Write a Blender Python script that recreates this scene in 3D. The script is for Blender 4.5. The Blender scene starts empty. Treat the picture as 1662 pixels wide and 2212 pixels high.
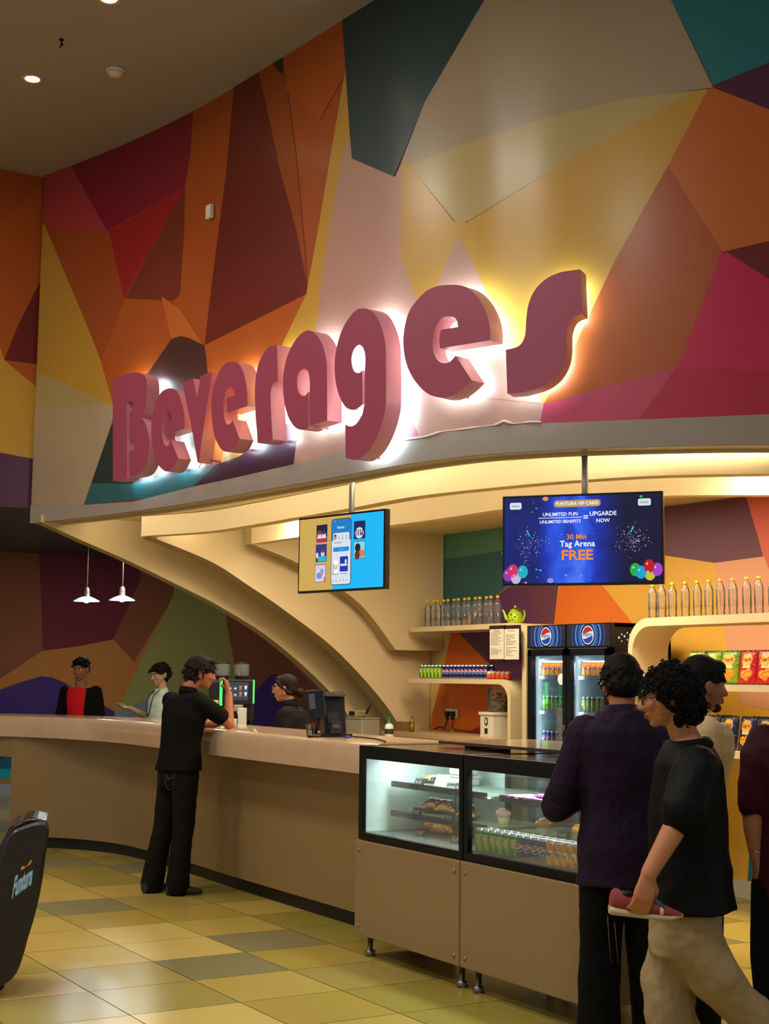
import bpy, bmesh, math, random
from mathutils import Vector, Matrix
random.seed(7)
SC = bpy.context.scene
COL = SC.collection
# ------------------------------------------------------------------ camera
FPX, IW, IH, CAMZ = 3070.0, 1662.0, 2212.0, 1.6
PITCH, ROLL, YAW = math.radians(6.63), math.radians(.63), math.radians(30.9)
_a = math.pi - YAW
FH = Vector((math.cos(_a), math.sin(_a), 0)); RH = Vector((FH.y, -FH.x, 0)); UP = Vector((0, 0, 1))
_fw = FH*math.cos(PITCH) + UP*math.sin(PITCH); _u = UP*math.cos(PITCH) - FH*math.sin(PITCH)
_r = RH*math.cos(ROLL) + _u*math.sin(ROLL); _uu = _u*math.cos(ROLL) - RH*math.sin(ROLL)
O = Vector((0, 0, CAMZ))
cd = bpy.data.cameras.new('camera'); cam = bpy.data.objects.new('camera', cd); COL.objects.link(cam)
cam.matrix_world = Matrix(((_r.x, _uu.x, -_fw.x, O.x), (_r.y, _uu.y, -_fw.y, O.y), (_r.z, _uu.z, -_fw.z, O.z), (0, 0, 0, 1)))
cd.sensor_fit = 'VERTICAL'; cd.sensor_height = 24; cd.lens = 24*FPX/IH; cd.clip_start = .1; cd.clip_end = 100
SC.camera = cam
def ray(px, py): return _r*((px-IW/2)/FPX) + _uu*((IH/2-py)/FPX) + _fw
def atz(px, py, z): d = ray(px, py); return O + d*((z-CAMZ)/d.z)
def atx(px, py, x): d = ray(px, py); return O + d*(x/d.x)
def aty(px, py, y): d = ray(px, py); return O + d*(y/d.y)
def gp(px, D):
    d = ray(px, 1463); p = O + d*(D/d.dot(FH)); return Vector((p.x, p.y, 0))
def onpl(px, py, P, n):
    d = ray(px, py); return O + d*((P-O).dot(n)/d.dot(n))
# ------------------------------------------------------------------ world, exposure, big lights
w = bpy.data.worlds.new('world'); SC.world = w; w.use_nodes = True
w.node_tree.nodes['Background'].inputs[0].default_value = (1, .95, .90, 1)
w.node_tree.nodes['Background'].inputs[1].default_value = .36
SC.view_settings.view_transform = 'Standard'; SC.view_settings.look = 'None'
SC.view_settings.exposure = 0.0; SC.view_settings.gamma = 1
cy = SC.cycles
cy.max_bounces = 6; cy.diffuse_bounces = 3; cy.glossy_bounces = 3; cy.transmission_bounces = 6; cy.transparent_max_bounces = 12
cy.caustics_reflective = False; cy.caustics_refractive = False; cy.sample_clamp_indirect = 3; cy.sample_clamp_direct = 0
cy.use_denoising = True; cy.use_adaptive_sampling = True; cy.adaptive_threshold = .06
def light(kind, loc, power, col, size=.3, to=None, **k):
    l = bpy.data.lights.new('lamp_light', kind); l.energy = power; l.color = col
    if kind == 'AREA':
        l.shape = 'RECTANGLE' if isinstance(size, tuple) else 'SQUARE'
        if isinstance(size, tuple): l.size, l.size_y = size
        else: l.size = size
    else: l.shadow_soft_size = size
    for a, b in k.items(): setattr(l, a, b)
    o = bpy.data.objects.new('lamp_light', l); COL.objects.link(o); o.location = loc
    if to is not None:
        o.rotation_euler = (Vector(to)-Vector(loc)).to_track_quat('-Z', 'Y').to_euler()
    return o
WARM = (1, .76, .48); COOL = (.72, .88, 1)
# area lights added for the hall's unseen ceiling lamps, over the kiosk walkway
for x, y, p in ((-9.5, 1.2, 85), (-6.0, 1.2, 100), (-2.5, 1.2, 110), (-12.5, -.5, 50), (-5.0, -2.2, 75), (-8.5, -2.2, 60)):
    light('AREA', (x, y, 6.1), p, (1, .91, .80), .9)
# unseen spot added to make the cool floor light pool near the massage chair
light('SPOT', (-8.6, 1.0, 5.9), 170, (.75, .88, 1), .05, to=(-7.35, 2.25, 0), spot_size=math.radians(17), spot_blend=.7)
# area lights added under the soffit for general kiosk light, no fittings there
for x, y, p in ((-10.6, 5.6, 36), (-9.3, 6.3, 42), (-7.8, 6.4, 44), (-6.2, 6.8, 44)):
    light('AREA', (x, y, 2.96), p, (1, .84, .60), .6)
# back room
light('AREA', (-16.0, 6.4, 3.15), 52, (1, .92, .78), .8)
# ------------------------------------------------------------------ materials
MC = {}
def hexc(c):
    if isinstance(c, str):
        c = [int(c[i:i+2], 16)/255 for i in (0, 2, 4)]
        return tuple((v/12.92 if v <= .04045 else ((v+.055)/1.055)**2.4) for v in c)
    return tuple(c)
def mat(name, col, rough=.5, metal=0, noise=.06, nscale=6, bump=0, spec=.5, emit=None, es=0, trans=0, ior=1.45, coat=0, alpha=1, crough=.05):
    if name in MC: return MC[name]
    m = bpy.data.materials.new(name); m.use_nodes = True; nt = m.node_tree; b = nt.nodes['Principled BSDF']
    c = hexc(col)
    b.inputs['Base Color'].default_value = (*c, 1); b.inputs['Roughness'].default_value = rough; b.inputs['Metallic'].default_value = metal
    b.inputs['Specular IOR Level'].default_value = spec; b.inputs['IOR'].default_value = ior
    b.inputs['Transmission Weight'].default_value = trans; b.inputs['Coat Weight'].default_value = coat; b.inputs['Alpha'].default_value = alpha; b.inputs['Coat Roughness'].default_value = crough
    if emit is not None:
        b.inputs['Emission Color'].default_value = (*hexc(emit), 1); b.inputs['Emission Strength'].default_value = es
    if noise or bump:
        tc = nt.nodes.new('ShaderNodeTexCoord'); nz = nt.nodes.new('ShaderNodeTexNoise'); nz.inputs['Scale'].default_value = nscale; nz.inputs['Detail'].default_value = 3
        nt.links.new(tc.outputs['Object'], nz.inputs['Vector'])
        if noise:
            mr = nt.nodes.new('ShaderNodeMapRange'); mr.inputs['To Min'].default_value = 1-noise; mr.inputs['To Max'].default_value = 1+noise
            mx = nt.nodes.new('ShaderNodeMix'); mx.data_type = 'RGBA'; mx.blend_type = 'MULTIPLY'; mx.inputs[0].default_value = 1
            mx.inputs[6].default_value = (*c, 1)
            nt.links.new(nz.outputs['Fac'], mr.inputs['Value']); nt.links.new(mr.outputs[0], mx.inputs[7]); nt.links.new(mx.outputs[2], b.inputs['Base Color'])
        if bump:
            bp = nt.nodes.new('ShaderNodeBump'); bp.inputs['Strength'].default_value = bump; bp.inputs['Distance'].default_value = .02
            nt.links.new(nz.outputs['Fac'], bp.inputs['Height']); nt.links.new(bp.outputs[0], b.inputs['Normal'])
    MC[name] = m; return m
def emi(name, col, s=1):
    if name in MC: return MC[name]
    m = bpy.data.materials.new(name); m.use_nodes = True; nt = m.node_tree; b = nt.nodes['Principled BSDF']
    b.inputs['Base Color'].default_value = (.01, .01, .01, 1); b.inputs['Roughness'].default_value = .4; b.inputs['Specular IOR Level'].default_value = .2
    b.inputs['Emission Color'].default_value = (*hexc(col), 1); b.inputs['Emission Strength'].default_value = s
    MC[name] = m; return m
def glassm(name, tint=(1, 1, 1), refl=1.0, rough=.02):
    if name in MC: return MC[name]
    m = bpy.data.materials.new(name); m.use_nodes = True; nt = m.node_tree; nt.nodes.clear()
    o = nt.nodes.new('ShaderNodeOutputMaterial'); t = nt.nodes.new('ShaderNodeBsdfTransparent'); g = nt.nodes.new('ShaderNodeBsdfGlossy')
    mx = nt.nodes.new('ShaderNodeMixShader'); f = nt.nodes.new('ShaderNodeFresnel'); f.inputs[0].default_value = 1.45
    t.inputs[0].default_value = (*tint, 1); g.inputs['Roughness'].default_value = rough
    mu = nt.nodes.new('ShaderNodeMath'); mu.operation = 'MULTIPLY'; mu.inputs[1].default_value = refl
    nt.links.new(f.outputs[0], mu.inputs[0]); nt.links.new(mu.outputs[0], mx.inputs[0]); nt.links.new(t.outputs[0], mx.inputs[1]); nt.links.new(g.outputs[0], mx.inputs[2]); nt.links.new(mx.outputs[0], o.inputs[0])
    MC[name] = m; return m
# ------------------------------------------------------------------ mesh helpers
class MB:
    """collects shapes, builds one mesh object; M maps local to world"""
    def __init__(s): s.v = []; s.f = []; s.m = []; s.mats = []; s.sm = []
    def mi(s, m):
        if m not in s.mats: s.mats.append(m)
        return s.mats.index(m)
    def add(s, vs, fs, m, smooth=False):
        o = len(s.v); s.v += [Vector(v) for v in vs]; k = s.mi(m)
        for f in fs: s.f.append([o+i for i in f]); s.m.append(k); s.sm.append(smooth)
        return s
    def box(s, a, b, m, bev=0):
        x0, x1 = sorted((a[0], b[0])); y0, y1 = sorted((a[1], b[1])); z0, z1 = sorted((a[2], b[2]))
        if bev and min(x1-x0, y1-y0, z1-z0) > 2.2*bev:
            bm = bmesh.new(); bmesh.ops.create_cube(bm, size=1)
            for v in bm.verts: v.co = Vector(((x0+x1)/2+v.co.x*(x1-x0), (y0+y1)/2+v.co.y*(y1-y0), (z0+z1)/2+v.co.z*(z1-z0)))
            bmesh.ops.bevel(bm, geom=bm.edges[:], offset=bev, segments=2, affect='EDGES', profile=.5)
            return s.bm(bm, m)
        vs = [(x, y, z) for z in (z0, z1) for y in (y0, y1) for x in (x0, x1)]
        return s.add(vs, [(0, 2, 3, 1), (4, 5, 7, 6), (0, 1, 5, 4), (2, 6, 7, 3), (0, 4, 6, 2), (1, 3, 7, 5)], m)
    def bm(s, bm, m, smooth=False):
        bm.verts.ensure_lookup_table(); bm.verts.index_update()
        s.add([v.co.copy() for v in bm.verts], [[v.index for v in f.verts] for f in bm.faces], m, smooth); bm.free(); return s
    def lathe(s, prof, c, m, n=24, axis=(0, 0, 1), mf=None, cap=True, smooth=True):
        c = Vector(c); q = Vector((0, 0, 1)).rotation_difference(Vector(axis))
        o = len(s.v)
        for r, z in prof:
            for k in range(n):
                a = 2*math.pi*k/n; s.v.append(c + q @ Vector((r*math.cos(a), r*math.sin(a), z)))
        for i in range(len(prof)-1):
            for k in range(n):
                k2 = (k+1) % n; s.f.append([o+i*n+k, o+i*n+k2, o+(i+1)*n+k2, o+(i+1)*n+k])
                mm = mf(2*math.pi*(k+.5)/n, (prof[i][1]+prof[i+1][1])/2) if mf else m
                s.m.append(s.mi(mm or m)); s.sm.append(smooth)
        if cap:
            for i, rev in ((0, 1), (len(prof)-1, 0)):
                if prof[i][0] > 1e-5:
                    f = [o+i*n+k for k in range(n)]; s.f.append(f[::-1] if rev else f); s.m.append(s.mi(m)); s.sm.append(False)
        return s
    def cyl(s, p0, p1, r, m, n=16, r2=None):
        p0 = Vector(p0); p1 = Vector(p1); d = p1-p0
        return s.lathe([(r, 0), (r if r2 is None else r2, d.length)], p0, m, n, d)
    def tube(s, pts, r, m, n=8):
        pts = [Vector(p) for p in pts]; o = len(s.v); up = Vector((0, 0, 1)); rs = r if isinstance(r, (list, tuple)) else [r]*len(pts)
        pv = None
        for i, p in enumerate(pts):
            t = (pts[min(i+1, len(pts)-1)]-pts[max(i-1, 0)]).normalized()
            if pv is None: a = t.orthogonal().normalized()
            else:
                a = (pv - t*pv.dot(t))
                a = a.normalized() if a.length > 1e-6 else t.orthogonal().normalized()
            pv = a; b = t.cross(a)
            for k in range(n):
                an = 2*math.pi*k/n; s.v.append(p + (a*math.cos(an)+b*math.sin(an))*rs[i])
        k0 = s.mi(m)
        for i in range(len(pts)-1):
            for k in range(n):
                k2 = (k+1) % n; s.f.append([o+i*n+k, o+i*n+k2, o+(i+1)*n+k2, o+(i+1)*n+k]); s.m.append(k0); s.sm.append(True)
        s.f.append([o+k for k in range(n)][::-1]); s.m.append(k0); s.sm.append(False)
        s.f.append([o+(len(pts)-1)*n+k for k in range(n)]); s.m.append(k0); s.sm.append(False)
        return s
    def ell(s, c, r, m, rot=None, n=16):
        c = Vector(c); h = n//2; vs = []; fs = []
        R = rot if rot is not None else Matrix.Identity(3)
        for i in range(1, h):
            t = math.pi*i/h
            for k in range(n):
                a = 2*math.pi*k/n; vs.append(c + R @ Vector((r[0]*math.sin(t)*math.cos(a), r[1]*math.sin(t)*math.sin(a), r[2]*math.cos(t))))
        vs.append(c + R @ Vector((0, 0, r[2]))); vs.append(c + R @ Vector((0, 0, -r[2])))
        T, B = len(vs)-2, len(vs)-1
        for i in range(h-2):
            for k in range(n): k2 = (k+1) % n; fs.append((i*n+k, (i+1)*n+k, (i+1)*n+k2, i*n+k2))
        for k in range(n): k2 = (k+1) % n; fs.append((T, k, k2)); fs.append((B, (h-2)*n+k2, (h-2)*n+k))
        return s.add(vs, fs, m, True)
    def loft(s, rings, m, n=20, mf=None):
        """rings: (centre, rx, ry, xaxis, yaxis) closed solid"""
        o = len(s.v)
        for c, rx, ry, ax, ay in rings:
            for k in range(n):
                a = 2*math.pi*k/n; s.v.append(Vector(c)+Vector(ax)*(rx*math.cos(a))+Vector(ay)*(ry*math.sin(a)))
        for i in range(len(rings)-1):
            for k in range(n):
                k2 = (k+1) % n; s.f.append([o+i*n+k, o+i*n+k2, o+(i+1)*n+k2, o+(i+1)*n+k]); s.m.append(s.mi(m)); s.sm.append(True)
        s.f.append([o+k for k in range(n)][::-1]); s.m.append(s.mi(m)); s.sm.append(False)
        s.f.append([o+(len(rings)-1)*n+k for k in range(n)]); s.m.append(s.mi(m)); s.sm.append(False)
        return s
    def prism(s, poly, axis, a0, a1, m, mside=None):
        """2D polygon (u,v) extruded along an axis name 'x','y','z' from a0 to a1"""
        def P(u, v, a): return {'x': (a, u, v), 'y': (u, a, v), 'z': (u, v, a)}[axis]
        n = len(poly); o = len(s.v)
        for a in (a0, a1):
            for u, v in poly: s.v.append(Vector(P(u, v, a)))
        k = s.mi(m); k2 = s.mi(mside or m)
        s.f.append([o+i for i in range(n)][::-1]); s.m.append(k); s.sm.append(False)
        s.f.append([o+n+i for i in range(n)]); s.m.append(k); s.sm.append(False)
        for i in range(n):
            j = (i+1) % n; s.f.append([o+i, o+j, o+n+j, o+n+i]); s.m.append(k2); s.sm.append(False)
        return s
    def xf(s, M):
        s.v = [M @ v for v in s.v]; return s
    def join(s, other, M=None):
        o = len(s.v); s.v += [(M @ v) if M else v.copy() for v in other.v]
        for f, k, sm in zip(other.f, other.m, other.sm): s.f.append([o+i for i in f]); s.m.append(s.mi(other.mats[k])); s.sm.append(sm)
        return s
    def mesh(s, name):
        keep = getattr(s, 'keep', False)
        me = bpy.data.meshes.new(name); me.from_pydata([tuple(v) for v in s.v], [], s.f)
        for m in s.mats: me.materials.append(m)
        me.polygons.foreach_set('material_index', s.m); me.polygons.foreach_set('use_smooth', s.sm)
        if not keep:
            bm = bmesh.new(); bm.from_mesh(me)
            bmesh.ops.recalc_face_normals(bm, faces=bm.faces); bm.to_mesh(me); bm.free()
        me.update(); return me
    def build(s, name, parent=None):
        o = bpy.data.objects.new(name, s.mesh(name)); COL.objects.link(o)
        if parent is not None: o.parent = parent
        return o
def tag(o, label, cat, group=None, kind=None):
    if label: o['label'] = label
    if cat: o['category'] = cat
    if group: o['group'] = group
    if kind: o['kind'] = kind
    return o
def struct(o): o['kind'] = 'structure'; return o
def thing(name, label, cat, loc=(0, 0, 0), rz=0, group=None):
    o = bpy.data.objects.new(name, None); COL.objects.link(o); o.location = loc; o.rotation_euler = (0, 0, rz); o.empty_display_size = .1
    return tag(o, label, cat, group)
def dup(root, loc=None, rz=None, label=None, group=None, parent=None):
    r = root.copy(); COL.objects.link(r)
    if parent is not None: r.parent = parent
    if loc is not None: r.location = loc
    if rz is not None: r.rotation_euler = (0, 0, rz)
    if label: r['label'] = label
    if group: r['group'] = group
    for ch in [c for c in bpy.data.objects if c.parent == root]:
        dup(ch, parent=r)
    return r
def crom(P, n=6, closed=False):
    P = [Vector(p) for p in P]; N = len(P); out = []
    for i in range(N if closed else N-1):
        g = (lambda j: P[j % N]) if closed else (lambda j: P[max(0, min(N-1, j))])
        p0, p1, p2, p3 = g(i-1), g(i), g(i+1), g(i+2)
        for k in range(n):
            t = k/n; out.append(.5*((2*p1)+(-p0+p2)*t+(2*p0-5*p1+4*p2-p3)*t*t+(-p0+3*p1-3*p2+p3)*t**3))
    if not closed: out.append(P[-1])
    return out
def smoothpoly(P, n=4, ang=38):
    """smooth a closed outline but keep the corners sharper than ang"""
    P = [Vector(p) for p in P]; N = len(P); T = []
    for i in range(N):
        a = P[i]-P[i-1]; b = P[(i+1) % N]-P[i]
        cn = a.length < 1e-6 or b.length < 1e-6 or a.angle(b) > math.radians(ang)
        T.append(None if cn else (P[(i+1) % N]-P[i-1])/2)
    out = []
    for i in range(N):
        p1, p2 = P[i], P[(i+1) % N]; L = (p2-p1)
        t1 = T[i] if T[i] is not None else L; t2 = T[(i+1) % N] if T[(i+1) % N] is not None else L
        t1 = t1.normalized()*L.length if t1.length else L; t2 = t2.normalized()*L.length if t2.length else L
        for k in range(n):
            t = k/n; out.append(p1*(2*t**3-3*t*t+1)+t1*(t**3-2*t*t+t)+p2*(-2*t**3+3*t*t)+t2*(t**3-t*t))
    return out
_tc = {}
def textmesh(txt, bold=0.0):
    """flat text, unit size, centred: list of 2D verts and faces"""
    key = (txt, bold)
    if key in _tc: return _tc[key]
    c = bpy.data.curves.new('t', 'FONT'); c.body = txt; c.size = 1; c.align_x = 'CENTER'; c.align_y = 'CENTER'; c.resolution_u = 2; c.offset = bold
    o = bpy.data.objects.new('t', c); COL.objects.link(o)
    dg = bpy.context.evaluated_depsgraph_get(); dg.update(); me = o.evaluated_get(dg).to_mesh()
    r = ([(v.co.x, v.co.y) for v in me.vertices], [list(p.vertices) for p in me.polygons])
    o.evaluated_get(dg).to_mesh_clear(); bpy.data.objects.remove(o); bpy.data.curves.remove(c)
    xs = [p[0] for p in r[0]] or [0]; ys = [p[1] for p in r[0]] or [0]
    cx, cy_ = (max(xs)+min(xs))/2, (max(ys)+min(ys))/2
    r = ([(x-cx, y-cy_) for x, y in r[0]], r[1], max(xs)-min(xs), max(ys)-min(ys)); _tc[key] = r; return r
def addtext(mb, txt, m, P, width=None, height=None, bold=0.0, italic=0):
    """P(u,v)->point ; text scaled to width (or height), centred on u=v=0"""
    vs, fs, w_, h_ = textmesh(txt, bold)
    s = (width/w_) if width else (height/h_); sy = (height/h_) if height else s
    if height and not width: s = sy
    mb.add([P(x*s+italic*y*sy, y*sy) for x, y in vs], fs, m)
def fuse(mb, name, voxel=.006, smooth=6, parent=None, mf=None, disp=None):
    """merge overlapping closed shapes into one continuous surface"""
    o = bpy.data.objects.new('tmp', mb.mesh('tmp')); COL.objects.link(o)
    md = o.modifiers.new('r', 'REMESH'); md.mode = 'VOXEL'; md.voxel_size = voxel; md.use_smooth_shade = True
    ms = o.modifiers.new('s', 'SMOOTH'); ms.factor = .5; ms.iterations = smooth
    if disp:
        tx = bpy.data.textures.new('clouds', 'CLOUDS'); tx.noise_scale = disp[1]; tx.noise_depth = 2
        dm = o.modifiers.new('d', 'DISPLACE'); dm.texture = tx; dm.strength = disp[0]; dm.mid_level = .5; dm.texture_coords = 'GLOBAL' if len(disp) < 3 else 'LOCAL'
    dg = bpy.context.evaluated_depsgraph_get(); dg.update()
    me = bpy.data.meshes.new_from_object(o.evaluated_get(dg)); me.name = name
    bpy.data.objects.remove(o)
    me.materials.clear()
    for m in mb.mats: me.materials.append(m)
    me.polygons.foreach_set('use_smooth', [True]*len(me.polygons))
    if mf: me.polygons.foreach_set('material_index', [mf(p.center) for p in me.polygons])
    else: me.polygons.foreach_set('material_index', [0]*len(me.polygons))
    q = bpy.data.objects.new(name, me); COL.objects.link(q)
    if parent is not None: q.parent = parent
    return q
# ------------------------------------------------------------------ painted colours
PAL = {'orange': 'a04c18', 'orange2': '944418', 'orangeb': 'b45f24', 'orangep': 'a8521a', 'brown': '6e2a1c', 'darkred': '641c16', 'maroon': '641828', 'crimson': 'a81c3c', 'crimsond': '7e1630',
       'red': '94181e', 'pinkred': 'a43840', 'yellow': 'bc9034', 'yellow2': 'ac842c', 'yellowc': 'b09a62', 'cream': '9c8c5c', 'greyb': 'a08e74', 'greyb2': '857660', 'tealk': '1f3c40', 'teal': '1f5a60', 'tealb': '247078',
       'black': '1d2426', 'umber': '7c4426', 'greenk': '12302e', 'purple': '4c2444', 'purplek': '38182e', 'brownk': '3c221e', 'pinkb': 'b48a7c', 'pinkl': 'b03c58', 'magenta': 'b41c4c', 'plum': '62354a', 'coral': 'cf5e50', 'peach': 'd99a76',
       'yk': 'dba63c', 'ork': 'd96c1c', 'purk': '5e2e60', 'tealg': '4c8a78', 'tealw': '2c6068', 'redk': '9c2a22', 'violet': '3a2068', 'olive': '8c8448', 'slate': '6a7a80', 'ochre': 'a86a2c', 'cyan': '0c98a8', 'navyteal': '0c5a70', 'band': '948a80', 'ply': 'd0b870'}
def paint(k, rough=.38): return mat('paint_'+k, PAL[k], rough=rough, noise=.05, nscale=2.5, bump=.03, coat=.2 if rough < .42 else 0, crough=.22)
CR = [Vector(p) for p in crom([(-12.55, 3.80, 0), (-11.5, 4.12, 0), (-10.4, 4.36, 0), (-9.3, 4.5, 0), (-8.2, 4.62, 0), (-7.6, 4.69, 0), (-7.08, 4.82, 0), (-6.75, 5.0, 0), (-6.47, 5.21, 0), (-6.1, 5.58, 0), (-5.76, 6.0, 0), (-5.4, 6.6, 0), (-5.2, 7.2, 0), (-5.1, 7.9, 0)], 8)]
CS = [0.0]
for a, b in zip(CR[:-1], CR[1:]): CS.append(CS[-1]+(b-a).length)
def curve_at(s):
    for i in range(len(CR)-1):
        if s <= CS[i+1] or i == len(CR)-2:
            t = (s-CS[i])/(CS[i+1]-CS[i]); return CR[i].lerp(CR[i+1], t), (CR[i+1]-CR[i]).normalized()
def hitc(px, py):
    d = ray(px, py); best = None
    for i in range(len(CR)-1):
        a, b = CR[i], CR[i+1]; e = b-a; den = d.x*(-e.y)+e.x*d.y
        if abs(den) < 1e-9: continue
        t = (a.x*(-e.y)+e.x*a.y)/den; s = (d.x*a.y-d.y*a.x)/den
        if t > 0 and (-1e-4 if i else -4.0) <= s <= 1+1e-4 and (best is None or t < best[0]): best = (t, CS[i]+s*(CS[i+1]-CS[i]))
    return None if best is None else (best[1], CAMZ+d.z*best[0])
def nrm(s):
    _, t = curve_at(s); return Vector((t.y, -t.x, 0))   # towards the walkway
class Wall:
    """painted wall: layers of flat polygons in (s, z) mapped on a surface"""
    def __init__(s, to_sz, P3, s0, s1, z0, z1, stations=()): s.to = to_sz; s.P3 = P3; s.b = (s0, s1, z0, z1); s.st = stations; s.mb = MB(); s.mb.keep = True; s.L = 0; s.nout = lambda c: Vector((-.5, -1, 0))
    def layer(s, pts, m):
        s.L += 1
        bm = bmesh.new(); vs = [bm.verts.new((p[0], p[1], 0)) for p in pts]
        try: bm.faces.new(vs)
        except ValueError: bm.free(); return
        s0, s1, z0, z1 = s.b
        for co, no in (((s0, 0, 0), (-1, 0, 0)), ((s1, 0, 0), (1, 0, 0)), ((0, z0, 0), (0, -1, 0)), ((0, z1, 0), (0, 1, 0))):
            bmesh.ops.bisect_plane(bm, geom=bm.verts[:]+bm.edges[:]+bm.faces[:], plane_co=co, plane_no=no, clear_outer=True, dist=1e-6)
        for q in s.st: bmesh.ops.bisect_plane(bm, geom=bm.verts[:]+bm.edges[:]+bm.faces[:], plane_co=(q, 0, 0), plane_no=(1, 0, 0), dist=1e-6)
        off = .00025*s.L
        a_, b_, c_ = s.P3((s0+s1)/2, 1, 0), s.P3((s0+s1)/2+.01, 1, 0), s.P3((s0+s1)/2, 1, .01)
        for v in bm.verts: v.co = s.P3(v.co.x, v.co.y, off)
        bm.normal_update()
        for f in bm.faces:
            sc_ = f.calc_center_median(); nn = s.nout(sc_)
            if f.normal.dot(nn) < 0: f.normal_flip()
        s.mb.bm(bm, m, False)
    def poly(s, px, m):
        pts = []; n = len(px)
        for i in range(n):
            a, b = px[i], px[(i+1) % n]; L = math.hypot(b[0]-a[0], b[1]-a[1]); k = max(1, int(L/25)) if s.st else 1
            for j in range(k):
                h = s.to(a[0]+(b[0]-a[0])*j/k, a[1]+(b[1]-a[1])*j/k)
                if h is not None: pts.append(h)
        if len(pts) > 2: s.layer(pts, m)
ZC, ZF = 6.18, 2.94
# ------------------------------------------------------------------ fascia with the mural
W1 = Wall(hitc, lambda s, z, o: curve_at(s)[0].to_3d()*1 + Vector((0, 0, z)) + nrm(s)*o, 0, CS[-1]-.01, ZF, ZC, CS[1:-1:1])
W1.nout = lambda c: Vector((-.35, -1, 0))
W1.layer([(0, ZF), (CS[-1], ZF), (CS[-1], ZC), (0, ZC)], paint('orange'))
for px, k in [
    ([(60, 300), (150, 300), (152, 356), (232, 500), (97, 487), (60, 487)], 'pinkred'),
    ([(150, 300), (152, 356), (232, 500), (400, 403), (412, 330), (420, 200)], 'crimsond'),
    ([(235, 500), (400, 403), (268, 644)], 'red'),
    ([(400, 403), (398, 500), (389, 635), (375, 650), (270, 644)], 'brown'),
    ([(97, 487), (232, 500), (268, 644), (240, 720), (217, 776), (187, 700)], 'orange2'),
    ([(60, 486), (97, 486), (187, 700), (217, 776), (246, 878), (84, 806), (60, 800)], 'yellow2'),
    ([(60, 795), (84, 805), (246, 877), (60, 880)], 'cream'),
    ([(60, 879), (246, 877), (243, 912), (181, 1092), (60, 1092)], 'greyb'),
    ([(243, 912), (198, 1043), (320, 1046), (320, 912)], 'greenk'),
    ([(198, 1043), (275, 1046), (467, 1004), (417, 1052), (379, 1071), (181, 1091)], 'teal'),
    ([(320, 807), (371, 732), (392, 726), (411, 731), (442, 746), (449, 805), (450, 960), (430, 1012), (275, 1046), (245, 1000), (245, 860)], 'brownk'),
    ([(450, 950), (530, 960), (520, 985), (467, 1004), (445, 1008)], 'orange'),
    ([(489, 950), (600, 900), (612, 930), (520, 985), (478, 1002)], 'yellow2'),
    ([(467, 1005), (520, 985), (590, 920), (648, 900), (646, 930), (636, 1002), (417, 1052)], 'purplek'),
    ([(512, 120), (550, 120), (575, 220), (607, 370), (642, 500), (663, 605), (663, 636), (443, 746), (460, 600), (490, 370)], 'darkred'),
    ([(550, 120), (600, 100), (622, 195), (640, 330), (662, 560), (663, 605), (642, 500), (607, 370), (575, 220)], 'orange2'),
    ([(613, 60), (740, -20), (750, 155), (690, 262), (619, 195)], 'orangep'),
    ([(575, 120), (613, 80), (611, 163)], 'black'),
    ([(443, 746), (663, 636), (612, 742), (560, 790), (470, 800)], 'orangep'),
    ([(350, 640), (392, 670), (440, 745), (411, 731), (392, 726), (371, 732)], 'orangeb'),
    ([(748, 150), (757, 285), (740, 340), (720, 450), (700, 575), (685, 700), (675, 800), (610, 900), (575, 830), (612, 742), (663, 636), (690, 490), (720, 310)], 'yellow'),
    ([(757, 285), (762, 343), (855, 382), (871, 350), (868, 555), (903, 650), (960, 760), (1060, 850), (1190, 850), (1168, 915), (1000, 926), (850, 952), (636, 1003), (646, 925), (590, 905), (675, 800), (685, 700), (700, 575), (720, 450), (740, 340)], 'pinkb'),
    ([(876, 868), (906, 940), (850, 953), (820, 960), (845, 880)], 'pinkl'),
    ([(730, -20), (1060, -20), (920, 220), (857, 372), (853, 382), (762, 343), (748, 150), (738, 0)], 'tealk'),
    ([(1060, -20), (1440, -20), (1541, 190), (1450, 202), (1336, 217), (1181, 255), (1031, 302), (886, 357), (868, 352), (920, 220)], 'greyb'),
    ([(870, 353), (886, 357), (983, 479), (1010, 481), (1256, 330), (1506, 196), (1530, 193), (1444, 360), (1331, 560), (1246, 740), (1176, 873), (1110, 860), (1104, 750), (903, 650), (868, 555)], 'yellow'),
    ([(886, 357), (1031, 302), (1181, 255), (1336, 217), (1450, 202), (1506, 196), (1256, 330), (1015, 477), (1000, 483), (985, 479)], 'yellowc'),
    ([(992, 511), (976, 545), (940, 630), (890, 770), (960, 850), (1176, 873), (1125, 800), (1104, 750), (1046, 615), (1008, 540)], 'pinkb'),
    ([(1541, 191), (1720, 258), (1720, 508), (1561, 545), (1444, 358), (1530, 193)], 'orangeb'),
    ([(1444, 358), (1561, 545), (1545, 610), (1462, 795), (1176, 874), (1246, 740), (1331, 560)], 'orange'),
    ([(1440, -20), (1720, -20), (1720, 112), (1541, 186)], 'tealb'),
    ([(1541, 188), (1720, 112), (1720, 262)], 'purple'),
    ([(1561, 545), (1720, 508), (1720, 640)], 'darkred'),
    ([(1559, 548), (1572, 547), (1720, 640), (1720, 812), (1460, 795), (1486, 738)], 'magenta'),
    ([(1176, 874), (1460, 795), (1382, 907), (1168, 916)], 'pinkl'),
    ([(1460, 795), (1720, 806), (1720, 905), (1382, 907)], 'crimson'),
    ([(55, 1091), (181, 1091), (290, 1084), (417, 1052), (520, 1030), (636, 1003), (740, 977), (850, 951), (1000, 926), (1168, 915), (1400, 906), (1720, 893), (1720, 1100), (1200, 1100), (700, 1150), (55, 1200)], 'band'),
]: W1.poly(px, paint(k))
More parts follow.
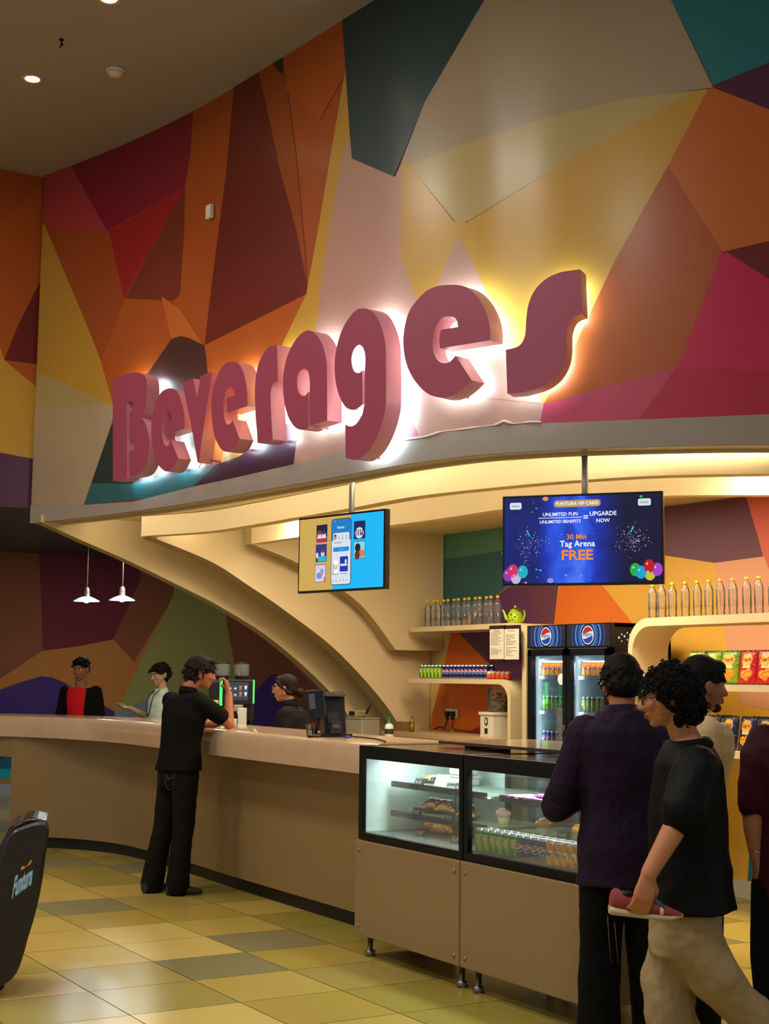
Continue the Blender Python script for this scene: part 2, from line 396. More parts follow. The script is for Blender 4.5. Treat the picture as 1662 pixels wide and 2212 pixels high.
fo = struct(W1.mb.build('wall_front'))
me = fo.data     # smooth normals of the curved wall
ns = []
def curve_n(co):
    best = min(range(len(CR)-1), key=lambda i: (co.x-(CR[i].x+CR[i+1].x)/2)**2+(co.y-(CR[i].y+CR[i+1].y)/2)**2)
    i = best; e = CR[i+1]-CR[i]; t = max(0, min(1, (Vector((co.x, co.y, 0))-CR[i]).dot(e)/e.length_squared))
    t0 = (CR[i+1]-CR[max(0, i-1)]).normalized(); t1 = (CR[min(len(CR)-1, i+2)]-CR[i]).normalized(); q = t0.lerp(t1, t)
    return Vector((q.y, -q.x, 0)).normalized()
vn = [curve_n(v.co) for v in me.vertices]
for p in me.polygons:
    p.use_smooth = True
    if p.normal.dot(vn[p.vertices[0]]) < 0: p.flip()
me.normals_split_custom_set([vn[l.vertex_index] for l in me.loops])
# crumpled lower edge of the mural sheet
m_ = MB(); rr = random.Random(1); pp = []; rad = []
for x, y in [(815, 966), (850, 956), (890, 949), (925, 943), (960, 934), (1000, 927), (1040, 922), (1075, 918), (1090, 912), (1110, 915), (1145, 914), (1172, 912)]:
    s_, z_ = hitc(x, y+rr.uniform(-1.5, 1.5)); pp.append(curve_at(s_)[0]+Vector((0, 0, z_))+nrm(s_)*.008); rad.append(rr.uniform(.004, .012))
m_.tube(crom(pp, 3), [rad[min(len(rad)-1, i//3)] for i in range(len(crom(pp, 3)))], mat('mural_edge', 'c8a8a0', rough=.35, bump=.3), 6); struct(m_.build('trim_2'))
# back of the fascia, its bottom lip and the left return
cream = mat('cream_wall', 'd8c49a', rough=.55, noise=.03, nscale=2, bump=.03)
m_ = MB()
inn = [p + Vector((-(CR[min(i+1, len(CR)-1)]-CR[max(i-1, 0)]).normalized().y, (CR[min(i+1, len(CR)-1)]-CR[max(i-1, 0)]).normalized().x, 0))*.14 for i, p in enumerate(CR)]
for i in range(len(CR)-1):
    a, b, c, d = CR[i], CR[i+1], inn[i+1], inn[i]
    e = Vector((0, 0, 1))
    m_.add([a+e*ZF, b+e*ZF, c+e*ZF, d+e*ZF], [(0, 3, 2, 1)], paint('band'))
    m_.add([d+e*ZF, c+e*ZF, c+e*ZC, d+e*ZC], [(0, 1, 2, 3)], cream)
for o_, z0, z1 in ((.15, 2.925, 2.965), (.19, 2.945, 2.985)):
    for i in range(len(CR)-1):
        t0 = (CR[min(i+1, len(CR)-1)]-CR[max(i-1, 0)]).normalized(); t1 = (CR[min(i+2, len(CR)-1)]-CR[i]).normalized()
        n0 = Vector((-t0.y, t0.x, 0)); n1 = Vector((-t1.y, t1.x, 0)); a0, a1 = CR[i]+n0*o_, CR[i+1]+n1*o_; b0, b1 = CR[i]+n0*(o_+.03), CR[i+1]+n1*(o_+.03); e = Vector((0, 0, 1))
        m_.add([a0+e*z0, a1+e*z0, b1+e*z0, b0+e*z0, a0+e*z1, a1+e*z1, b1+e*z1, b0+e*z1], [(0, 3, 2, 1), (4, 5, 6, 7), (0, 1, 5, 4), (2, 3, 7, 6)], cream)
struct(m_.build('trim_1'))
def plane_wall(name, axis, val, lo, hi, z0, z1, base, polys, offsgn=1, rough=.45):
    if axis == 'x': to = lambda px, py: (lambda p: (p.y, p.z))(atx(px, py, val)); P3 = lambda s, z, o: Vector((val+o*offsgn, s, z))
    else: to = lambda px, py: (lambda p: (p.x, p.z))(aty(px, py, val)); P3 = lambda s, z, o: Vector((s, val-o, z))
    W = Wall(to, P3, lo, hi, z0, z1); W.nout = (lambda c: Vector((offsgn, 0, 0))) if axis == 'x' else (lambda c: Vector((0, -1, 0))); W.layer([(lo, z0), (hi, z0), (hi, z1), (lo, z1)], paint(base, rough))
    for px, k in polys: W.poly(px, paint(k, rough))
    return struct(W.mb.build(name))
# bulkhead left of the fascia
plane_wall('wall_left', 'x', -12.6, -4, 3.86, 3.08, ZC, 'orange', [
    ([(-60, 520), (0, 490), (90, 400), (100, 400), (92, 600), (40, 702), (9, 778), (-60, 650)], 'orangep'),
    ([(92, 598), (40, 700), (9, 778), (90, 788), (100, 600)], 'darkred'),
    ([(9, 778), (90, 788), (90, 845)], 'orangep'),
    ([(-60, 600), (-15, 700), (9, 778), (90, 845), (80, 992), (-60, 968)], 'yellow'),
    ([(-60, 966), (80, 993), (80, 1120), (-60, 1120)], 'purple')])
# the lower back room
plane_wall('wall_far', 'x', -19, -2, 14, 0, 3.22, 'ochre', [
    ([(-80, 1150), (90, 1150), (93, 1405), (40, 1440), (-80, 1520)], 'umber'),
    ([(83, 1150), (330, 1150), (303, 1253), (245, 1381), (170, 1396), (93, 1406)], 'maroon'),

    ([(303, 1150), (303, 1253), (245, 1381), (290, 1430), (375, 1290), (390, 1150)], 'umber'),
    ([(385, 1150), (375, 1285), (250, 1538), (380, 1510), (560, 1545), (506, 1430), (490, 1350), (480, 1150)], 'olive'),
    ([(250, 1538), (350, 1500), (470, 1545), (600, 1620), (200, 1620)], 'slate'),
    ([(480, 1150), (490, 1350), (506, 1430), (545, 1500), (640, 1560), (700, 1560), (720, 1400), (640, 1150)], 'umber'),
    ([(530, 1640), (549, 1496), (585, 1458), (600, 1456), (622, 1490), (640, 1640)], 'violet'),
    ([(636, 1443), (720, 1520), (720, 1380), (636, 1380)], 'crimsond'),
    ([(-80, 1520), (40, 1475), (88, 1461), (112, 1463), (140, 1475), (247, 1537), (252, 1620), (-80, 1660)], 'violet'),
    ([(-80, 1650), (0, 1640), (20, 1632), (60, 1636), (60, 1668), (-80, 1668)], 'navyteal'),
    ([(-80, 1662), (60, 1660), (60, 1682), (-80, 1684)], 'cyan')], rough=.8)
m_ = MB(); m_.box((-19.0, -2, 0), (-18.96, 14, .14), mat('skirting', '8a98a0', rough=.5)); struct(m_.build('baseboard_far'))
m_ = MB(); m_.box((-19.1, -4, 3.22), (-12.6, 14, 3.3), paint('tealk', .6)); struct(m_.build('ceiling_far'))
# hall ceiling
m_ = MB(); m_.add([(-19, -7, ZC), (4, -7, ZC), (4, 8.5, ZC), (-19, 8.5, ZC)], [(0, 3, 2, 1)], mat('ceiling_paint', '9c9c9e', rough=.8, noise=.03, nscale=3)); struct(m_.build('ceiling'))
# kiosk soffit and its back wall
m_ = MB(); pts = [(p.x, p.y) for p in inn] + [(-5.1, 7.95), (-12.7, 7.95), (-12.7, 3.9)]
m_.prism(pts, 'z', 3.0, 3.04, mat('soffit', 'e6d4a8', rough=.6, noise=.02)); struct(m_.build('ceiling_kiosk'))
def wy(x): return 7.62 + .058*(x+12.3)
WALLN = Vector((-.058, 1, 0)).normalized(); WP0 = Vector((-12.3, 7.62, 0))
def to_back(px, py): p = onpl(px, py, WP0, WALLN); return (p.x, p.z)
Wb = Wall(to_back, lambda s, z, o: Vector((s, wy(s)-o, z)), -12.6, -4.6, 0, 3.0)
Wb.layer([(-12.7, 0), (-4.6, 0), (-4.6, 3.0), (-12.7, 3.0)], paint('yk', .5))
for px, k in [
    ([(900, 1000), (1100, 1000), (1090, 1190), (966, 1208), (900, 1215)], 'tealg'),
    ([(900, 1215), (966, 1207), (1090, 1189), (1110, 1258), (1044, 1308), (990, 1350), (900, 1350)], 'tealw'),
    ([(1044, 1307), (1099, 1268), (1110, 1200), (1215, 1200), (1197, 1352), (1120, 1380), (1000, 1372)], 'purk'),
    ([(1125, 1200), (1160, 1350), (1197, 1352), (1215, 1200)], 'plum'),
    ([(1215, 1230), (1300, 1262), (1372, 1352), (1372, 1420), (1190, 1420), (1197, 1350)], 'ork'),
    ([(1100, 1000), (1435, 1000), (1435, 1200), (1090, 1200)], 'plum'),
    ([(1300, 1262), (1300, 1200), (1437, 1200), (1545, 1216), (1560, 1330), (1600, 1460), (1372, 1460), (1372, 1350)], 'yk'),
    ([(1300, 1000), (1612, 1000), (1612, 1070), (1650, 1202), (1545, 1216), (1437, 1200), (1300, 1200)], 'plum'),
    ([(1612, 1000), (1700, 1000), (1700, 1330), (1655, 1215), (1612, 1070)], 'coral'),
    ([(1545, 1216), (1652, 1202), (1700, 1330), (1700, 1540), (1600, 1520), (1572, 1400)], 'peach'),
    ([(900, 1340), (1000, 1340), (958, 1450), (935, 1540), (900, 1600)], 'ply'),
    ([(975, 1370), (990, 1366), (1064, 1440), (1070, 1640), (925, 1640), (935, 1540), (958, 1450)], 'ork'),
    ([(958, 1470), (970, 1480), (975, 1640), (925, 1640), (935, 1540)], 'orangeb'),
    ([(990, 1366), (1000, 1350), (1140, 1340), (1140, 1480), (1068, 1460), (1064, 1440)], 'purk'),
    ([(985, 1592), (1060, 1560), (1110, 1560), (1110, 1680), (960, 1680)], 'redk'),
    ([(1628, 1740), (1615, 1920), (1720, 1950), (1720, 1740)], 'tealb')]: Wb.poly(px, paint(k, .5))
struct(Wb.mb.build('wall_back'))
m_ = MB(); m_.add([(-9.4, wy(-9.4)-.02, 0), (-4.6, wy(-4.6)-.02, 0), (-4.6, wy(-4.6)-.02, .13), (-9.4, wy(-9.4)-.02, .13), (-9.4, wy(-9.4), .13), (-4.6, wy(-4.6), .13)], [(0, 1, 2, 3), (3, 2, 5, 4)], mat('skirting_pale', 'c8bca4', rough=.4)); struct(m_.build('baseboard_back'))
# floor of square tiles in yellows and olives
TP = .572
TM = [mat('tile_%s' % n, c, rough=.24, noise=.05, nscale=3, spec=.5) for n, c in (('pale', 'd0b868'), ('light', 'bca552'), ('mid', 'b09a46'), ('moss', '9c8e40'), ('grey', '88835c'), ('dull', 'a4954e'))]
grout = mat('grout', '463e24', rough=.8)
special = {}
def tcell(px, py): p = atz(px, py, 0); return (math.floor((p.x+7.71)/TP), math.floor((p.y-3.13)/.572))
for px, py, k in ((430, 2045, 0), (425, 2087, 4), (743, 2100, 1), (555, 2132, 1), (600, 1952, 1), (617, 2179, 2), (429, 2190, 0), (645, 2063, 2), (580, 2028, 4), (472, 2090, 4), (200, 2030, 1), (210, 2110, 5), (100, 2110, 1), (160, 1957, 4), (121, 1935, 1), (300, 1925, 1), (150, 1990, 2), (330, 1990, 2),
                  (380, 1962, 2), (250, 1880, 3), (900, 2110, 5), (830, 2160, 3), (1000, 2160, 3), (1600, 1960, 1), (1600, 1990, 3), (1590, 2030, 1), (1590, 2070, 1), (1590, 2110, 3), (1600, 2150, 1), (1120, 2180, 3), (60, 2200, 5), (640, 2000, 3), (150, 2150, 5), (240, 2160, 5)):
    special[tcell(px, py)] = k
m_ = MB(); m_.add([(-19, -7, -.002), (3, -7, -.002), (3, 12, -.002), (-19, 12, -.002)], [(0, 1, 2, 3)], grout)
rr = random.Random(3)
for i in range(-20, 19):
    for j in range(-18, 9):
        x0 = -7.71+i*TP; y0 = 3.13+j*.572; g = .0026
        k = special.get((i, j), rr.choice((1, 1, 2, 2, 2, 3, 3, 4, 5, 0)))
        if x0 < -13.2: k = rr.choice((4, 5)); 
        m_.add([(x0+g, y0+g, 0), (x0+TP-g, y0+g, 0), (x0+TP-g, y0+.572-g, 0), (x0+g, y0+.572-g, 0)], [(0, 1, 2, 3)], TM[k])
struct(m_.build('floor'))
# ------------------------------------------------------------------ canopy: swooping cream fins and curved beams
def fin(name, x, low, top, label, bottom, th=.2):
    m = MB(); pr = [(p[0], p[1]) for p in crom([(a, b, 0) for a, b in low], 6)] + bottom + [(wy(x)-.01, 3.0), (low[0][0], 3.0)]
    m.prism(pr, 'x', x, x-th, cream, mat('fin_edge', 'a8956a', rough=.6)); o = m.build(name); return tag(o, label, 'canopy bracket')
fin('canopy_fin', -12.35, [(3.83, 2.94), (4.2, 2.8), (4.67, 2.63), (5.16, 2.43), (5.58, 2.25), (6.17, 1.93), (6.83, 1.41), (7.2, .9), (7.4, .3)], 3, 'cream swooping canopy fin furthest left, running under the sign corner', [(7.45, 0), (wy(-12.35)-.01, 0)], .15)
fin('canopy_fin', -11.85, [(4.66, 2.82), (5.25, 2.63), (5.65, 2.42), (6.05, 2.19), (6.61, 1.82), (7.2, 1.25), (7.42, .8), (7.5, .3)], 3, 'cream swooping canopy fin in the middle, ending behind the soap bottle', [(7.53, 0), (wy(-11.85)-.01, 0)])
F3 = [(q.y, q.z) for q in (atx(px, py, -11.64) for px, py in ((543, 1175), (645, 1217), (750, 1282), (800, 1329), (855, 1404)))]; F3Z = F3[-1][1]
fin('canopy_fin', -11.64, F3, 3, 'short cream canopy fin ending flat above the left drink shelf', [(wy(-11.64)-.01, F3Z)], .14)
def beam(name, path, z0, z1, th, label):
    m = MB(); P = crom([(p[0], p[1], 0) for p in path], 6); Q = []
    for i, p in enumerate(P):
        t = (P[min(i+1, len(P)-1)]-P[max(i-1, 0)]).normalized(); Q.append(p+Vector((-t.y, t.x, 0))*th)
    e = Vector((0, 0, 1))
    for i in range(len(P)-1):
        a, b, c, d = P[i], P[i+1], Q[i+1], Q[i]
        m.add([a+e*z0, b+e*z0, c+e*z0, d+e*z0, a+e*z1, b+e*z1, c+e*z1, d+e*z1], [(0, 3, 2, 1), (0, 1, 5, 4), (2, 3, 7, 6), (4, 5, 6, 7)], cream)
    a, d = P[0], Q[0]; m.add([a+e*z0, d+e*z0, d+e*z1, a+e*z1], [(0, 1, 2, 3)], cream)
    a, d = P[-1], Q[-1]; m.add([a+e*z0, d+e*z0, d+e*z1, a+e*z1], [(0, 3, 2, 1)], cream)
    return tag(m.build(name), label, 'beam')
b1 = [atz(px, py, 2.82) for px, py in ((305, 1158), (440, 1149), (543, 1134), (650, 1116), (750, 1099), (900, 1072), (1100, 1050), (1255, 1037), (1436, 1027), (1662, 1023))]
b1.append(b1[-1]+(b1[-1]-b1[-2])*.5)
beam('canopy_beam', b1, 2.82, 2.995, .12, 'front curved cream beam under the sign, nearer the walkway')
b2 = [atz(px, py, 2.78) for px, py in ((543, 1175), (645, 1160), (735, 1150), (835, 1136), (960, 1119), (1085, 1100), (1255, 1082), (1436, 1071), (1662, 1069))]
b2.append(b2[-1]+(b2[-1]-b2[-2])*.5)
beam('canopy_beam', b2, 2.78, 2.995, .1, 'rear curved cream beam, just above the painted back wall')
# led strips in the coves behind fascia and beams
strip = emi('led_warm', (1, .86, .62), 26)
def ledstrip(path, z, label, k0=0):
    m = MB(); m.tube([Vector((p[0], p[1], z)) for p in path], .012, strip, 6); return tag(m.build('led_strip'), label, 'light strip')
def offs(P, d):
    out = []
    for i, p in enumerate(P):
        t = (P[min(i+1, len(P)-1)]-P[max(i-1, 0)]).normalized(); out.append(p+Vector((-t.y, t.x, 0))*d)
    return out
ledstrip(offs([Vector((p.x, p.y, 0)) for p in CR][4::3], .27), 2.965, 'warm light strip hidden in the cove right behind the sign wall')
ledstrip(offs(crom([(p.x, p.y, 0) for p in b1], 3), .22), 2.965, 'warm light strip in the cove behind the front beam')
# ------------------------------------------------------------------ the sign letters
Z4 = lambda P: [(220+x/6.392, 740+y/6.392) for x, y in P]
Z5 = lambda P: [(440+x/5.54, 720+y/5.54) for x, y in P]
Z6 = lambda P: [(600+x/5.936, 640+y/5.936) for x, y in P]
Z7 = lambda P: [(860+x/3.777, 560+y/3.777) for x, y in P]
LET = [
 ('B', 'capital letter B, leftmost of the sign', Z4([(150,500),(300,452),(450,412),(540,425),(600,470),(622,560),(624,700),(612,830),(590,950),(552,1035),(590,1090),(620,1170),(645,1290),(655,1420),(648,1520),(625,1640),(580,1740),(520,1810),(380,1850),(378,1495),(410,1490),(450,1460),(465,1410),(462,1370),(440,1340),(380,1350),(378,970),(415,945),(435,890),(430,840),(410,812),(345,820),(350,1870),(300,1885),(155,1910)])),
 ('e', 'lowercase letter e right after the capital B', Z4([(900,640),(960,632),(1020,660),(1070,730),(1110,850),(1135,980),(1145,1100),(1140,1190),(870,1275),(862,1085),(965,1058),(960,1010),(940,970),(905,955),(870,975),(840,1050),(828,1180),(835,1290),(855,1380),(885,1428),(920,1420),(945,1370),(960,1350),(1055,1600),(1010,1690),(960,1760),(900,1780),(850,1760),(790,1700),(740,1600),(705,1450),(688,1300),(686,1150),(700,1000),(740,840),(790,730),(840,670)])),
 ('v', 'letter v with a narrow foot', Z4([(1120,545),(1262,495),(1318,760),(1365,462),(1522,398),(1480,700),(1420,1080),(1338,1662),(1322,1640),(1245,1200),(1140,690)])),
 ('e', 'lowercase letter e between the v and the r', Z5([(350,338),(400,350),(440,390),(480,480),(510,600),(522,720),(525,870),(285,948),(278,775),(370,740),(365,690),(345,655),(320,642),(285,665),(260,720),(242,820),(240,930),(250,1020),(270,1075),(295,1095),(325,1075),(345,1030),(430,1262),(400,1330),(350,1390),(290,1415),(240,1410),(190,1360),(140,1255),(110,1120),(95,960),(95,800),(115,660),(150,540),(200,430),(260,360),(310,340)])),
 ('r', 'letter r with a square top', Z5([(880,138),(800,155),(740,205),(690,290),(650,390),(625,530),(613,700),(622,950),(640,1200),(645,1312),(745,1310),(828,1270),(815,1080),(803,800),(808,680),(828,615),(860,582),(890,575)])),
 ('a', 'letter a with a slit below its eye', Z6([(390,440),(450,455),(510,510),(560,590),(600,700),(625,820),(632,960),(636,1592),(420,1660),(412,1225),(413,1100),(403,1010),(380,950),(345,928),(295,950),(262,1015),(250,1110),(258,1190),(285,1250),(330,1280),(370,1262),(388,1225),(398,1690),(330,1712),(260,1700),(200,1655),(140,1555),(100,1430),(75,1270),(68,1120),(80,950),(120,780),(180,640),(260,520),(330,458)])),
 ('g', 'letter g hanging below the others', Z6([(1090,155),(1160,165),(1230,210),(1290,300),(1340,420),(1375,560),(1388,700),(1390,1350),(1370,1500),(1320,1680),(1250,1850),(1160,1990),(1050,2080),(960,2095),(872,2070),(868,1645),(920,1668),(975,1660),(1030,1610),(1080,1520),(1105,1420),(1115,1380),(1118,945),(1125,850),(1120,740),(1095,660),(1055,618),(1010,640),(970,700),(948,790),(952,870),(975,950),(1020,985),(1060,975),(1085,950),(1088,1385),(1050,1420),(1000,1450),(940,1455),(870,1420),(800,1300),(755,1150),(732,980),(735,800),(760,640),(810,470),(880,330),(960,220),(1030,165)])),
 ('e', 'large lowercase letter e right before the s', Z7([(430,208),(520,215),(590,250),(650,310),(700,390),(735,480),(752,570),(752,662),(343,727),(337,650),(350,575),(490,552),(480,500),(455,472),(410,465),(360,480),(315,540),(290,620),(283,700),(295,770),(330,830),(380,848),(425,835),(450,810),(470,787),(603,988),(540,1050),(470,1100),(400,1125),(320,1125),(240,1095),(160,1020),(100,930),(60,820),(43,680),(55,550),(90,430),(150,340),(230,260),(320,220)])),
 ('s', 'slanted letter s, rightmost of the sign', Z7([(1490,83),(1420,90),(1330,105),(1240,140),(1160,200),(1100,280),(1065,370),(1050,460),(1043,560),(1035,630),(1005,690),(960,720),(880,738),(893,1095),(1000,1088),(1080,1070),(1160,1045),(1240,1000),(1310,930),(1360,830),(1378,720),(1380,600),(1395,530),(1425,480),(1470,455),(1505,445)])),
]
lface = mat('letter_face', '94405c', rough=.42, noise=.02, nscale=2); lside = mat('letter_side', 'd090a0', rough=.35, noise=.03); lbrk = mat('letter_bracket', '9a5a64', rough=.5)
halo = emi('halo_led', (.72, .92, 1), 18.0)
def inset2(P, d):
    out = []; n = len(P); A = sum(P[i].x*P[(i+1) % n].y-P[(i+1) % n].x*P[i].y for i in range(n)); sg = 1 if A > 0 else -1
    for i in range(n):
        a = (P[i]-P[i-1]); b = (P[(i+1) % n]-P[i])
        if a.length < 1e-7 or b.length < 1e-7: out.append(P[i].copy()); continue
        na = Vector((-a.y, a.x)).normalized(); nb = Vector((-b.y, b.x)).normalized(); q = (na+nb)
        q = q.normalized() if q.length > 1e-3 else na
        out.append(P[i]+q*sg*d)
    return out
for li, (ch, desc, px) in enumerate(LET):
    cx = sum(p[0] for p in px)/len(px); cyy = sum(p[1] for p in px)/len(px)
    s, z = hitc(cx, cyy); P, t = curve_at(s); n = Vector((t.y, -t.x, 0)); T = Vector((t.x, t.y, 0)); P = Vector((P.x, P.y, 0))
    # depth of the letter: stands on rods off the wall
    TH, GAP = .12, .075
    # the flat letter must clear the curved wall all along its width
    ext = [hitc(p[0], p[1])[0] for p in px]
    worst = max((curve_at(q)[0]-P).dot(n) for q in (min(ext), max(ext), s))
    F = P + n*(TH+GAP+worst)
    loc2 = []
    for x, y in px:
        q = onpl(x, y, F, n); loc2.append(Vector(((q-F).dot(T), q.z)))
    pts = smoothpoly([(p.x, p.y, 0) for p in loc2], 4); pts = [Vector((p.x, p.y)) for p in pts]
    cen = F + T*(sum(p.x for p in pts)/len(pts))
    root = thing('sign_letter', 'maroon illuminated sign ' + desc, 'sign letter', (0, 0, 0), 0, None)
    def P3(p, d): return F + T*p.x + Vector((0, 0, p.y)) - n*d
    N = len(pts)
    m = MB(); m.add([P3(p, 0) for p in pts], [tuple(range(N))], lface); m.build('letter_face', root)
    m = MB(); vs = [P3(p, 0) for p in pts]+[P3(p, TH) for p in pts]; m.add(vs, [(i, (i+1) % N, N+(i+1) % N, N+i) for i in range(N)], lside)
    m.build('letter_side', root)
    ins = inset2(pts, .012)
    m = MB(); m.add([P3(p, TH-.004) for p in ins], [tuple(range(N))], halo); m.build('light_back', root)
    # brackets to the wall
    for bi in (0, 1):
        q = max(pts, key=lambda p: p.y) if bi == 0 else min(pts, key=lambda p: p.y)
        c = Vector((q.x, q.y-(.03 if bi == 0 else -.03)))
        a = P3(c, TH-.02); b = a - n*(GAP+worst+.02)
        m = MB(); u = T*.012; v = Vector((0, 0, .006)); m.add([a-u-v, a+u-v, a+u+v, a-u+v, b-u-v, b+u-v, b+u+v, b-u+v], [(0, 1, 2, 3), (7, 6, 5, 4), (0, 4, 5, 1), (2, 6, 7, 3), (1, 5, 6, 2), (3, 7, 4, 0)], lbrk); m.build('bracket', root)
# ------------------------------------------------------------------ ceiling fittings
def downlight(p, label):
    r = thing('ceiling_downlight', label, 'ceiling light', (p.x, p.y, ZC), 0, 'recessed ceiling downlights')
    m = MB(); m.lathe([(.055, -.004), (.075, -.012), (.082, -.002), (.082, 0)], (0, 0, 0), mat('downlight_rim', 'c8b8a0'), 24, cap=False); m.build('rim', r)
    m = MB(); m.lathe([(.054, -.006), (.054, -.002)], (0, 0, 0), emi('downlight_glow', (1, .74, .36), 30), 20); m.build('lens', r)
    light('SPOT', (p.x, p.y, ZC-.03), 80, (1, .74, .42), .05, to=(p.x, p.y, 0), spot_size=math.radians(110), spot_blend=1)
downlight(atz(70, 170, ZC), 'small glowing round downlight in the ceiling, left of the smoke detector')
downlight(atz(235, -3, ZC), 'glowing round downlight cut off by the top edge of the photo')
p = atz(249, 150, ZC)
r = thing('smoke_detector', 'white round smoke detector on the ceiling', 'smoke detector', (p.x, p.y, ZC))
wp = mat('white_plastic', 'd8d2c4', rough=.45)
m = MB(); m.lathe([(.07, 0), (.07, -.018), (.062, -.024)], (0, 0, 0), wp, 28); m.build('base', r)
m = MB(); m.lathe([(.055, -.024), (.058, -.034), (.05, -.046), (.028, -.054), (.01, -.056)], (0, 0, 0), wp, 28); m.build('sensor_cover', r)
p = atz(133, 85, ZC)
m = MB(); m.lathe([(.02, 0), (.02, -.006)], (p.x, p.y, ZC), mat('dark_metal', '2a2622', rough=.4, metal=.8), 12); m.tube([(p.x, p.y, ZC-.005), (p.x, p.y, ZC-.05), (p.x+.03, p.y-.02, ZC-.075), (p.x+.05, p.y, ZC-.055)], .006, MC['dark_metal'], 6)
tag(m.build('ceiling_hook'), 'small dark metal hook on the grey ceiling, left of the smoke detector', 'hook')
s, z = hitc(459, 459); P, t = curve_at(s); n = Vector((t.y, -t.x, 0)); T = Vector((t.x, t.y, 0)); B = Vector((P.x, P.y, z))
r = thing('wall_sensor', 'small white sensor box high on the orange stripe of the mural', 'sensor')
def obox(m, C, T, n, w_, d, h, mt, up=Vector((0, 0, 1))):
    vs = [C + T*(sx*w_/2) + n*(dd) + up*(sz*h/2) for dd in (0, d) for sz in (-1, 1) for sx in (-1, 1)]
    m.add(vs, [(0, 2, 3, 1), (4, 5, 7, 6), (0, 1, 5, 4), (2, 6, 7, 3), (0, 4, 6, 2), (1, 3, 7, 5)], mt)
m = MB(); obox(m, B+n*.01, T, n, .075, .03, .11, wp); m.build('housing', r)
m = MB(); obox(m, B+n*.04, T, n, .045, .003, .07, mat('sensor_lens', 'e8e0d0', rough=.3)); m.build('lens', r)
# ------------------------------------------------------------------ pendant lamps in the back room
for px, py, lb in ((187, 1298, 'left pendant lamp with a flat white shade over the back room'), (264, 1296, 'right pendant lamp with a flat white shade, nearer the cream fin')):
    q = atx(px, py, -16.6)
    r = thing('pendant_lamp', lb, 'lamp', (q.x, q.y, q.z), 0, 'pendant lamps in the back room')
    cordm = mat('cord_grey', '6a625a')
    m = MB(); m.tube([(0, 0, .09), (0, 0, 3.22-q.z)], .008, cordm, 8); m.build('cord', r)
    m = MB(); m.lathe([(.05, 3.22-q.z), (.045, 3.19-q.z), (.012, 3.14-q.z)], (0, 0, 0), cordm, 16); m.build('ceiling_rose', r)
    m = MB(); m.lathe([(.012, .17), (.03, .15), (.036, .10), (.036, .06), (.05, .05)], (0, 0, 0), mat('lamp_socket', '9a948c', rough=.35, metal=.6), 16); m.build('socket', r)
    m = MB(); m.lathe([(.05, .05), (.10, .03), (.155, 0), (.157, -.006), (.15, -.004), (.09, .02), (.04, .035)], (0, 0, 0), mat('lamp_enamel', 'd8e4e8', rough=.3, emit='bfe8ff', es=.8), 32, cap=False); m.build('lamp_shade', r)
    m = MB(); m.ell((0, 0, .005), (.04, .04, .03), emi('bulb_cool', (.75, .93, 1), 30)); m.build('bulb', r)
    light('POINT', (q.x, q.y, q.z-.06), 9, (.7, .9, 1), .05)
# ------------------------------------------------------------------ the long curved counter
LP = [Vector((p[0], p[1], 0)) for p in crom([(-7.46, 4.42, 0), (-8.3, 4.42, 0), (-9.2, 4.42, 0), (-10.2, 4.43, 0), (-11.1, 4.44, 0), (-11.9, 4.42, 0), (-12.6, 4.28, 0), (-13.25, 3.98, 0), (-13.8, 3.5, 0), (-14.2, 2.9, 0), (-14.45, 2.2, 0)], 8)]
marble = mat('counter_top', 'c8a98c', rough=.14, noise=.10, nscale=5, coat=.3)
cfront = mat('counter_laminate', 'a8906c', rough=.33, noise=.03, nscale=2); cfront2 = mat('counter_laminate_body', '8d744c', rough=.38, noise=.03, nscale=2)
def sweep(path, prof, mt, name, parent, n_end=True, smooth=True):
    """prof: closed list of (offset into the kiosk, z)"""
    m = MB(); n = len(prof); vs = []; fs = []
    for i, p in enumerate(path):
        t = (path[min(i+1, len(path)-1)]-path[max(i-1, 0)]).normalized(); q = Vector((t.y, -t.x, 0))
        for o_, z in prof: vs.append(p+q*o_+Vector((0, 0, z)))
    for i in range(len(path)-1):
        for k in range(n): k2 = (k+1) % n; fs.append((i*n+k, i*n+k2, (i+1)*n+k2, (i+1)*n+k))
    fs.append(tuple(range(n))); fs.append(tuple(range((len(path)-1)*n, len(path)*n))[::-1])
    m.add(vs, fs, mt, smooth); o = m.build(name, parent)
    if smooth:
        try: o.data.set_sharp_from_angle(angle=math.radians(35))
        except Exception: pass
    return o
ctr = thing('service_counter', 'long curved cream service counter with a rounded marble-look ledge', 'counter')
sweep(LP, [(.004, 1.01), (0, 1.10), (.0, 1.165), (.008, 1.185), (.025, 1.198), (.05, 1.203), (.62, 1.203), (.62, 1.165), (.30, 1.16), (.30, 1.01)], marble, 'ledge', ctr)
BP = [Vector((p[0], p[1], 0)) for p in crom([(-7.46, 4.66, 0), (-8.6, 4.66, 0), (-9.9, 4.66, 0), (-10.8, 4.68, 0), (-11.64, 4.68, 0), (-12.3, 4.62, 0), (-12.8, 4.42, 0), (-13.15, 4.12, 0), (-13.35, 3.95, 0)], 8)]
sweep(BP, [(0, .10), (0, 1.01), (.35, 1.01), (.35, .10)], cfront2, 'body', ctr)
sweep(BP, [(.05, 0), (.05, .10), (.3, .10), (.3, 0)], mat('kick_black', '14100e', rough=.5), 'kickplate', ctr)
inner = [p for p in BP]
sweep([q for q in inner if -12.1 < q.x < -10.7], [(.35, .86), (.35, .90), (.85, .90), (.85, .86)], mat('work_top', '9a8a70', rough=.3), 'inner_worktop', ctr)
m = MB(); m.prism([(-13.35, 3.96), (-13.60, 3.80), (-13.62, 4.1), (-13.4, 4.25)], 'z', .82, 1.01, cfront2); m.build('ledge_support', ctr)
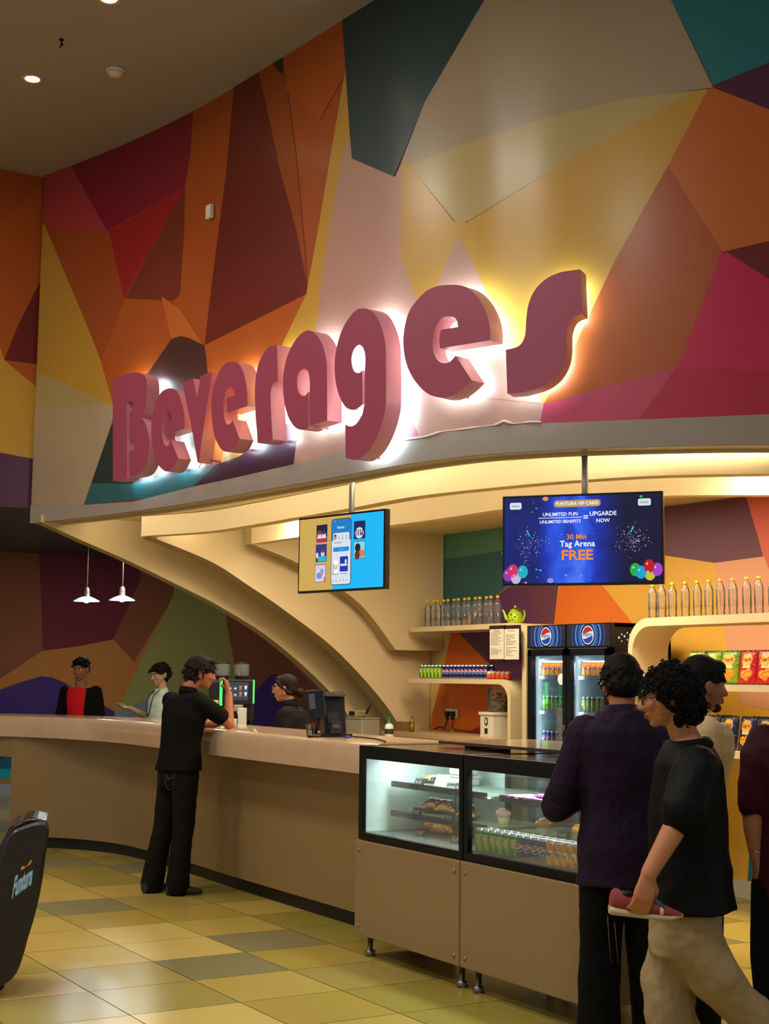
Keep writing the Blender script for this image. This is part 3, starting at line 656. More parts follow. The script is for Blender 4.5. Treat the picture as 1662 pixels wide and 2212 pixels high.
for x in (-11.25,): 
    m = MB(); m.box((x, 4.674, .10), (x+.006, 4.682, 1.0), mat('panel_joint', '4a3c28')); m.build('panel_joint', ctr)
# ------------------------------------------------------------------ display cases
BX = ((-7.36, -6.272), (-6.262, -5.18)); FY = 4.25
screw = mat('screw_steel', '9a9288', rough=.3, metal=.9); steel = mat('steel', '8c8a86', rough=.3, metal=.9); blk = mat('frame_black', '060505', rough=.35, noise=0, spec=.25); casem = mat('case_inner', 'b8c8c4', rough=.3, noise=.02)
clear = glassm('clear_glass', (.98, 1, .99), .45); slab = mat('case_panel', '8a7250', rough=.35, noise=.02)
cases = []
for ci, (x0, x1) in enumerate(BX):
    nm = ('left', 'right')[ci]
    r = thing('pastry_display_case', ('chilled glass pastry case next to the counter end, left of the two', 'chilled glass pastry case beside the man in the purple shirt, right of the two')[ci], 'display case', (0, 0, 0), 0, 'pastry display cases')
    m = MB(); m.box((x0, FY-.02, .12), (x1, FY+.70, .655), slab, .006); b = m.build('base_cabinet', r)
    for sx in (x0+.045, x1-.045):
        for z in (.17, .60):
            m = MB(); m.lathe([(.012, 0), (.012, .004), (.006, .007)], (sx, FY-.02, z), screw, 12, (0, -1, 0)); m.build('screw', b)
    for sx in (x0+.07, x1-.07):
        for sy in (FY+.05, FY+.62):
            m = MB(); m.lathe([(.03, 0), (.03, .03), (.015, .035), (.015, .12)], (sx, sy, 0), steel, 14); m.build('foot', r)
    # frame
    m = MB(); f = .035
    m.box((x0, FY, 1.125), (x1, FY+.03, 1.2), blk); m.box((x0, FY, .66), (x1, FY+.03, .70), blk)
    m.box((x0, FY, .70), (x0+f, FY+.03, 1.125), blk); m.box((x1-f, FY, .70), (x1, FY+.03, 1.125), blk)
    m.box((x0, FY+.66, .66), (x1, FY+.70, .70), blk); m.box((x0, FY+.66, 1.16), (x1, FY+.70, 1.2), blk)
    for xx in (x0, x1-.02, (x0+x1)/2-.01): m.box((xx, FY+.67, .70), (xx+.02, FY+.70, 1.16), blk)
    m.box((x0, FY+.03, 1.18), (x0+.02, FY+.66, 1.2), blk); m.box((x1-.02, FY+.03, 1.18), (x1, FY+.66, 1.2), blk)
    m.build('frame', r)
    m = MB(); m.box((x0+f, FY+.012, .70), (x1-f, FY+.018, 1.125), clear); m.build('front_glass', r)
    m = MB(); m.box((x0+.02, FY+.03, 1.19), (x1-.02, FY+.66, 1.198), mat('case_top', '8a7a64', rough=.08, noise=0)); m.build('top_panel', r)
    m = MB(); m.box((x0+.01, FY+.03, .70), (x0+.016, FY+.67, 1.18), casem if ci == 0 else clear); m.build('side_glass', r); m = MB(); m.box((x1-.016, FY+.03, .70), (x1-.01, FY+.67, 1.18), clear if ci == 0 else casem); m.build('side_glass', r)
    m = MB(); m.box((x0+.02, FY+.675, .70), ((x0+x1)/2, FY+.681, 1.16), casem if ci == 0 else glassm('fog_glass', (.78, .86, .86), .8, .1)); m.build('sliding_door', r)
    m = MB(); m.box(((x0+x1)/2, FY+.685, .70), (x1-.02, FY+.691, 1.16), glassm('fog_glass', (.78, .86, .86), .8, .1)); m.build('sliding_door', r)
    m = MB(); m.box((x0+.02, FY+.03, .665), (x1-.02, FY+.67, .70), mat('case_floor', '4c5a60', rough=.2)); m.build('case_floor', r)
    for z in (.80, .97):
        s_ = MB(); s_.box((x0+.06, FY+.20, z), (x1-.06, FY+.60, z+.008), mat('shelf_glass', 'a8b8a8', rough=.12, alpha=.75, noise=0)); so = s_.build('shelf', r)
        s_ = MB(); s_.box((x0+.06, FY+.185, z-.012), (x1-.06, FY+.20, z+.022), mat('shelf_edge', '5a5244', rough=.15, metal=.7, noise=0)); s_.build('shelf_edge', so)
        s_ = MB(); s_.box((x0+.08, FY+.21, z-.012), (x1-.08, FY+.235, z-.004), emi('case_led_warm', (1, .86, .55), 7)); s_.build('led_tube', so)
    m = MB(); m.box((x0+.05, FY+.05, 1.165), (x1-.05, FY+.08, 1.178), emi('case_led', (.85, .95, 1), 12)); m.build('led_tube', r)
    light('AREA', ((x0+x1)/2, FY+.2, 1.16), (14, 30)[ci], (.80, .96, .92), (x1-x0-.15, .08), to=((x0+x1)/2, FY+.4, .6))
    cases.append(r)
# raised glass top behind the cases
m = MB(); m.box((-6.95, 4.55, 1.225), (-5.3, 5.2, 1.240), mat('top_ledge', 'b89c7c', rough=.1, noise=0)); r = thing('counter_glass_top', 'glossy brown glass top lying above the pastry cases', 'glass top'); m.build('glass_slab', r)
m = MB(); m.box((-6.95, 4.54, 1.224), (-5.3, 4.55, 1.2405), mat('edge_brown', '38241c', rough=.3)); m.build('edge_trim', r)
for x in (-6.8, -5.9, -5.4): m = MB(); m.box((x, 4.62, 1.2), (x+.06, 4.9, 1.225), blk); m.build('spacer', r)
# ------------------------------------------------------------------ televisions
SCB = mat('screen_bezel', '060608', rough=.25, noise=0); polem = mat('pole_grey', '8f8c88', rough=.4, metal=.3)
E_ = lambda k, c, s=1.0: emi('scr_'+k, c, s)
def tv(name, label, P, dirx, pxl, pxr, pyt, pyb, pole):
    dirx = Vector((*dirx, 0)).normalized(); n = Vector((dirx.y, -dirx.x, 0))
    a = onpl(pxl, (pyt+pyb)/2, P, n); b = onpl(pxr, (pyt+pyb)/2, P, n)
    cxp = (pxl+pxr)/2; zt = onpl(cxp, pyt, P, n).z; zb = onpl(cxp, pyb, P, n).z
    C = (a+b)/2; C.z = (zt+zb)/2; w_ = (b-a).length; h = zt-zb
    r = thing(name, label, 'television', C, math.atan2(dirx.y, dirx.x))
    m = MB(); m.box((-w_/2, 0, -h/2), (w_/2, .045, h/2), SCB, .004); m.box((-w_*.3, .045, -h*.35), (w_*.3, .075, h*.2), SCB); m.build('cabinet', r)
    m = MB(); m.cyl((0, .10, 0), (0, .10, 2.985-C.z), .021, polem, 16); m.box((-.10, .06, 2.975-C.z), (.10, .14, 2.99-C.z), polem); m.box((-.05, .075, -.05), (.05, .10, .05), polem); m.build('ceiling_pole', r)
    return r, w_, h
# left screen: app advert
P0 = Vector((-8.28, 4.80, 0))
r, w_, h = tv('wall_television', 'hanging screen with a phone app advert on yellow and cyan', P0, (.975, .217), 645, 832, 1109, 1277, 1)
sw, sh = w_-.03, h-.03
def rect(m, x0, x1, z0, z1, y, mt):     # fractions of the screen, from its upper left
    X = lambda f: (-.5+f)*sw; Z = lambda f: (.5-f)*sh
    m.add([(X(x0), y, Z(z1)), (X(x1), y, Z(z1)), (X(x1), y, Z(z0)), (X(x0), y, Z(z0))], [(0, 1, 2, 3)], mt)
def rrect(m, x0, x1, z0, z1, y, mt, rad=.02):
    X = lambda f: (-.5+f)*sw; Z = lambda f: (.5-f)*sh; a, b, c, d = X(x0), X(x1), Z(z1), Z(z0); pts = []
    for cx, cz, s0 in ((b-rad, d-rad, 0), (a+rad, d-rad, 90), (a+rad, c+rad, 180), (b-rad, c+rad, 270)):
        for k in range(6): t = math.radians(s0+k*18); pts.append((cx+rad*math.cos(t), y, cz+rad*math.sin(t)))
    m.add(pts, [tuple(range(len(pts)))], mt)
def disc(m, cx, cz, rx, rz, y, mt, n=18):
    X = (-.5+cx)*sw; Z = (.5-cz)*sh
    m.add([(X+rx*sw*math.cos(2*math.pi*k/n), y, Z+rz*sh*math.sin(2*math.pi*k/n)) for k in range(n)], [tuple(range(n))], mt)
def stext(m, s, cx, cz, wd, y, mt, bold=.0, hh=None):
    X = (-.5+cx)*sw; Z = (.5-cz)*sh
    addtext(m, s, mt, lambda u, v: Vector((X+u, y, Z+v)), width=wd*sw if wd else None, height=hh*sh if hh else None, bold=bold)
m = MB(); rect(m, 0, 1, 0, 1, -.0015, E_('sand', 'dcb45c', .85)); rect(m, .62, 1, 0, 1, -.002, E_('cyan', '0cb8f6', 1.0)); rect(m, .41, .62, .86, 1, -.002, E_('cyan', '0cb8f6'))
m.build('screen', r)
g = MB()
rrect(g, .393, .634, .04, .945, -.003, E_('phoneedge', '10365c', .6), .025); rrect(g, .40, .627, .05, .935, -.0035, E_('white', 'dce6f2', .95), .02)
rrect(g, .40, .627, .05, .34, -.004, E_('blue', '0c7cc8'), .02); rect(g, .40, .627, .20, .34, -.0042, E_('blue', '0c7cc8')); rrect(g, .42, .61, .235, .42, -.005, E_('white', 'dce6f2'), .008)
rrect(g, .42, .61, .43, .49, -.005, E_('blue2', '0c8cd8'), .006); stext(g, 'ADD CARD', .515, .46, .05, -.006, E_('white', 'dce6f2'))
stext(g, 'Funtura', .51, .16, .085, -.006, E_('white', 'dce6f2'), .03); stext(g, '9:41', .44, .075, .02, -.006, E_('white', 'dce6f2'))
disc(g, .445, .295, .016, .032, -.006, E_('skin', 'c87c5c')); disc(g, .445, .268, .016, .014, -.0062, E_('hairred', '7a2420'))
for k, c in enumerate(('e8b820', 'c8a430', '8c96a8')): disc(g, .487+k*.045, .285, .006, .012, -.006, E_('dot%d' % k, c)); rect(g, .478+k*.045, .497+k*.045, .31, .318, -.006, E_('ink', '3a4450'))
rect(g, .43, .52, .365, .372, -.006, E_('ink', '3a4450'))
disc(g, .455, .69, .022, .05, -.006, E_('skin2', 'e8c4a8')); disc(g, .455, .635, .027, .035, -.0062, E_('white2', 'ffffff')); rrect(g, .432, .478, .73, .79, -.0058, E_('white2', 'ffffff'), .006); rect(g, .425, .43, .65, .79, -.006, E_('ink', '3a4450'))
rect(g, .505, .60, .56, .765, -.006, E_('royal', '1830b8', .9)); rect(g, .512, .59, .66, .69, -.0065, E_('white', 'dce6f2')); disc(g, .575, .63, .012, .03, -.0065, E_('white', 'dce6f2'))
for x in (.415, .515): rect(g, x, x+.075, .79, .797, -.006, E_('ink', '3a4450'))
for k in range(5): disc(g, .42+k*.043, .885, .006, .011, -.006, E_('grey', '8a96a4'))
def thumb(x0, x1, z0, z1, bg): rect(g, x0-.004, x1+.004, z0-.006, z1+.006, -.003, E_('thumbedge', '2a3448', .6)); rect(g, x0, x1, z0, z1, -.0035, E_('th'+bg, bg))
thumb(.215, .34, .105, .335, '1c1838'); rect(g, .215, .34, .285, .335, -.0045, E_('thred', 'c02858')); 
for x, hc in ((.25, '8c3838'), (.305, '3c3058')): disc(g, x, .245, .024, .05, -.004, E_('face', 'e8d0c0')); disc(g, x, .205, .026, .03, -.0042, E_('h'+hc, hc)); disc(g, x, .275, .03, .02, -.0041, E_('jac', 'e8e4f0'))
thumb(.21, .335, .375, .605, '2a3488'); rect(g, .235, .335, .535, .605, -.0045, E_('thcy', '18b8d8')); disc(g, .292, .50, .022, .04, -.004, E_('face', 'e8d0c0')); disc(g, .292, .465, .018, .025, -.0042, E_('h8c3838', '8c3838')); disc(g, .225, .52, .016, .04, -.004, E_('face', 'e8d0c0'))
thumb(.205, .328, .655, .885, 'd4ccec'); disc(g, .255, .80, .035, .045, -.004, E_('per', '7c8cd0')); disc(g, .285, .75, .022, .05, -.0042, E_('gry', 'a09cb0')); disc(g, .32, .86, .012, .04, -.0042, E_('orn', 'd87850'))
thumb(.665, .79, .105, .335, '10205c'); disc(g, .727, .26, .05, .075, -.004, E_('white', 'dce6f2')); 
for k in range(4): rect(g, .685+k*.025, .695+k*.025, .21, .30, -.0043, E_('th10205c', '10205c'))
disc(g, .755, .275, .014, .02, -.0045, E_('thred', 'c02858'))
thumb(.665, .79, .38, .60, '8cd8e8'); disc(g, .755, .54, .035, .05, -.004, E_('orn', 'd87850')); disc(g, .71, .46, .033, .06, -.0042, E_('afro', '241418')); disc(g, .705, .56, .03, .06, -.0043, E_('neck', '5c2c28'))
g.build('screen_graphics', r)
# right screen
P0 = Vector((-6.42, 5.34, 0))
r, w_, h = tv('wall_television', 'larger hanging screen with a dark blue membership offer', P0, (.784, .62), 1086, 1434, 1066, 1264, 1)
sw, sh = w_-.028, h-.028
# deep blue picture, lighter glow in the middle (image content of the screen)
m = MB()
sm = bpy.data.materials.new('screen_picture'); sm.use_nodes = True; nt = sm.node_tree; bs_ = nt.nodes['Principled BSDF']
bs_.inputs['Base Color'].default_value = (.01, .01, .01, 1); bs_.inputs['Emission Strength'].default_value = 1; bs_.inputs['Roughness'].default_value = .4; bs_.inputs['Specular IOR Level'].default_value = .2
def nd(t, **k):
    n_ = nt.nodes.new(t)
    for a_, b_ in k.items(): setattr(n_, a_, b_)
    return n_
tc_ = nd('ShaderNodeTexCoord'); sx_ = nd('ShaderNodeSeparateXYZ'); nt.links.new(tc_.outputs['Object'], sx_.inputs[0])
nz_ = nd('ShaderNodeTexNoise'); nz_.inputs['Scale'].default_value = 3.2; nz_.inputs['Distortion'].default_value = 1.6; nt.links.new(tc_.outputs['Object'], nz_.inputs['Vector'])
def mr_(src, a0, a1, b0, b1, mode='SMOOTHSTEP'):
    n_ = nd('ShaderNodeMapRange'); n_.interpolation_type = mode; nt.links.new(src, n_.inputs[0])
    for i_, v_ in zip((1, 2, 3, 4), (a0, a1, b0, b1)): n_.inputs[i_].default_value = v_
    return n_.outputs[0]
def mu_(a_, b_, op='MULTIPLY'):
    n_ = nd('ShaderNodeMath', operation=op); nt.links.new(a_, n_.inputs[0])
    if isinstance(b_, (int, float)): n_.inputs[1].default_value = b_
    else: nt.links.new(b_, n_.inputs[1])
    return n_.outputs[0]
lft = mr_(sx_.outputs[0], -sw*.32, -sw*.12, 0, 1); rgt = mr_(sx_.outputs[0], -sw*.02, sw*.22, 1, 0); band_ = mu_(lft, rgt)
fac = mu_(mu_(nz_.outputs['Fac'], .95), mu_(band_, .32, 'ADD')); fac = mu_(fac, mr_(sx_.outputs[0], sw*.15, sw*.3, 1, .12))
cr_ = nd('ShaderNodeValToRGB'); nt.links.new(fac, cr_.inputs[0]); e_ = cr_.color_ramp.elements
e_[0].position = .0; e_[0].color = (.004, .004, .02, 1); e_[1].position = 1; e_[1].color = (.10, .25, 1, 1)
for p_, c_ in ((.16, (.004, .012, .14, 1)), (.42, (.008, .03, .40, 1)), (.62, (.02, .09, .75, 1))): x_ = e_.new(p_); x_.color = c_
nt.links.new(cr_.outputs[0], bs_.inputs['Emission Color'])
rect(m, 0, 1, 0, 1, -.0015, sm)
m.build('screen', r)
g = MB(); Wt = E_('whitebright', 'f4f6ff', 1.1); Or = E_('orange', 'ff8c18', 1.0)
rrect(g, .325, .625, .045, .125, -.003, E_('gold', 'c8a068', .9), .018); stext(g, 'FUNTURA VIP CARD', .475, .085, .27, -.004, Wt, .012)
stext(g, 'UNLIMITED FUN', .365, .205, .225, -.004, Wt, .012); rect(g, .225, .505, .243, .249, -.004, Wt); stext(g, 'UNLIMITED BENEFITS', .365, .29, .265, -.004, Wt, .01)
stext(g, '=', .53, .245, .03, -.004, Wt, .012); stext(g, 'UPGARDE', .64, .21, .17, -.004, Wt, .012); stext(g, 'NOW', .64, .29, .085, -.004, Wt, .012)
stext(g, '30 Min', .47, .47, .125, -.004, Or, .012); stext(g, 'Tag Arena', .475, .56, .225, -.004, Wt, .012); stext(g, 'FREE', .475, .68, .20, -.004, Or, .022, .115)
for x0, x1, t_ in ((.035, .112, 'Funtura'), (.86, .94, 'CoCo')): rrect(g, x0, x1, .055, .135, -.003, E_('white', 'dce6f2'), .01); stext(g, t_, (x0+x1)/2, .095, .05, -.004, E_('ink', '3a4450'), .02)
rr = random.Random(5); cc = ['e8e8ff', 'f0d8ff', '8c8cff', 'ffd8c0', 'c060d8', '4868ff', 'ffffff']
for cx, cz, n_ in ((.165, .55, 130), (.83, .52, 170)):
    for k in range(n_):
        x = rr.gauss(cx, .05); z = rr.gauss(cz, .085); s_ = rr.uniform(.0012, .003); disc(g, x, z, s_, s_*1.8, -.003, E_('cf%d' % (k % 7), cc[k % 7], .9), 5)
for x, z, c, s_ in ((.21, .13, '40c8ff', .006), (.185, .17, '40c8ff', .005), (.19, .06, '4090ff', .004), (.21, .84, '30c0ff', .007), (.235, .85, '30c0ff', .009), (.215, .93, '30c0ff', .005), (.40, .91, '30b8ff', .009), (.5, .92, 'd088ff', .006), (.58, .44, '9040d0', .006), (.37, .44, 'e09080', .004), (.27, .02, 'e09870', .02), (.88, .03, '20d060', .01), (.56, .97, 'b068c0', .004), (.14, .99, 'd07890', .01), (.3, .97, 'a090e8', .022)):
    disc(g, x, z, s_, s_*1.3, -.003, E_('b'+c, c, .9), 10)
for x, z, a_ in ((.155, .42, -1), (.82, .40, 1)):
    X = (-.5+x)*sw; Z = (.5-z)*sh; g.add([(X-.012, -.004, Z-.018*a_), (X-.006, -.004, Z-.022*a_), (X+.014, -.004, Z+.014*a_), (X+.008, -.004, Z+.018*a_)], [(0, 1, 2, 3)], E_('tealst', '20c8c8'))
def ballon(x, z, c, hl): disc(g, x, z, .034, .075, -.0035-.0002*hl, E_('bal'+c, c, .8)); disc(g, x-.012, z-.025, .006, .014, -.0042-.0002*hl, E_('balh', 'ffe0e8', .7), 10)
for x, z, c, k in ((.025, .90, 'a040c0', 0), (.075, .93, 'd8c8e8', 0), (.12, .865, '18c0d8', 1), (.055, .85, 'e83078', 2), (.84, .86, '20c040', 0), (.875, .89, '18b0e8', 1), (.975, .86, 'b848e0', 1), (.93, .91, 'd8d040', 0), (.925, .82, 'd01828', 3)): ballon(x, z, c, k)
g.build('screen_graphics', r)
# ------------------------------------------------------------------ drink cans
def can_mesh(kind):
    R, H_ = .0265, .125
    pr = [(.019, 0), (.0245, .004), (R, .012)] + [(R, .012+.101*k/34) for k in range(1, 35)] + [(.0235, .120), (.0225, .1235), (.0235, .125), (.021, .1235)]
    al = mat('can_metal', 'b8bcc0', rough=.25, metal=.9, noise=0)
    C = {k: mat('can_'+k, v, rough=.3, noise=0) for k, v in {'navy': '10206c', 'red': 'c81c28', 'white': 'e8e8ec', 'green': '0c6c2c', 'lime': '9cc818', 'amber': 'c8681c', 'amberd': '7c3810', 'gold': 'd8a030', 'dew': '7cb820', 'dewd': '1c5c24', 'ink': '18285c', 'pink': 'b82c50', 'dewy': 'b8d048'}.items()}
    def mf(a, z):
        a = ((a+math.pi/2+math.pi) % (2*math.pi))-math.pi      # 0 at the front (-y)
        u = a*R; v = z-.065
        if z < .012 or z > .114: return al
        if kind == 'cola':
            d = math.hypot(u, v)
            if d < .021:
                wv = .004*math.sin(u*120)
                if d > .0185: return C['white']
                return C['red'] if v > .006+wv else (C['navy'] if v < -.006+wv else C['white'])
            return C['navy']
        if kind == 'lemon':
            if math.hypot(u+.003, v-.006) < .011: return C['red'] if math.hypot(u+.003, v-.006) < .0075 else C['white']
            return C['lime'] if (u-.01) > -.3*(v+.04)-0.005 and v < .034 else C['green']
        if kind == 'dew':
            if abs(v-.012-u*.6) < .009 and abs(u) < .02: return C['pink'] if abs(v-.012-u*.6) < .005 else C['white']
            return C['dewd'] if v > .032 or (u+v*.5) < -.012 else (C['dewy'] if (u-v) > .02 else C['dew'])
        if kind == 'amber':
            if abs(v) < .007 and abs(u) < .02: return C['white'] if abs(u-.004) < .006 else C['ink']
            return C['gold'] if (v < -.02 and math.sin(a*7) > .2) else (C['amberd'] if v > .04 else C['amber'])
        if kind == 'orange':
            if abs(v) < .012 and abs(u) < .016: return C['white'] if (u+v) > 0 else C['green']
            return C['gold'] if math.sin(a*5+v*90) > .1 else C['amber']
    m = MB(); m.lathe(pr, (0, 0, 0), al, 72, mf=mf)
    txt = {'cola': 'pepsi', 'lemon': '7', 'dew': 'DEW', 'amber': 'STING', 'orange': 'Slice'}[kind]; z0 = {'cola': .065, 'lemon': .071, 'dew': .08, 'amber': .065, 'orange': .065}[kind]
    col = {'cola': 'navy', 'lemon': 'white', 'dew': 'dewd', 'amber': 'ink', 'orange': 'dewd'}[kind]
    def W(u, v): a = u/R-math.pi/2; return Vector(((R+.0004)*math.cos(a), (R+.0004)*math.sin(a), z0+v))
    addtext(m, txt.upper() if kind in ('cola', 'dew') else txt, C[col], W, width={'cola': .028, 'lemon': .007, 'dew': .03, 'amber': .026, 'orange': .022}[kind], height=.009, bold=.02)
    return m
CANS = {}
DESC = {'cola': 'navy blue cola can', 'lemon': 'green and lime lemon soda can', 'dew': 'lime green citrus soda can', 'amber': 'amber energy drink can', 'orange': 'orange and gold soda can'}
def can(kind, loc, label, group, rz=0):
    if kind not in CANS:
        o = can_mesh(kind).build('drink_can'); CANS[kind] = o
    else: o = CANS[kind].copy(); COL.objects.link(o)
    o.location = loc; o.rotation_euler = (0, 0, rz); tag(o, label, 'drink can', group); return o
# ------------------------------------------------------------------ water bottles
def petm(nm_='pet_plastic', tint=(.97, .98, .99), df_=.07):
    m = glassm(nm_, tint, 1.3, .12); nt = m.node_tree
    if 'Diffuse BSDF' not in nt.nodes:
        out = [n for n in nt.nodes if n.type == 'OUTPUT_MATERIAL'][0]; src = out.inputs[0].links[0].from_socket
        df = nt.nodes.new('ShaderNodeBsdfDiffuse'); df.inputs[0].default_value = (.8, .85, .9, 1); mx = nt.nodes.new('ShaderNodeMixShader'); mx.inputs[0].default_value = df_
        nt.links.new(src, mx.inputs[1]); nt.links.new(df.outputs[0], mx.inputs[2]); nt.links.new(mx.outputs[0], out.inputs[0])
    return m
def bottle_protos():
    m = MB(); g = petm()
    m.lathe([(.018, 0), (.029, .004), (.032, .014), (.0285, .030), (.0325, .055), (.0325, .058), (.031, .060), (.0325, .062), (.0325, .165), (.0318, .180), (.024, .205), (.014, .224), (.0125, .240)], (0, 0, 0), g, 20)
    for k in range(6):
        a = k*math.pi/3; m.tube([(.0325*math.cos(a), .0325*math.sin(a), .062), (.0325*math.cos(a), .0325*math.sin(a), .165)], .0012, g, 5)
    c = MB(); c.lathe([(.0135, .232), (.0155, .233), (.0155, .243), (.0145, .244), (.0145, .252), (.013, .254)], (0, 0, 0), mat('cap_yellow', 'f0b408', rough=.4, noise=0), 16)
    return m, c
bottle0 = None
def bottle(loc, label, group, rz=0):
    global bottle0
    if bottle0 is None:
        bottle0 = tag(thing('water_bottle', label, 'bottle', loc, rz, group), label, 'bottle'); a, b = bottle_protos(); a.build('bottle_body', bottle0); b.build('cap', bottle0); return bottle0
    return dup(bottle0, loc, rz, label, group)
# ------------------------------------------------------------------ left wall shelves
shm = mat('shelf_cream', 'd6c49c', rough=.45, noise=.02, nscale=2)
def ywall(x): return wy(x)-.004
# upper shelf curving down into a tall post
def band_shelf(name, label, outer, inner, y0, y1):
    m = MB(); m.prism(outer + inner[::-1], 'y', y0, y1, shm); o = m.build(name); return tag(o, label, 'shelf')
def arc(cx, cz, r_, a0, a1, n=10): return [(cx+r_*math.cos(math.radians(a0+(a1-a0)*k/n)), cz+r_*math.sin(math.radians(a0+(a1-a0)*k/n))) for k in range(n+1)]
band_shelf('wall_shelf', 'upper cream shelf holding clear bottles, bending down beside the fridge', [(-11.55, 2.075)] + arc(-9.93, 1.855, .22, 90, 0) + [(-9.71, .0)], [(-11.55, 2.03)] + arc(-9.96, 1.84, .19, 90, 0) + [(-9.77, .0)], 7.22, 7.72)
band_shelf('wall_shelf', 'lower cream shelf holding cans, bending down at its right end', [(-11.55, 1.592)] + arc(-10.06, 1.442, .15, 90, 0) + [(-9.91, .0)], [(-11.55, 1.55)] + arc(-10.09, 1.41, .14, 90, 0) + [(-9.95, .0)], 7.2, 7.7)
for k in range(14):
    x = -11.42+k*.0865; bottle((x, 7.33+(k % 2)*.012, 2.0765), 'clear yellow-capped water bottle, number %s from the left, upper left shelf' % ('one two three four five six seven eight nine ten eleven twelve thirteen fourteen'.split()[k]), 'water bottles on the left shelf', k*.7)
names = 'first second third fourth fifth sixth'.split()
G = 'soda cans on the lower left shelf'
k = 0
for i in range(6):
    for j in range(2): 
        x = -11.42+i*.0625; can('lemon', (x, 7.27+j*.062, 1.593), 'green lemon soda can on the lower left shelf, %s column, %s row' % (names[i], ('front', 'back')[j]), G, .3)
for i in range(12):
    for j in range(2):
        x = -11.04+i*.0615; can('cola', (x, 7.27+j*.062, 1.593), 'navy cola can on the lower left shelf, %s row, column %s' % (('front', 'back')[j], 'one two three four five six seven eight nine ten eleven twelve'.split()[i]), G, .35)
# egg-shaped chocolate packs in orange wrappers
em = mat('foil_orange', 'd8502c', rough=.3, noise=.1); ew = mat('foil_white', 'f0dcd0', rough=.3)
egg0 = None
for i in range(9):
    x = -10.30+(i//2)*.068; y = 7.26+(i % 2)*.06; lb = 'orange and white candy egg, %s, number %d from the cola cans' % (('front row', 'back row')[i % 2], i//2+1)
    if egg0 is None:
        m = MB(); m.lathe([(.001, 0), (.018, .003), (.028, .018), (.030, .032), (.026, .050), (.016, .066), (.001, .072)], (0, 0, 0), em, 16, mf=lambda a, z: ew if z > .042 else None); egg0 = m.build('candy_egg'); o = egg0
    else: o = egg0.copy(); COL.objects.link(o)
    o.location = (x, y, 1.593); tag(o, lb, 'candy', 'candy eggs on the lower left shelf')
# green dotted kettle
r = thing('enamel_kettle', 'lime green kettle with dark dots at the end of the upper shelf', 'kettle', (-10.03, 7.34, 2.0765), .5)
kg = mat('kettle_green', '9cb81c', rough=.25, noise=.03); kd = mat('kettle_dot', '4a3410', rough=.4, noise=0)
m = MB(); m.lathe([(.062, 0), (.066, .004), (.068, .03), (.064, .075), (.052, .10), (.045, .105)], (0, 0, 0), kg, 28); m.build('body', r)
m = MB(); m.lathe([(.047, .105), (.046, .112), (.030, .125), (.010, .132), (.008, .138), (.013, .145), (.012, .153), (.002, .157)], (0, 0, 0), kg, 24); m.build('lid', r)
m = MB(); m.tube([(-.055, 0, .03), (-.085, 0, .045), (-.098, 0, .075), (-.110, 0, .105), (-.122, 0, .118)], [.02, .017, .012, .009, .010], kg, 12); m.build('spout', r)
m = MB(); m.tube([(.05, -.0, .098), (.085, -.0, .110), (.09, 0, .075), (.078, 0, .03), (.062, 0, .02)], .008, kg, 10); m.tube([(-.02, -.02, .128), (.04, -.04, .125), (.085, -.02, .112)], .007, kd, 8); m.build('handle', r)
m = MB()
for a, z in ((-100, .05), (-70, .075), (-60, .03), (-120, .03), (-85, .022), (-140, .06), (-40, .055)):
    t = math.radians(a-28)
    for q in range(4): c = Vector((math.cos(t), math.sin(t), 0)); u = Vector((-math.sin(t), math.cos(t), 0)); m.ell(c*.0665+Vector((0, 0, z))+u*(.0045*math.cos(q*1.57))+Vector((0, 0, .0045*math.sin(q*1.57))), (.004, .004, .004), kd, n=8)
m.build('dots', r)
# two documents in frames
pap = mat('paper', 'd8d0c0', rough=.7, noise=.03); ink = mat('print_ink', '77716c', rough=.8, noise=0); inkd = mat('print_dark', '3c3838', rough=.8, noise=0); fr_ = mat('frame_plum', '2c1420', rough=.3)
for i, (px, lb) in enumerate(((1074, 'left framed document on the dark board under the kettle'), (1106, 'right framed document on the dark board, nearer the fridge'))):
    c = aty(px, 1390, 7.16); r = thing('document_frame', lb, 'notice', (c.x, 7.16, c.z))
    wd, hd = (.104, .27); m = MB(); m.box((-wd-.012, 0, -hd/2-.03), (wd+.012, .012, hd/2+.02), fr_); m.build('frame', r)
    m = MB(); m.box((-wd, -.002, -hd/2), (wd, 0, hd/2-.012), pap); m.build('sheet', r)
    m = MB(); q = random.Random(i)
    for k in range(15):
        z = hd/2-.05-k*.0135; a0 = -wd*.8; a1 = a0+wd*1.6*q.uniform(.4, 1)
        if q.random() < .8: m.add([(a0, -.003, z), (a1, -.003, z), (a1, -.003, z+.004), (a0, -.003, z+.004)], [(0, 1, 2, 3)], ink)
    addtext(m, 'LICENCE' if i == 0 else 'CERTIFICATE', inkd, lambda u, v: Vector((u, -.003, hd/2-.03+v)), width=.1); m.build('print', r)
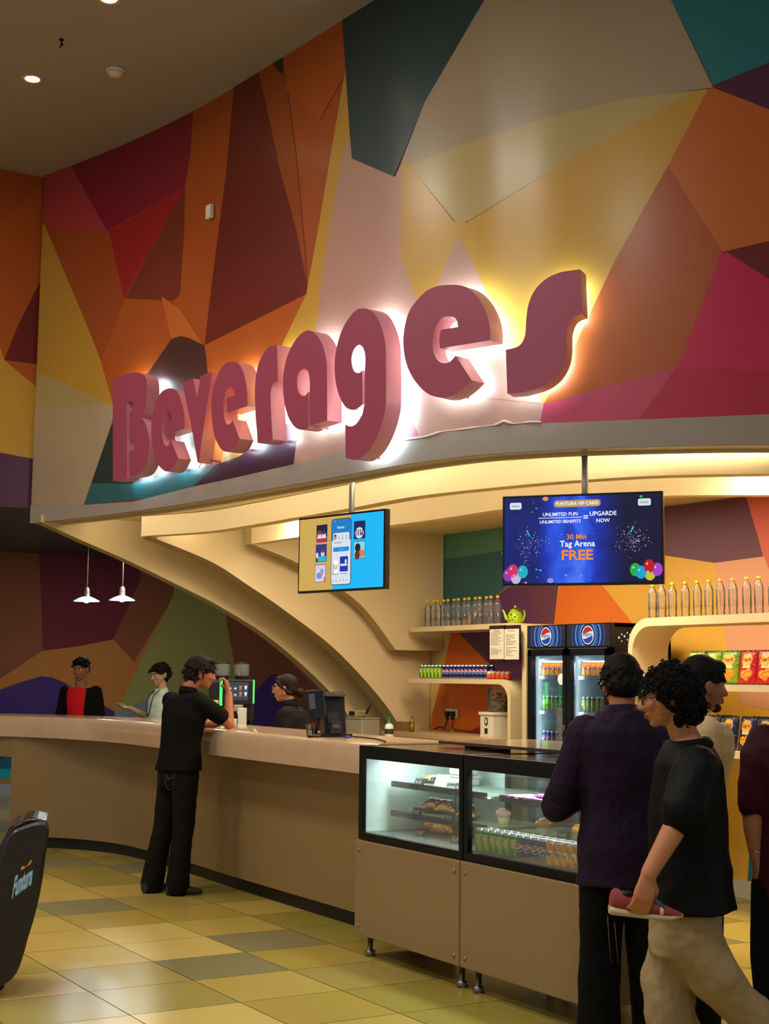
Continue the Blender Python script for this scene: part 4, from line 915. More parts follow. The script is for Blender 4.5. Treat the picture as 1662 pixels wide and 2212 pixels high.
# power socket with two plugs and cables
c = to_back(979, 1541); yy = wy(c[0]); r = thing('power_socket', 'white double wall socket with two black plugs on the orange wall', 'socket', (c[0], yy-.004, c[1]))
m = MB(); m.box((-.10, -.012, -.045), (.10, 0, .045), wp, .003); m.build('plate', r)
rub = mat('rubber_black', '14120f', rough=.5)
for sx in (-.05, .045):
    m = MB(); m.box((sx-.022, -.05, -.028), (sx+.022, -.012, .02), rub, .005); m.box((sx-.012, -.045, -.06), (sx+.012, -.02, -.028), rub, .003); m.build('plug', r)
def cable(pts, rad, mt, label, name='power_cable'):
    m = MB(); m.tube(crom(pts, 6), rad, mt, 7); return tag(m.build(name), label, 'cable')
X, Z = c
cable([(X-.05, yy-.035, Z-.065), (X-.06, yy-.06, Z-.14), (X-.12, yy-.07, 1.13), (X-.2, yy-.08, 1.105)], .008, rub, 'thick black cable hanging from the left plug of the wall socket')
cable([(X+.045, yy-.035, Z-.065), (X+.08, yy-.06, Z-.14), (X+.25, yy-.1, max(1.11, Z-.23)), (X+.5, yy-.15, max(1.11, Z-.25)), (X+.72, yy-.2, max(1.11, Z-.2))], .006, rub, 'black cable sagging from the right plug towards the sticker box')
cable([(X-.38, yy-.12, 1.11), (X-.30, yy-.10, Z-.25), (X-.12, yy-.08, Z-.20), (X+.06, yy-.08, Z-.24), (X+.14, yy-.10, 1.11)], .014, mat('hose_grey', '8a7468', rough=.5), 'grey looped hose standing behind the worktop', 'hose')
# back worktop
m = MB(); m.box((-11.8, 7.05, 1.05), (-9.98, 7.62, 1.09), mat('worktop_tan', 'b89a74', rough=.35)); m.build('worktop', thing('back_worktop', 'tan worktop along the back wall below the shelves', 'worktop'))
m = MB(); m.box((-11.75, 7.1, 0), (-10.0, 7.6, 1.05), cream); m.build('cabinet', [o for o in bpy.data.objects if o.name == 'back_worktop'][0])
# clear dispenser box with bits of scrap, on a white base with stickers
r = thing('dispenser', 'clear tub dispenser on a white sticker-covered base in the shelf niche', 'dispenser', (aty(1078, 1560, 7.36).x, 7.36, 1.0905), 0)
m = MB(); m.prism([(-.11, 0), (.09, 0), (.09, .19), (-.11, .20)], 'y', -.12, .12, wp); m.build('base', r)
m = MB(); m.box((-.13, -.13, .19), (.10, .13, .215), wp, .004); m.build('base_rim', r)
m = MB(); m.lathe([(.085, .215), (.092, .225), (.10, .40), (.103, .42)], (-.01, 0, 0), petm('tub_clear', (.93, .93, .92), .06), 24); m.build('tub', r)
m = MB(); q = random.Random(2)
for k in range(46):
    a = q.uniform(0, 6.28); rd = q.uniform(0, .08); z = q.uniform(.23, .38); m.ell((-.01+rd*math.cos(a), rd*math.sin(a), z), (.022, .014, .01), [mat('scrap_%d' % i, c_, rough=.4) for i, c_ in enumerate(('5c5650', '8c7c64', '2c2c2c', 'a8a49c'))][k % 4], n=8)
o = m.build('contents', r)
o['kind'] = 'stuff'
m = MB(); m.ell((-.02, -.122, .135), (.028, .003, .038), mat('sticker_green', '1c4c40', rough=.4), n=20); m.ell((-.02, -.1245, .135), (.014, .002, .02), wp, n=16); m.box((-.04, -.125, .03), (.0, -.12, .075), mat('sticker_black', '1a1a1a', rough=.5)); m.build('sticker', r)
# soap bottle, oil bottle, plastic tub, steel pot with tongs
c = aty(841, 1572, 6.6)
r = thing('soap_bottle', 'white pump bottle with a green nozzle on the back counter', 'bottle', (c.x, 6.6, 1.0505))
m = MB(); m.lathe([(.036, 0), (.04, .006), (.04, .11), (.034, .13), (.016, .142)], (0, 0, 0), wp, 20); m.build('bottle_body', r)
m = MB(); gp_ = mat('pump_green', '1c8c4c', rough=.4); m.lathe([(.017, .142), (.017, .156), (.006, .158), (.006, .185)], (0, 0, 0), gp_, 14); m.box((-.035, -.008, .185), (.012, .008, .196), gp_, .002); m.build('pump', r)
m = MB(); m.lathe([(.0402, .05), (.0402, .095)], (0, 0, 0), mat('label_dark', '20301c', rough=.5), 20, cap=False, mf=lambda a, z: None); 
lv = [v for v in m.v]; m.build('label_band', r)
m = MB(); m.box((c.x-.8, 6.3, 1.0), (c.x+.45, 6.85, 1.05), mat('worktop_tan', 'b89a74')); r2 = thing('side_worktop', 'tan side worktop carrying the soap bottle and steel pot', 'worktop'); m.build('worktop', r2)
m = MB(); m.box((c.x-.75, 6.35, 0), (c.x+.4, 6.8, 1.0), cream); m.build('cabinet', r2)
c2 = aty(890, 1585, 7.2)
r = thing('oil_bottle', 'small glass bottle of yellow oil beside the brown tub', 'bottle', (c2.x, 7.2, 1.0901))
m = MB(); m.lathe([(.022, 0), (.024, .004), (.024, .09), (.012, .115), (.010, .14)], (0, 0, 0), glassm('oil_glass', (.9, .9, .7), .9), 16); m.build('bottle_body', r)
m = MB(); m.lathe([(.020, .004), (.021, .07), (.018, .072)], (0, 0, 0), mat('oil', 'c8a018', rough=.1, noise=0), 16); m.build('oil', r)
m = MB(); m.lathe([(.0115, .138), (.0115, .155)], (0, 0, 0), steel, 12); m.build('cap', r)
c2 = aty(864, 1585, 7.2); r = thing('plastic_tub', 'translucent brown plastic tub between the soap and the oil bottle', 'tub', (c2.x, 7.25, 1.0901))
m = MB(); m.prism([(-.055, 0), (.055, 0), (.062, .085), (-.062, .085)], 'y', -.05, .05, mat('tub_brown', 'a07c50', rough=.3, trans=.3)); m.build('tub', r)
m = MB(); m.box((-.065, -.053, .085), (.065, .053, .092), mat('tub_lid', 'b08c60', rough=.3)); m.build('lid', r)
c = aty(785, 1560, 6.6)
r = thing('deep_fryer', 'square steel fryer with a black basket handle behind the till', 'fryer', (c.x-.02, 6.6, 1.0505), .2)
stl = mat('steel_dull', 'a09c8c', rough=.4, metal=.4)
m = MB(); m.box((-.12, -.11, 0), (.12, .11, .17), stl, .008); m.build('tank', r)
m = MB(); m.box((-.125, -.115, .17), (.125, .115, .18), stl, .003); m.build('rim', r)
m = MB(); m.tube([(.02, 0, .18), (.05, -.01, .21), (.07, -.01, .22)], .004, steel, 6); m.tube([(.07, -.01, .22), (.13, -.02, .30)], .012, rub, 8); m.build('basket_handle', r)
m = MB(); m.box((-.14, -.05, .18), (-.02, .08, .245), mat('fryer_head', '8a7a60', rough=.5), .01); m.box((-.12, -.055, .20), (-.05, -.05, .235), rub); m.build('control_head', r)
# ------------------------------------------------------------------ two door drinks fridge
FX0, FX1, FYY, FT = -9.40, -8.35, 7.0, 2.03
r = thing('drinks_fridge', 'black two-door drinks fridge with lit blue logo header', 'fridge', (0, 0, 0))
fb = mat('fridge_black', '0a0a10', rough=.25, noise=0); fw_ = mat('fridge_inner', 'c4d8dc', rough=.4, noise=0)
xm = (FX0+FX1)/2-.015
m = MB(); t_ = .03; yb = 7.6
m.box((FX0, FYY+.04, .10), (FX0+t_, yb, FT), fb); m.box((FX1-t_, FYY+.04, .10), (FX1, yb, FT), fb); m.box((FX0, yb-.03, .10), (FX1, yb, FT), fb); m.box((FX0, FYY+.04, FT-.03), (FX1, yb, FT), fb); m.box((FX0, FYY+.04, 0), (FX1, yb, .22), fb); m.box((xm-.01, FYY+.04, .2), (xm+.01, yb-.04, 1.8), fw_)
m.build('body', r)
m = MB(); m.box((FX0+t_, yb-.04, .22), (FX1-t_, yb-.03, 1.82), fw_); m.box((FX0+t_, FYY+.06, .22), (FX0+t_+.004, yb-.04, 1.82), fw_); m.box((FX1-t_-.004, FYY+.06, .22), (FX1-t_, yb-.04, 1.82), fw_); m.box((FX0+t_, FYY+.05, 1.80), (FX1-t_, yb-.04, 1.82), fw_); m.box((FX0+t_, FYY+.05, .22), (FX1-t_, yb-.04, .23), fw_); m.build('liner', r)
# header panels
HB = {k: emi('hd_'+k, c_, s_) for k, c_, s_ in (('navy', '081430', .6), ('blue', '1c58b0', .8), ('lblue', '68a8f0', .9), ('white', 'f0f4ff', .9), ('red', 'd81c2c', .8), ('royal', '1840a8', .8), ('ink', '202838', .3))}
for hx0, hx1 in ((FX0, xm-.004), (xm+.004, FX1)):
    m = MB(); m.box((hx0, FYY, 1.845), (hx1, FYY+.04, FT), fb); hdr = m.build('header', r)
    m = MB(); cxh = (hx0+hx1)/2-.0; cz = 1.94; wd = hx1-hx0; hh = .165
    def q_(x0, x1, z0, z1, mt, y): m.add([(x0, y, z0), (x1, y, z0), (x1, y, z1), (x0, y, z1)], [(0, 1, 2, 3)], mt)
    q_(hx0+.008, hx1-.008, 1.855, 2.022, HB['navy'], FYY-.001)
    def ring(rx0, rx1, rz0, rz1, mt, y, n=40):
        vs = []; fs = []
        for k in range(n):
            a = 2*math.pi*k/n; vs += [(cxh+rx0*math.cos(a), y, cz+max(-.083, min(.082, rz0*math.sin(a)))), (cxh+rx1*math.cos(a), y, cz+max(-.083, min(.082, rz1*math.sin(a))))]
        for k in range(n): j = (k+1) % n; fs.append((2*k, 2*k+1, 2*j+1, 2*j))
        m.add(vs, fs, mt)
    ring(.19, .20, .20, .22, HB['blue'], FYY-.002); ring(.14, .165, .14, .17, HB['blue'], FYY-.002); ring(.146, .154, .15, .155, HB['lblue'], FYY-.0025); ring(.085, .125, .09, .14, HB['blue'], FYY-.0028); ring(.09, .097, .09, .10, HB['lblue'], FYY-.003); ring(.0, .072, .0, .072, HB['white'], FYY-.0035)
    def blob(fn, mt):
        n = 24; top = []; bot = []
        for k in range(n+1):
            u = -1+2*k/n; x = u*.064; zt, zb = fn(u); top.append((cxh+x, FYY-.004, cz+zt)); bot.append((cxh+x, FYY-.004, cz+zb))
        m.add(bot+top, [(k, k+1, n+2+k, n+1+k) for k in range(n)], mt)
    blob(lambda u: (.064*math.sqrt(max(0, 1-u*u)), max(-.9, min(.064*math.sqrt(max(0, 1-u*u)), .020+.008*math.sin(u*2.6)))), HB['red'])
    blob(lambda u: (min(.9, max(-.064*math.sqrt(max(0, 1-u*u)), -.020+.008*math.sin(u*2.6))), -.064*math.sqrt(max(0, 1-u*u))), HB['royal'])
    addtext(m, 'PEPSI', HB['ink'], lambda u, v: Vector((cxh+u, FYY-.0045, cz+v)), width=.108, height=.026, bold=.02)
    m.build('logo_panel', hdr)
fg = glassm('fridge_glass', (.96, .99, 1), .8)
for di, (dx0, dx1) in enumerate(((FX0+.004, xm-.004), (xm+.004, FX1-.03))):
    m = MB(); f = .045
    m.box((dx0, FYY, .25), (dx0+f, FYY+.04, 1.835), fb); m.box((dx1-f, FYY, .25), (dx1, FYY+.04, 1.835), fb); m.box((dx0, FYY, 1.785), (dx1, FYY+.04, 1.835), fb); m.box((dx0, FYY, .25), (dx1, FYY+.04, .32), fb)
    d = m.build('door', r)
    m = MB(); m.box((dx0+f, FYY+.015, .32), (dx1-f, FYY+.022, 1.785), fg); m.build('pane', d)
    m = MB(); m.box((dx0+f+.004, FYY+.05, .32), (dx0+f+.022, FYY+.065, 1.78), emi('fridge_led', (.72, .92, 1), 2.5)); m.build('led_tube', r)
    m = MB(); m.box((dx0+.02, FYY-.002, 1.836), (dx1-.02, FYY+.02, 1.842), steel); m.build('trim_strip', d)
    if di == 0: m = MB(); m.box((dx1-.03, FYY-.02, 1.20), (dx1-.005, FYY, 1.24), screw, .003); m.build('lock', d)
    m = MB(); m.lathe([(.045, 0), (.045, .001)], (dx1-f-.03, FYY+.012, 1.60), mat('sticker_white', 'd8e4e4', rough=.4, noise=0), 24, (0, -1, 0)); m.build('sticker', d)
    for z in (1.62, 1.34, 1.06, .78, .5):
        m = MB(); m.box((dx0+.03, FYY+.09, z-.004), (dx1-.02, yb-.05, z), mat('fridge_shelf', 'a8b4c8', rough=.3, alpha=.8, noise=0)); m.box((dx0+.03, FYY+.085, z-.022), (dx1-.02, FYY+.09, z+.006), mat('price_rail', '8c94b0', rough=.3, noise=0)); m.build('fridge_shelf', r)
    light('AREA', ((dx0+dx1)/2, FYY+.10, 1.76), 8, (.75, .93, 1), (.4, .06), to=((dx0+dx1)/2, FYY+.4, .9))
    light('AREA', (dx0+.06, FYY+.07, 1.1), 6, (.75, .93, 1), (.04, 1.2), to=((dx0+dx1)/2+.1, FYY+.5, 1.1))
m = MB(); q = random.Random(4); dm = mat('side_dot', 'c8d4f0', rough=.4, noise=0); db = mat('side_dot_blue', '2c4c98', rough=.4, noise=0)
for zc in (1.95, 1.6, 1.25):
    for i in range(9):
        for j in range(5):
            z = zc+.02*i*.6-.055+j*.026-.03; y = FYY+.08+i*.055+(j % 2)*.027; s_ = .009-.0025*abs(j-2)
            if 1.0 < z < FT-.03: m.lathe([(s_, 0), (s_, .0006)], (FX1, y, z), dm if s_ > .005 else db, 8, (1, 0, 0))
m.build('side_pattern', r)
rowk = ('amber', 'lemon', 'cola'), ('amber', 'dew', 'dew')
word = 'one two three four five six seven eight'.split()
for di, (dx0, dx1) in enumerate(((FX0+.004, xm-.004), (xm+.004, FX1-.03))):
    for zi, z in enumerate((1.62, 1.34, 1.06)):
        kd_ = rowk[di][zi]
        for i in range(7):
            for j in range(2 if zi == 1 else 1):
                can(kd_, (dx0+.065+i*.0585, FYY+.13+j*.06, z+.0006), '%s behind the %s fridge door, %s shelf, spot %s%s' % (DESC[kd_], ('left', 'right')[di], ('top', 'middle', 'third')[zi], word[i], '' if zi != 1 else (', front' if j == 0 else ', back')), 'cans in the drinks fridge', .25+.1*((i*7+zi) % 3))
# price card
m = MB(); m.box((-9.12, 7.07, 1.20), (-9.03, 7.074, 1.255), mat('card_white', 'd8e0dc', rough=.5)); o = m.build('price_card'); tag(o, 'white price card reading 70 standing behind the fridge glass', 'price card')
m = MB(); addtext(m, 'Rs70', inkd, lambda u, v: Vector((-9.075+u, 7.069, 1.23+v)), width=.06, bold=.01); q = m.build('print'); q.parent = o
# ------------------------------------------------------------------ right shelf unit
SX = -8.13
r = thing('display_shelf_unit', 'cream wall unit with rounded corner holding bottles and chips', 'shelf unit')
m = MB(); m.prism([(-5.2, 2.05)] + arc(SX+.22, 1.83, .22, 90, 180) + [(SX, .0), (SX+.045, 0)] + arc(SX+.235, 1.80, .19, 180, 90)+[(-5.2, 1.99)], 'y', 6.98, 7.33, shm); m.build('outer_frame', r)
for z in (1.575, 1.13):
    m = MB(); m.box((SX+.045, 6.98, z-.045), (-5.2, 7.33, z), shm); m.build('shelf', r)
for i, px in enumerate((1411, 1431, 1454, 1482, 1508, 1533, 1558, 1585, 1615, 1641, 1672)):
    c = aty(px, 1334, 7.08); bottle((c.x, 7.08, 2.0515), 'clear water bottle with yellow cap, %s from the left on the right-hand unit top' % 'first second third fourth fifth sixth seventh eighth ninth tenth last'.split()[i], 'water bottles on the right unit', i*1.1)
# chip bags
BAG = {}
def bag_mesh(kind):
    W_, H_, D_ = .165, .235, .05; cols = {'red': ('b81420', '7c0c14'), 'green': ('7c9c20', '3c6414'), 'navy': ('14204c', '0a1028'), 'lime': ('98ac3c', '506c1c')}[kind]
    A = mat('bag_'+kind, cols[0], rough=.28, noise=.15, nscale=30, bump=.3); B = mat('bagd_'+kind, cols[1], rough=.3, noise=.1); Y = mat('bag_yellow', 'e8b848', rough=.3, noise=.1, nscale=30); Cp = mat('bag_chip', 'd88c20', rough=.4, noise=.25, nscale=60); Cr = mat('bag_cream', 'ead0a0', rough=.35)
    m = MB(); nx, nz = 44, 60
    def th(u, v): return D_/2*max(0, (1-abs(u)**2.6))**.6*max(0, (1-abs(v)**3.2))**.6
    q = random.Random(len(kind)); wc = [[q.uniform(-1, 1) for _ in range(22)] for _ in range(18)]; wr = [[(lambda a, b, fa, fb: (wc[a][b]*(1-fa)+wc[a+1][b]*fa)*(1-fb)+(wc[a][b+1]*(1-fa)+wc[a+1][b+1]*fa)*fb)(i*16//nx, j*20//nz, (i*16/nx) % 1, (j*20/nz) % 1) for j in range(nz+1)] for i in range(nx+1)]
    for side in (-1, 1):
        vs = []; 
        for i in range(nx+1):
            for j in range(nz+1):
                u = -1+2*i/nx; v = -1+2*j/nz; cr = .0022*wr[i][j]*(1-abs(v)**4)
                pin = 1-.05*abs(v)**6
                vs.append((u*W_/2*pin*(1-.04*math.cos(v*1.57)), side*(th(u, v)+.0008)+cr+.002*math.sin(j*1.1+i*.5)*(abs(v) > .86), H_/2+v*H_/2))
        for i in range(nx):
            for j in range(nz):
                u = -1+2*(i+.5)/nx; v = -1+2*(j+.5)/nz; a = i*(nz+1)+j; f = (a, a+nz+1, a+nz+2, a+1); mt = A
                if side < 0:
                    if v > .88 or v < -.9: mt = B
                    elif math.hypot(u/.58, (v-.42)/.36) < 1: mt = Y
                    elif abs(u) < .42 and -.08 < v < .16: mt = Cr
                    elif math.hypot(u/.72, (v+.42)/.38) < 1 and (math.hypot((u+.3)/.36, (v+.42)/.24) < 1 or math.hypot((u-.28)/.38, (v+.35)/.26) < 1 or math.hypot(u/.3, (v+.6)/.2) < 1): mt = Cp
                m.add([], [], mt) if False else None
                m.f.append([0]) if False else None
                m_idx = m.mi(mt); m._t = getattr(m, '_t', []); m._t.append((side, f, m_idx))
        o0 = len(m.v); m.v += [Vector(v_) for v_ in vs]
        for sd, f, k_ in m._t: m.f.append([o0+q_ for q_ in f]); m.m.append(k_); m.sm.append(True)
        m._t = []
    R_ = mat('lays_red', 'c8141c' if kind != 'red' else 'd8ccb8', rough=.4, noise=0)
    def P(u, v): 
        x, z = u, v+H_*.71; uu, vv = x/(W_/2), (z-H_/2)/(H_/2); return Vector((x, -(th(uu, vv)+.0045), z))
    addtext(m, "Lay's", R_, P, width=.075, height=.032, bold=.03, italic=.2)
    return m
def bag(kind, loc, label, group, rx=-.12, rz=0):
    if kind not in BAG: BAG[kind] = bag_mesh(kind).build('chip_bag'); o = BAG[kind]
    else: o = BAG[kind].copy(); COL.objects.link(o)
    o.location = loc; o.rotation_euler = (rx, 0, rz); return tag(o, label, 'chip bag', group)
ordw = 'first second third fourth fifth sixth seventh eighth ninth tenth'.split()
q = random.Random(9)
for i in range(8):
    for j in range(2):
        x = -7.52+i*.17; kind = 'lime' if i < 1 else 'green' if i < 3 else 'red'
        if j == 1 and i % 2: continue
        bag(kind, (x, 7.06+j*.10, 1.5765), '%s bag of chips on the upper chip shelf, %s from left, %s' % ({'lime': 'pale green', 'green': 'green', 'red': 'red'}[kind], ordw[i], ('front row', 'back row')[j]), 'chip bags on the upper shelf', -.16, q.uniform(-.12, .12))
for i in range(9):
    for j in range(2):
        x = -7.54+i*.17
        if j == 1 and i % 2 == 0: continue
        bag('navy', (x, 7.06+j*.10, 1.1315), 'dark blue bag of chips, lower chip shelf, %s from left, %s' % (ordw[i], ('front row', 'back row')[j]), 'chip bags on the lower shelf', -.16, q.uniform(-.12, .12))
# ------------------------------------------------------------------ people
V = Vector
def frame_from(d, side):
    d = d.normalized(); s_ = (side - d*side.dot(d)).normalized(); return s_, d.cross(s_)
def limb(m, mt, pts, radii, n=16, flat=1.0):
    """tapered limb: rings along a polyline with round ends"""
    pts = [V(p) for p in pts]; rings = []; pv = None
    P = []; Rr = []
    for i in range(len(pts)-1):
        k = 5
        for j in range(k): t = j/k; P.append(pts[i].lerp(pts[i+1], t)); Rr.append(radii[i]*(1-t)+radii[i+1]*t)
    P.append(pts[-1]); Rr.append(radii[-1])
    for i, p in enumerate(P):
        t = (P[min(i+1, len(P)-1)]-P[max(i-1, 0)]).normalized()
        a = (t.orthogonal() if pv is None else pv - t*pv.dot(t)); a = a.normalized(); pv = a
        rings.append((p, Rr[i], Rr[i]*flat, a, t.cross(a)))
    m.loft(rings, mt, n); m.ell(pts[0], (radii[0],)*3, mt, n=12); m.ell(pts[-1], (radii[-1],)*3, mt, n=12)
    for i in range(1, len(pts)-1): m.ell(pts[i], (radii[i],)*3, mt, n=12)
def hand(m, mt, wrist, d, palm, curl=.5, spread=.12, s=1.0, thumb=1):
    """d: direction to the fingers, palm: palm normal, thumb: +1/-1 side of the thumb"""
    d = d.normalized(); palm = (palm - d*palm.dot(d)).normalized(); side = d.cross(palm)*thumb
    k = s
    m.loft([(wrist, .026*k, .019*k, side, palm), (wrist+d*.03*k, .034*k, .017*k, side, palm), (wrist+d*.07*k, .042*k, .016*k, side, palm), (wrist+d*.095*k, .040*k, .013*k, side, palm)], mt, 14)
    for i, (off, L) in enumerate(((.030, .070), (.010, .078), (-.011, .073), (-.031, .058))):
        b = wrist + d*.088*k + side*off*k; dd = (d + side*(off*spread*30*.1)).normalized(); p = [b-dd*.012*k, b]; ang = 0
        for seg, f in enumerate((.45, .32, .23)):
            ang += curl*(.55 if seg == 0 else .95)*(1+.08*i); q = dd*math.cos(ang)+palm*math.sin(ang); p.append(p[-1]+q*L*f*k)
        limb(m, mt, p, [.0095*k, .0095*k, .0088*k, .0080*k, .0070*k][:len(p)], 10)
    tb = wrist + d*.022*k + side*.022*k; td = (side*.75+d*.65+palm*.35).normalized()
    p = [tb, tb+td*.038*k]; td2 = (d*.8+palm*(.4+curl*.4)+side*.25).normalized(); p += [p[-1]+td2*.03*k, p[-1]+td2*.03*k+(d*.7+palm*.5).normalized()*.022*k]
    limb(m, mt, p, [.013*k, .0115*k, .010*k, .0085*k], 10)
def head(m, mt, c, R, s=1.0, jaw=1.0):
    """c head centre, R 3x3: columns right, forward, up (local x right, y forward, z up)"""
    L = lambda x, y, z: c + R @ V((x*s, y*s, z*s)); E = lambda x, y, z, a, b, d_: m.ell(L(x, y, z), (a*s, b*s, d_*s), mt, R, 18)
    E(0, -.012, .025, .074, .094, .088); E(0, .012, -.01, .066, .080, .085); E(0, .018, -.055, .052*jaw, .062, .052); E(0, .055, -.088, .022*jaw, .024, .020)
    E(0, .070, .030, .050, .022, .020)                       # brow
    for sx in (-1, 1):
        E(sx*.033, .068, -.022, .022, .018, .020); E(sx*.074, -.010, -.008, .009, .019, .031); E(sx*.079, -.016, .006, .007, .014, .016)
    limb(m, mt, [L(0, .080, .018), L(0, .097, -.012), L(0, .104, -.027)], [.008*s, .011*s, .0125*s], 12); 
    for sx in (-1, 1): E(sx*.011, .093, -.031, .009, .011, .008)
    E(0, .083, -.055, .024, .010, .0065); E(0, .082, -.066, .021, .010, .0070)
    return L
def face_bits(root, c, R, s, brow=None, glasses=None, lipc='8c4a42', beard=None):
    L = lambda x, y, z: c + R @ V((x*s, y*s, z*s))
    m = MB()
    for sx in (-1, 1): m.ell(L(sx*.031, .073, .003), (.0125*s, .010*s, .0085*s), mat('eye_white', 'd8d4cc', rough=.3, noise=0), R, 12)
    for sx in (-1, 1): m.ell(L(sx*.031, .0795, .003), (.0062*s, .005*s, .0065*s), mat('eye_dark', '140c08', rough=.2, noise=0), R, 10)
    m.build('eyes', root)
    m = MB(); hb = mat('brow_hair', brow or '0e0a08', rough=.8, noise=0)
    for sx in (-1, 1): limb(m, hb, [L(sx*.014, .088, .022), L(sx*.030, .087, .028), L(sx*.048, .072, .024)], [.0035*s, .0042*s, .002*s], 8)
    m.build('eyebrows', root)
    m = MB(); lm = mat('lip', lipc, rough=.5, noise=0); m.ell(L(0, .0865, -.0555), (.022*s, .008*s, .005*s), lm, R, 12); m.ell(L(0, .0855, -.0650), (.019*s, .008*s, .0055*s), lm, R, 12); m.build('lips', root)
    if glasses:
        m = MB(); gm = mat('glasses_'+glasses[0], glasses[1], rough=.25, metal=.7, noise=0)
        for sx in (-1, 1):
            m.tube([L(sx*.033+.024*math.cos(a), .096, .001+.020*math.sin(a)) for a in [2*math.pi*k/18 for k in range(19)]], .0017*s, gm, 6)
            m.tube([L(sx*.057, .094, .006), L(sx*.078, .05, .008), L(sx*.082, -.01, .006)], .0018*s, gm, 6)
        m.tube([L(-.009, .096, .004), L(0, .099, .007), L(.009, .096, .004)], .0016*s, gm, 6)
        m.build('glasses', root)
    if beard:
        m = MB(); bm_ = mat('beard', '17100c', rough=.95, noise=.2, nscale=80)
        m.ell(L(0, .058, -.090), (.027*s, .027*s, .022*s), bm_, R, 14)
        for sx in (-1, 1): limb(m, bm_, [L(sx*.018, .062, -.088), L(sx*.040, .042, -.080)], [.014*s, .009*s], 10)
        for sx in (-1, 1): limb(m, bm_, [L(0, .090, -.0465), L(sx*.020, .084, -.052)], [.0045*s, .003*s], 8)
        fuse(m, 'beard', .004, 3, root)
def Rz(a): return Matrix.Rotation(a, 3, 'Z')
def HR(yaw, pitch=0, roll=0): return Rz(yaw) @ Matrix.Rotation(pitch, 3, 'X') @ Matrix.Rotation(roll, 3, 'Y')
def skin(k, c): return mat('skin_'+k, c, rough=.5, noise=.05, nscale=14, spec=.35)
def cloth(k, c, rough=.85): return mat('cloth_'+k, c, rough=rough, noise=.10, nscale=7, bump=.55, spec=.15)
def hairm(k='black', c='0b0908'): return mat('hair_'+k, c, rough=.7, noise=.3, nscale=60, bump=.3, spec=.2)
def tufts(m, mt, c, R, s, dirs, L0, n, rad=.010, seed=1, zmin=-1, droop=.3):
    """short locks over the scalp"""
    q = random.Random(seed)
    for _ in range(n):
        u = q.uniform(-1, 1); a = q.uniform(0, 2*math.pi); r_ = math.sqrt(1-u*u); d = V((r_*math.cos(a), r_*math.sin(a), u))
        if not dirs(d): continue
        p = c + R @ V((d.x*.080*s, (d.y*.100-.010)*s, (d.z*.095+.022)*s)); nd = R @ d
        f = (nd*.5 + R @ V((q.uniform(-.5, .5), q.uniform(-.7, .2), q.uniform(-.6, .1)-droop))).normalized()
        limb(m, mt, [p, p+nd*.008+f*L0*.5, p+nd*.006+f*L0], [rad, rad*.8, rad*.3], 6)
def hair_cap(m, mt, c, R, s, back=.0, top=.0, low=-.02, wide=0):
    L = lambda x, y, z: c + R @ V((x*s, y*s, z*s))
    m.ell(L(0, -.020, .040+top/2), ((.082+wide)*s, (.100+back)*s, (.083+top)*s), mt, R, 20)
    m.ell(L(0, -.050, low), ((.074+wide)*s, (.066+back)*s, .066*s), mt, R, 18)
def strip_text(m, txt, mt, C, right, up, width, bold=.02): addtext(m, txt, mt, lambda u, v: C+right*u+up*v, width=width, bold=bold)
def person(name, label, loc, phi, H=1.75, group=None):
    """phi: facing, degrees clockwise from straight away from the viewpoint; local x right, y forward"""
    f = FH*math.cos(math.radians(phi)) + RH*math.sin(math.radians(phi)); rz = math.atan2(f.y, f.x)-math.pi/2
    return thing(name, label, 'person', loc, rz, group)
def torso_rings(s, lean=0, dz=0, w=1.0, dpt=1.0, z0=.88, z1=1.44, flare=0):
    X = V((1, 0, 0)); Y = V((0, 1, 0)); out = []
    prof = [(.80, .165, .120), (.90, .170, .125), (1.0, .158, .112), (1.10, .152, .108), (1.2, .168, .118), (1.3, .188, .122), (1.38, .190, .110), (1.43, .160, .090), (1.47, .085, .070), (1.50, .060, .060)]
    for z, a, b in prof:
        if z < z0-.001 or z > z1+.001: continue
        k = 1+flare*max(0, (1.25-z))
        y = lean*(z-.9)*s if z > .9 else 0
        out.append((V((0, y, z*s+dz)), a*s*w*k, b*s*dpt*k, X, Y))
    return out
def shoe(m, mt, ms, ank, fwd, s=1.0):
    fwd = V((fwd.x, fwd.y, 0)).normalized(); sd = V((fwd.y, -fwd.x, 0)); g = V((ank.x, ank.y, 0)); up = V((0, 0, 1))
    m.loft([(g-fwd*.075*s+up*.045, .034, .040, sd, up), (g-fwd*.03+up*.05, .040, .048, sd, up), (g+fwd*.05*s+up*.042, .044, .038, sd, up), (g+fwd*.12*s+up*.032, .048, .028, sd, up), (g+fwd*.175*s+up*.026, .036, .020, sd, up), (g+fwd*.195*s+up*.022, .015, .012, sd, up)], mt, 18)
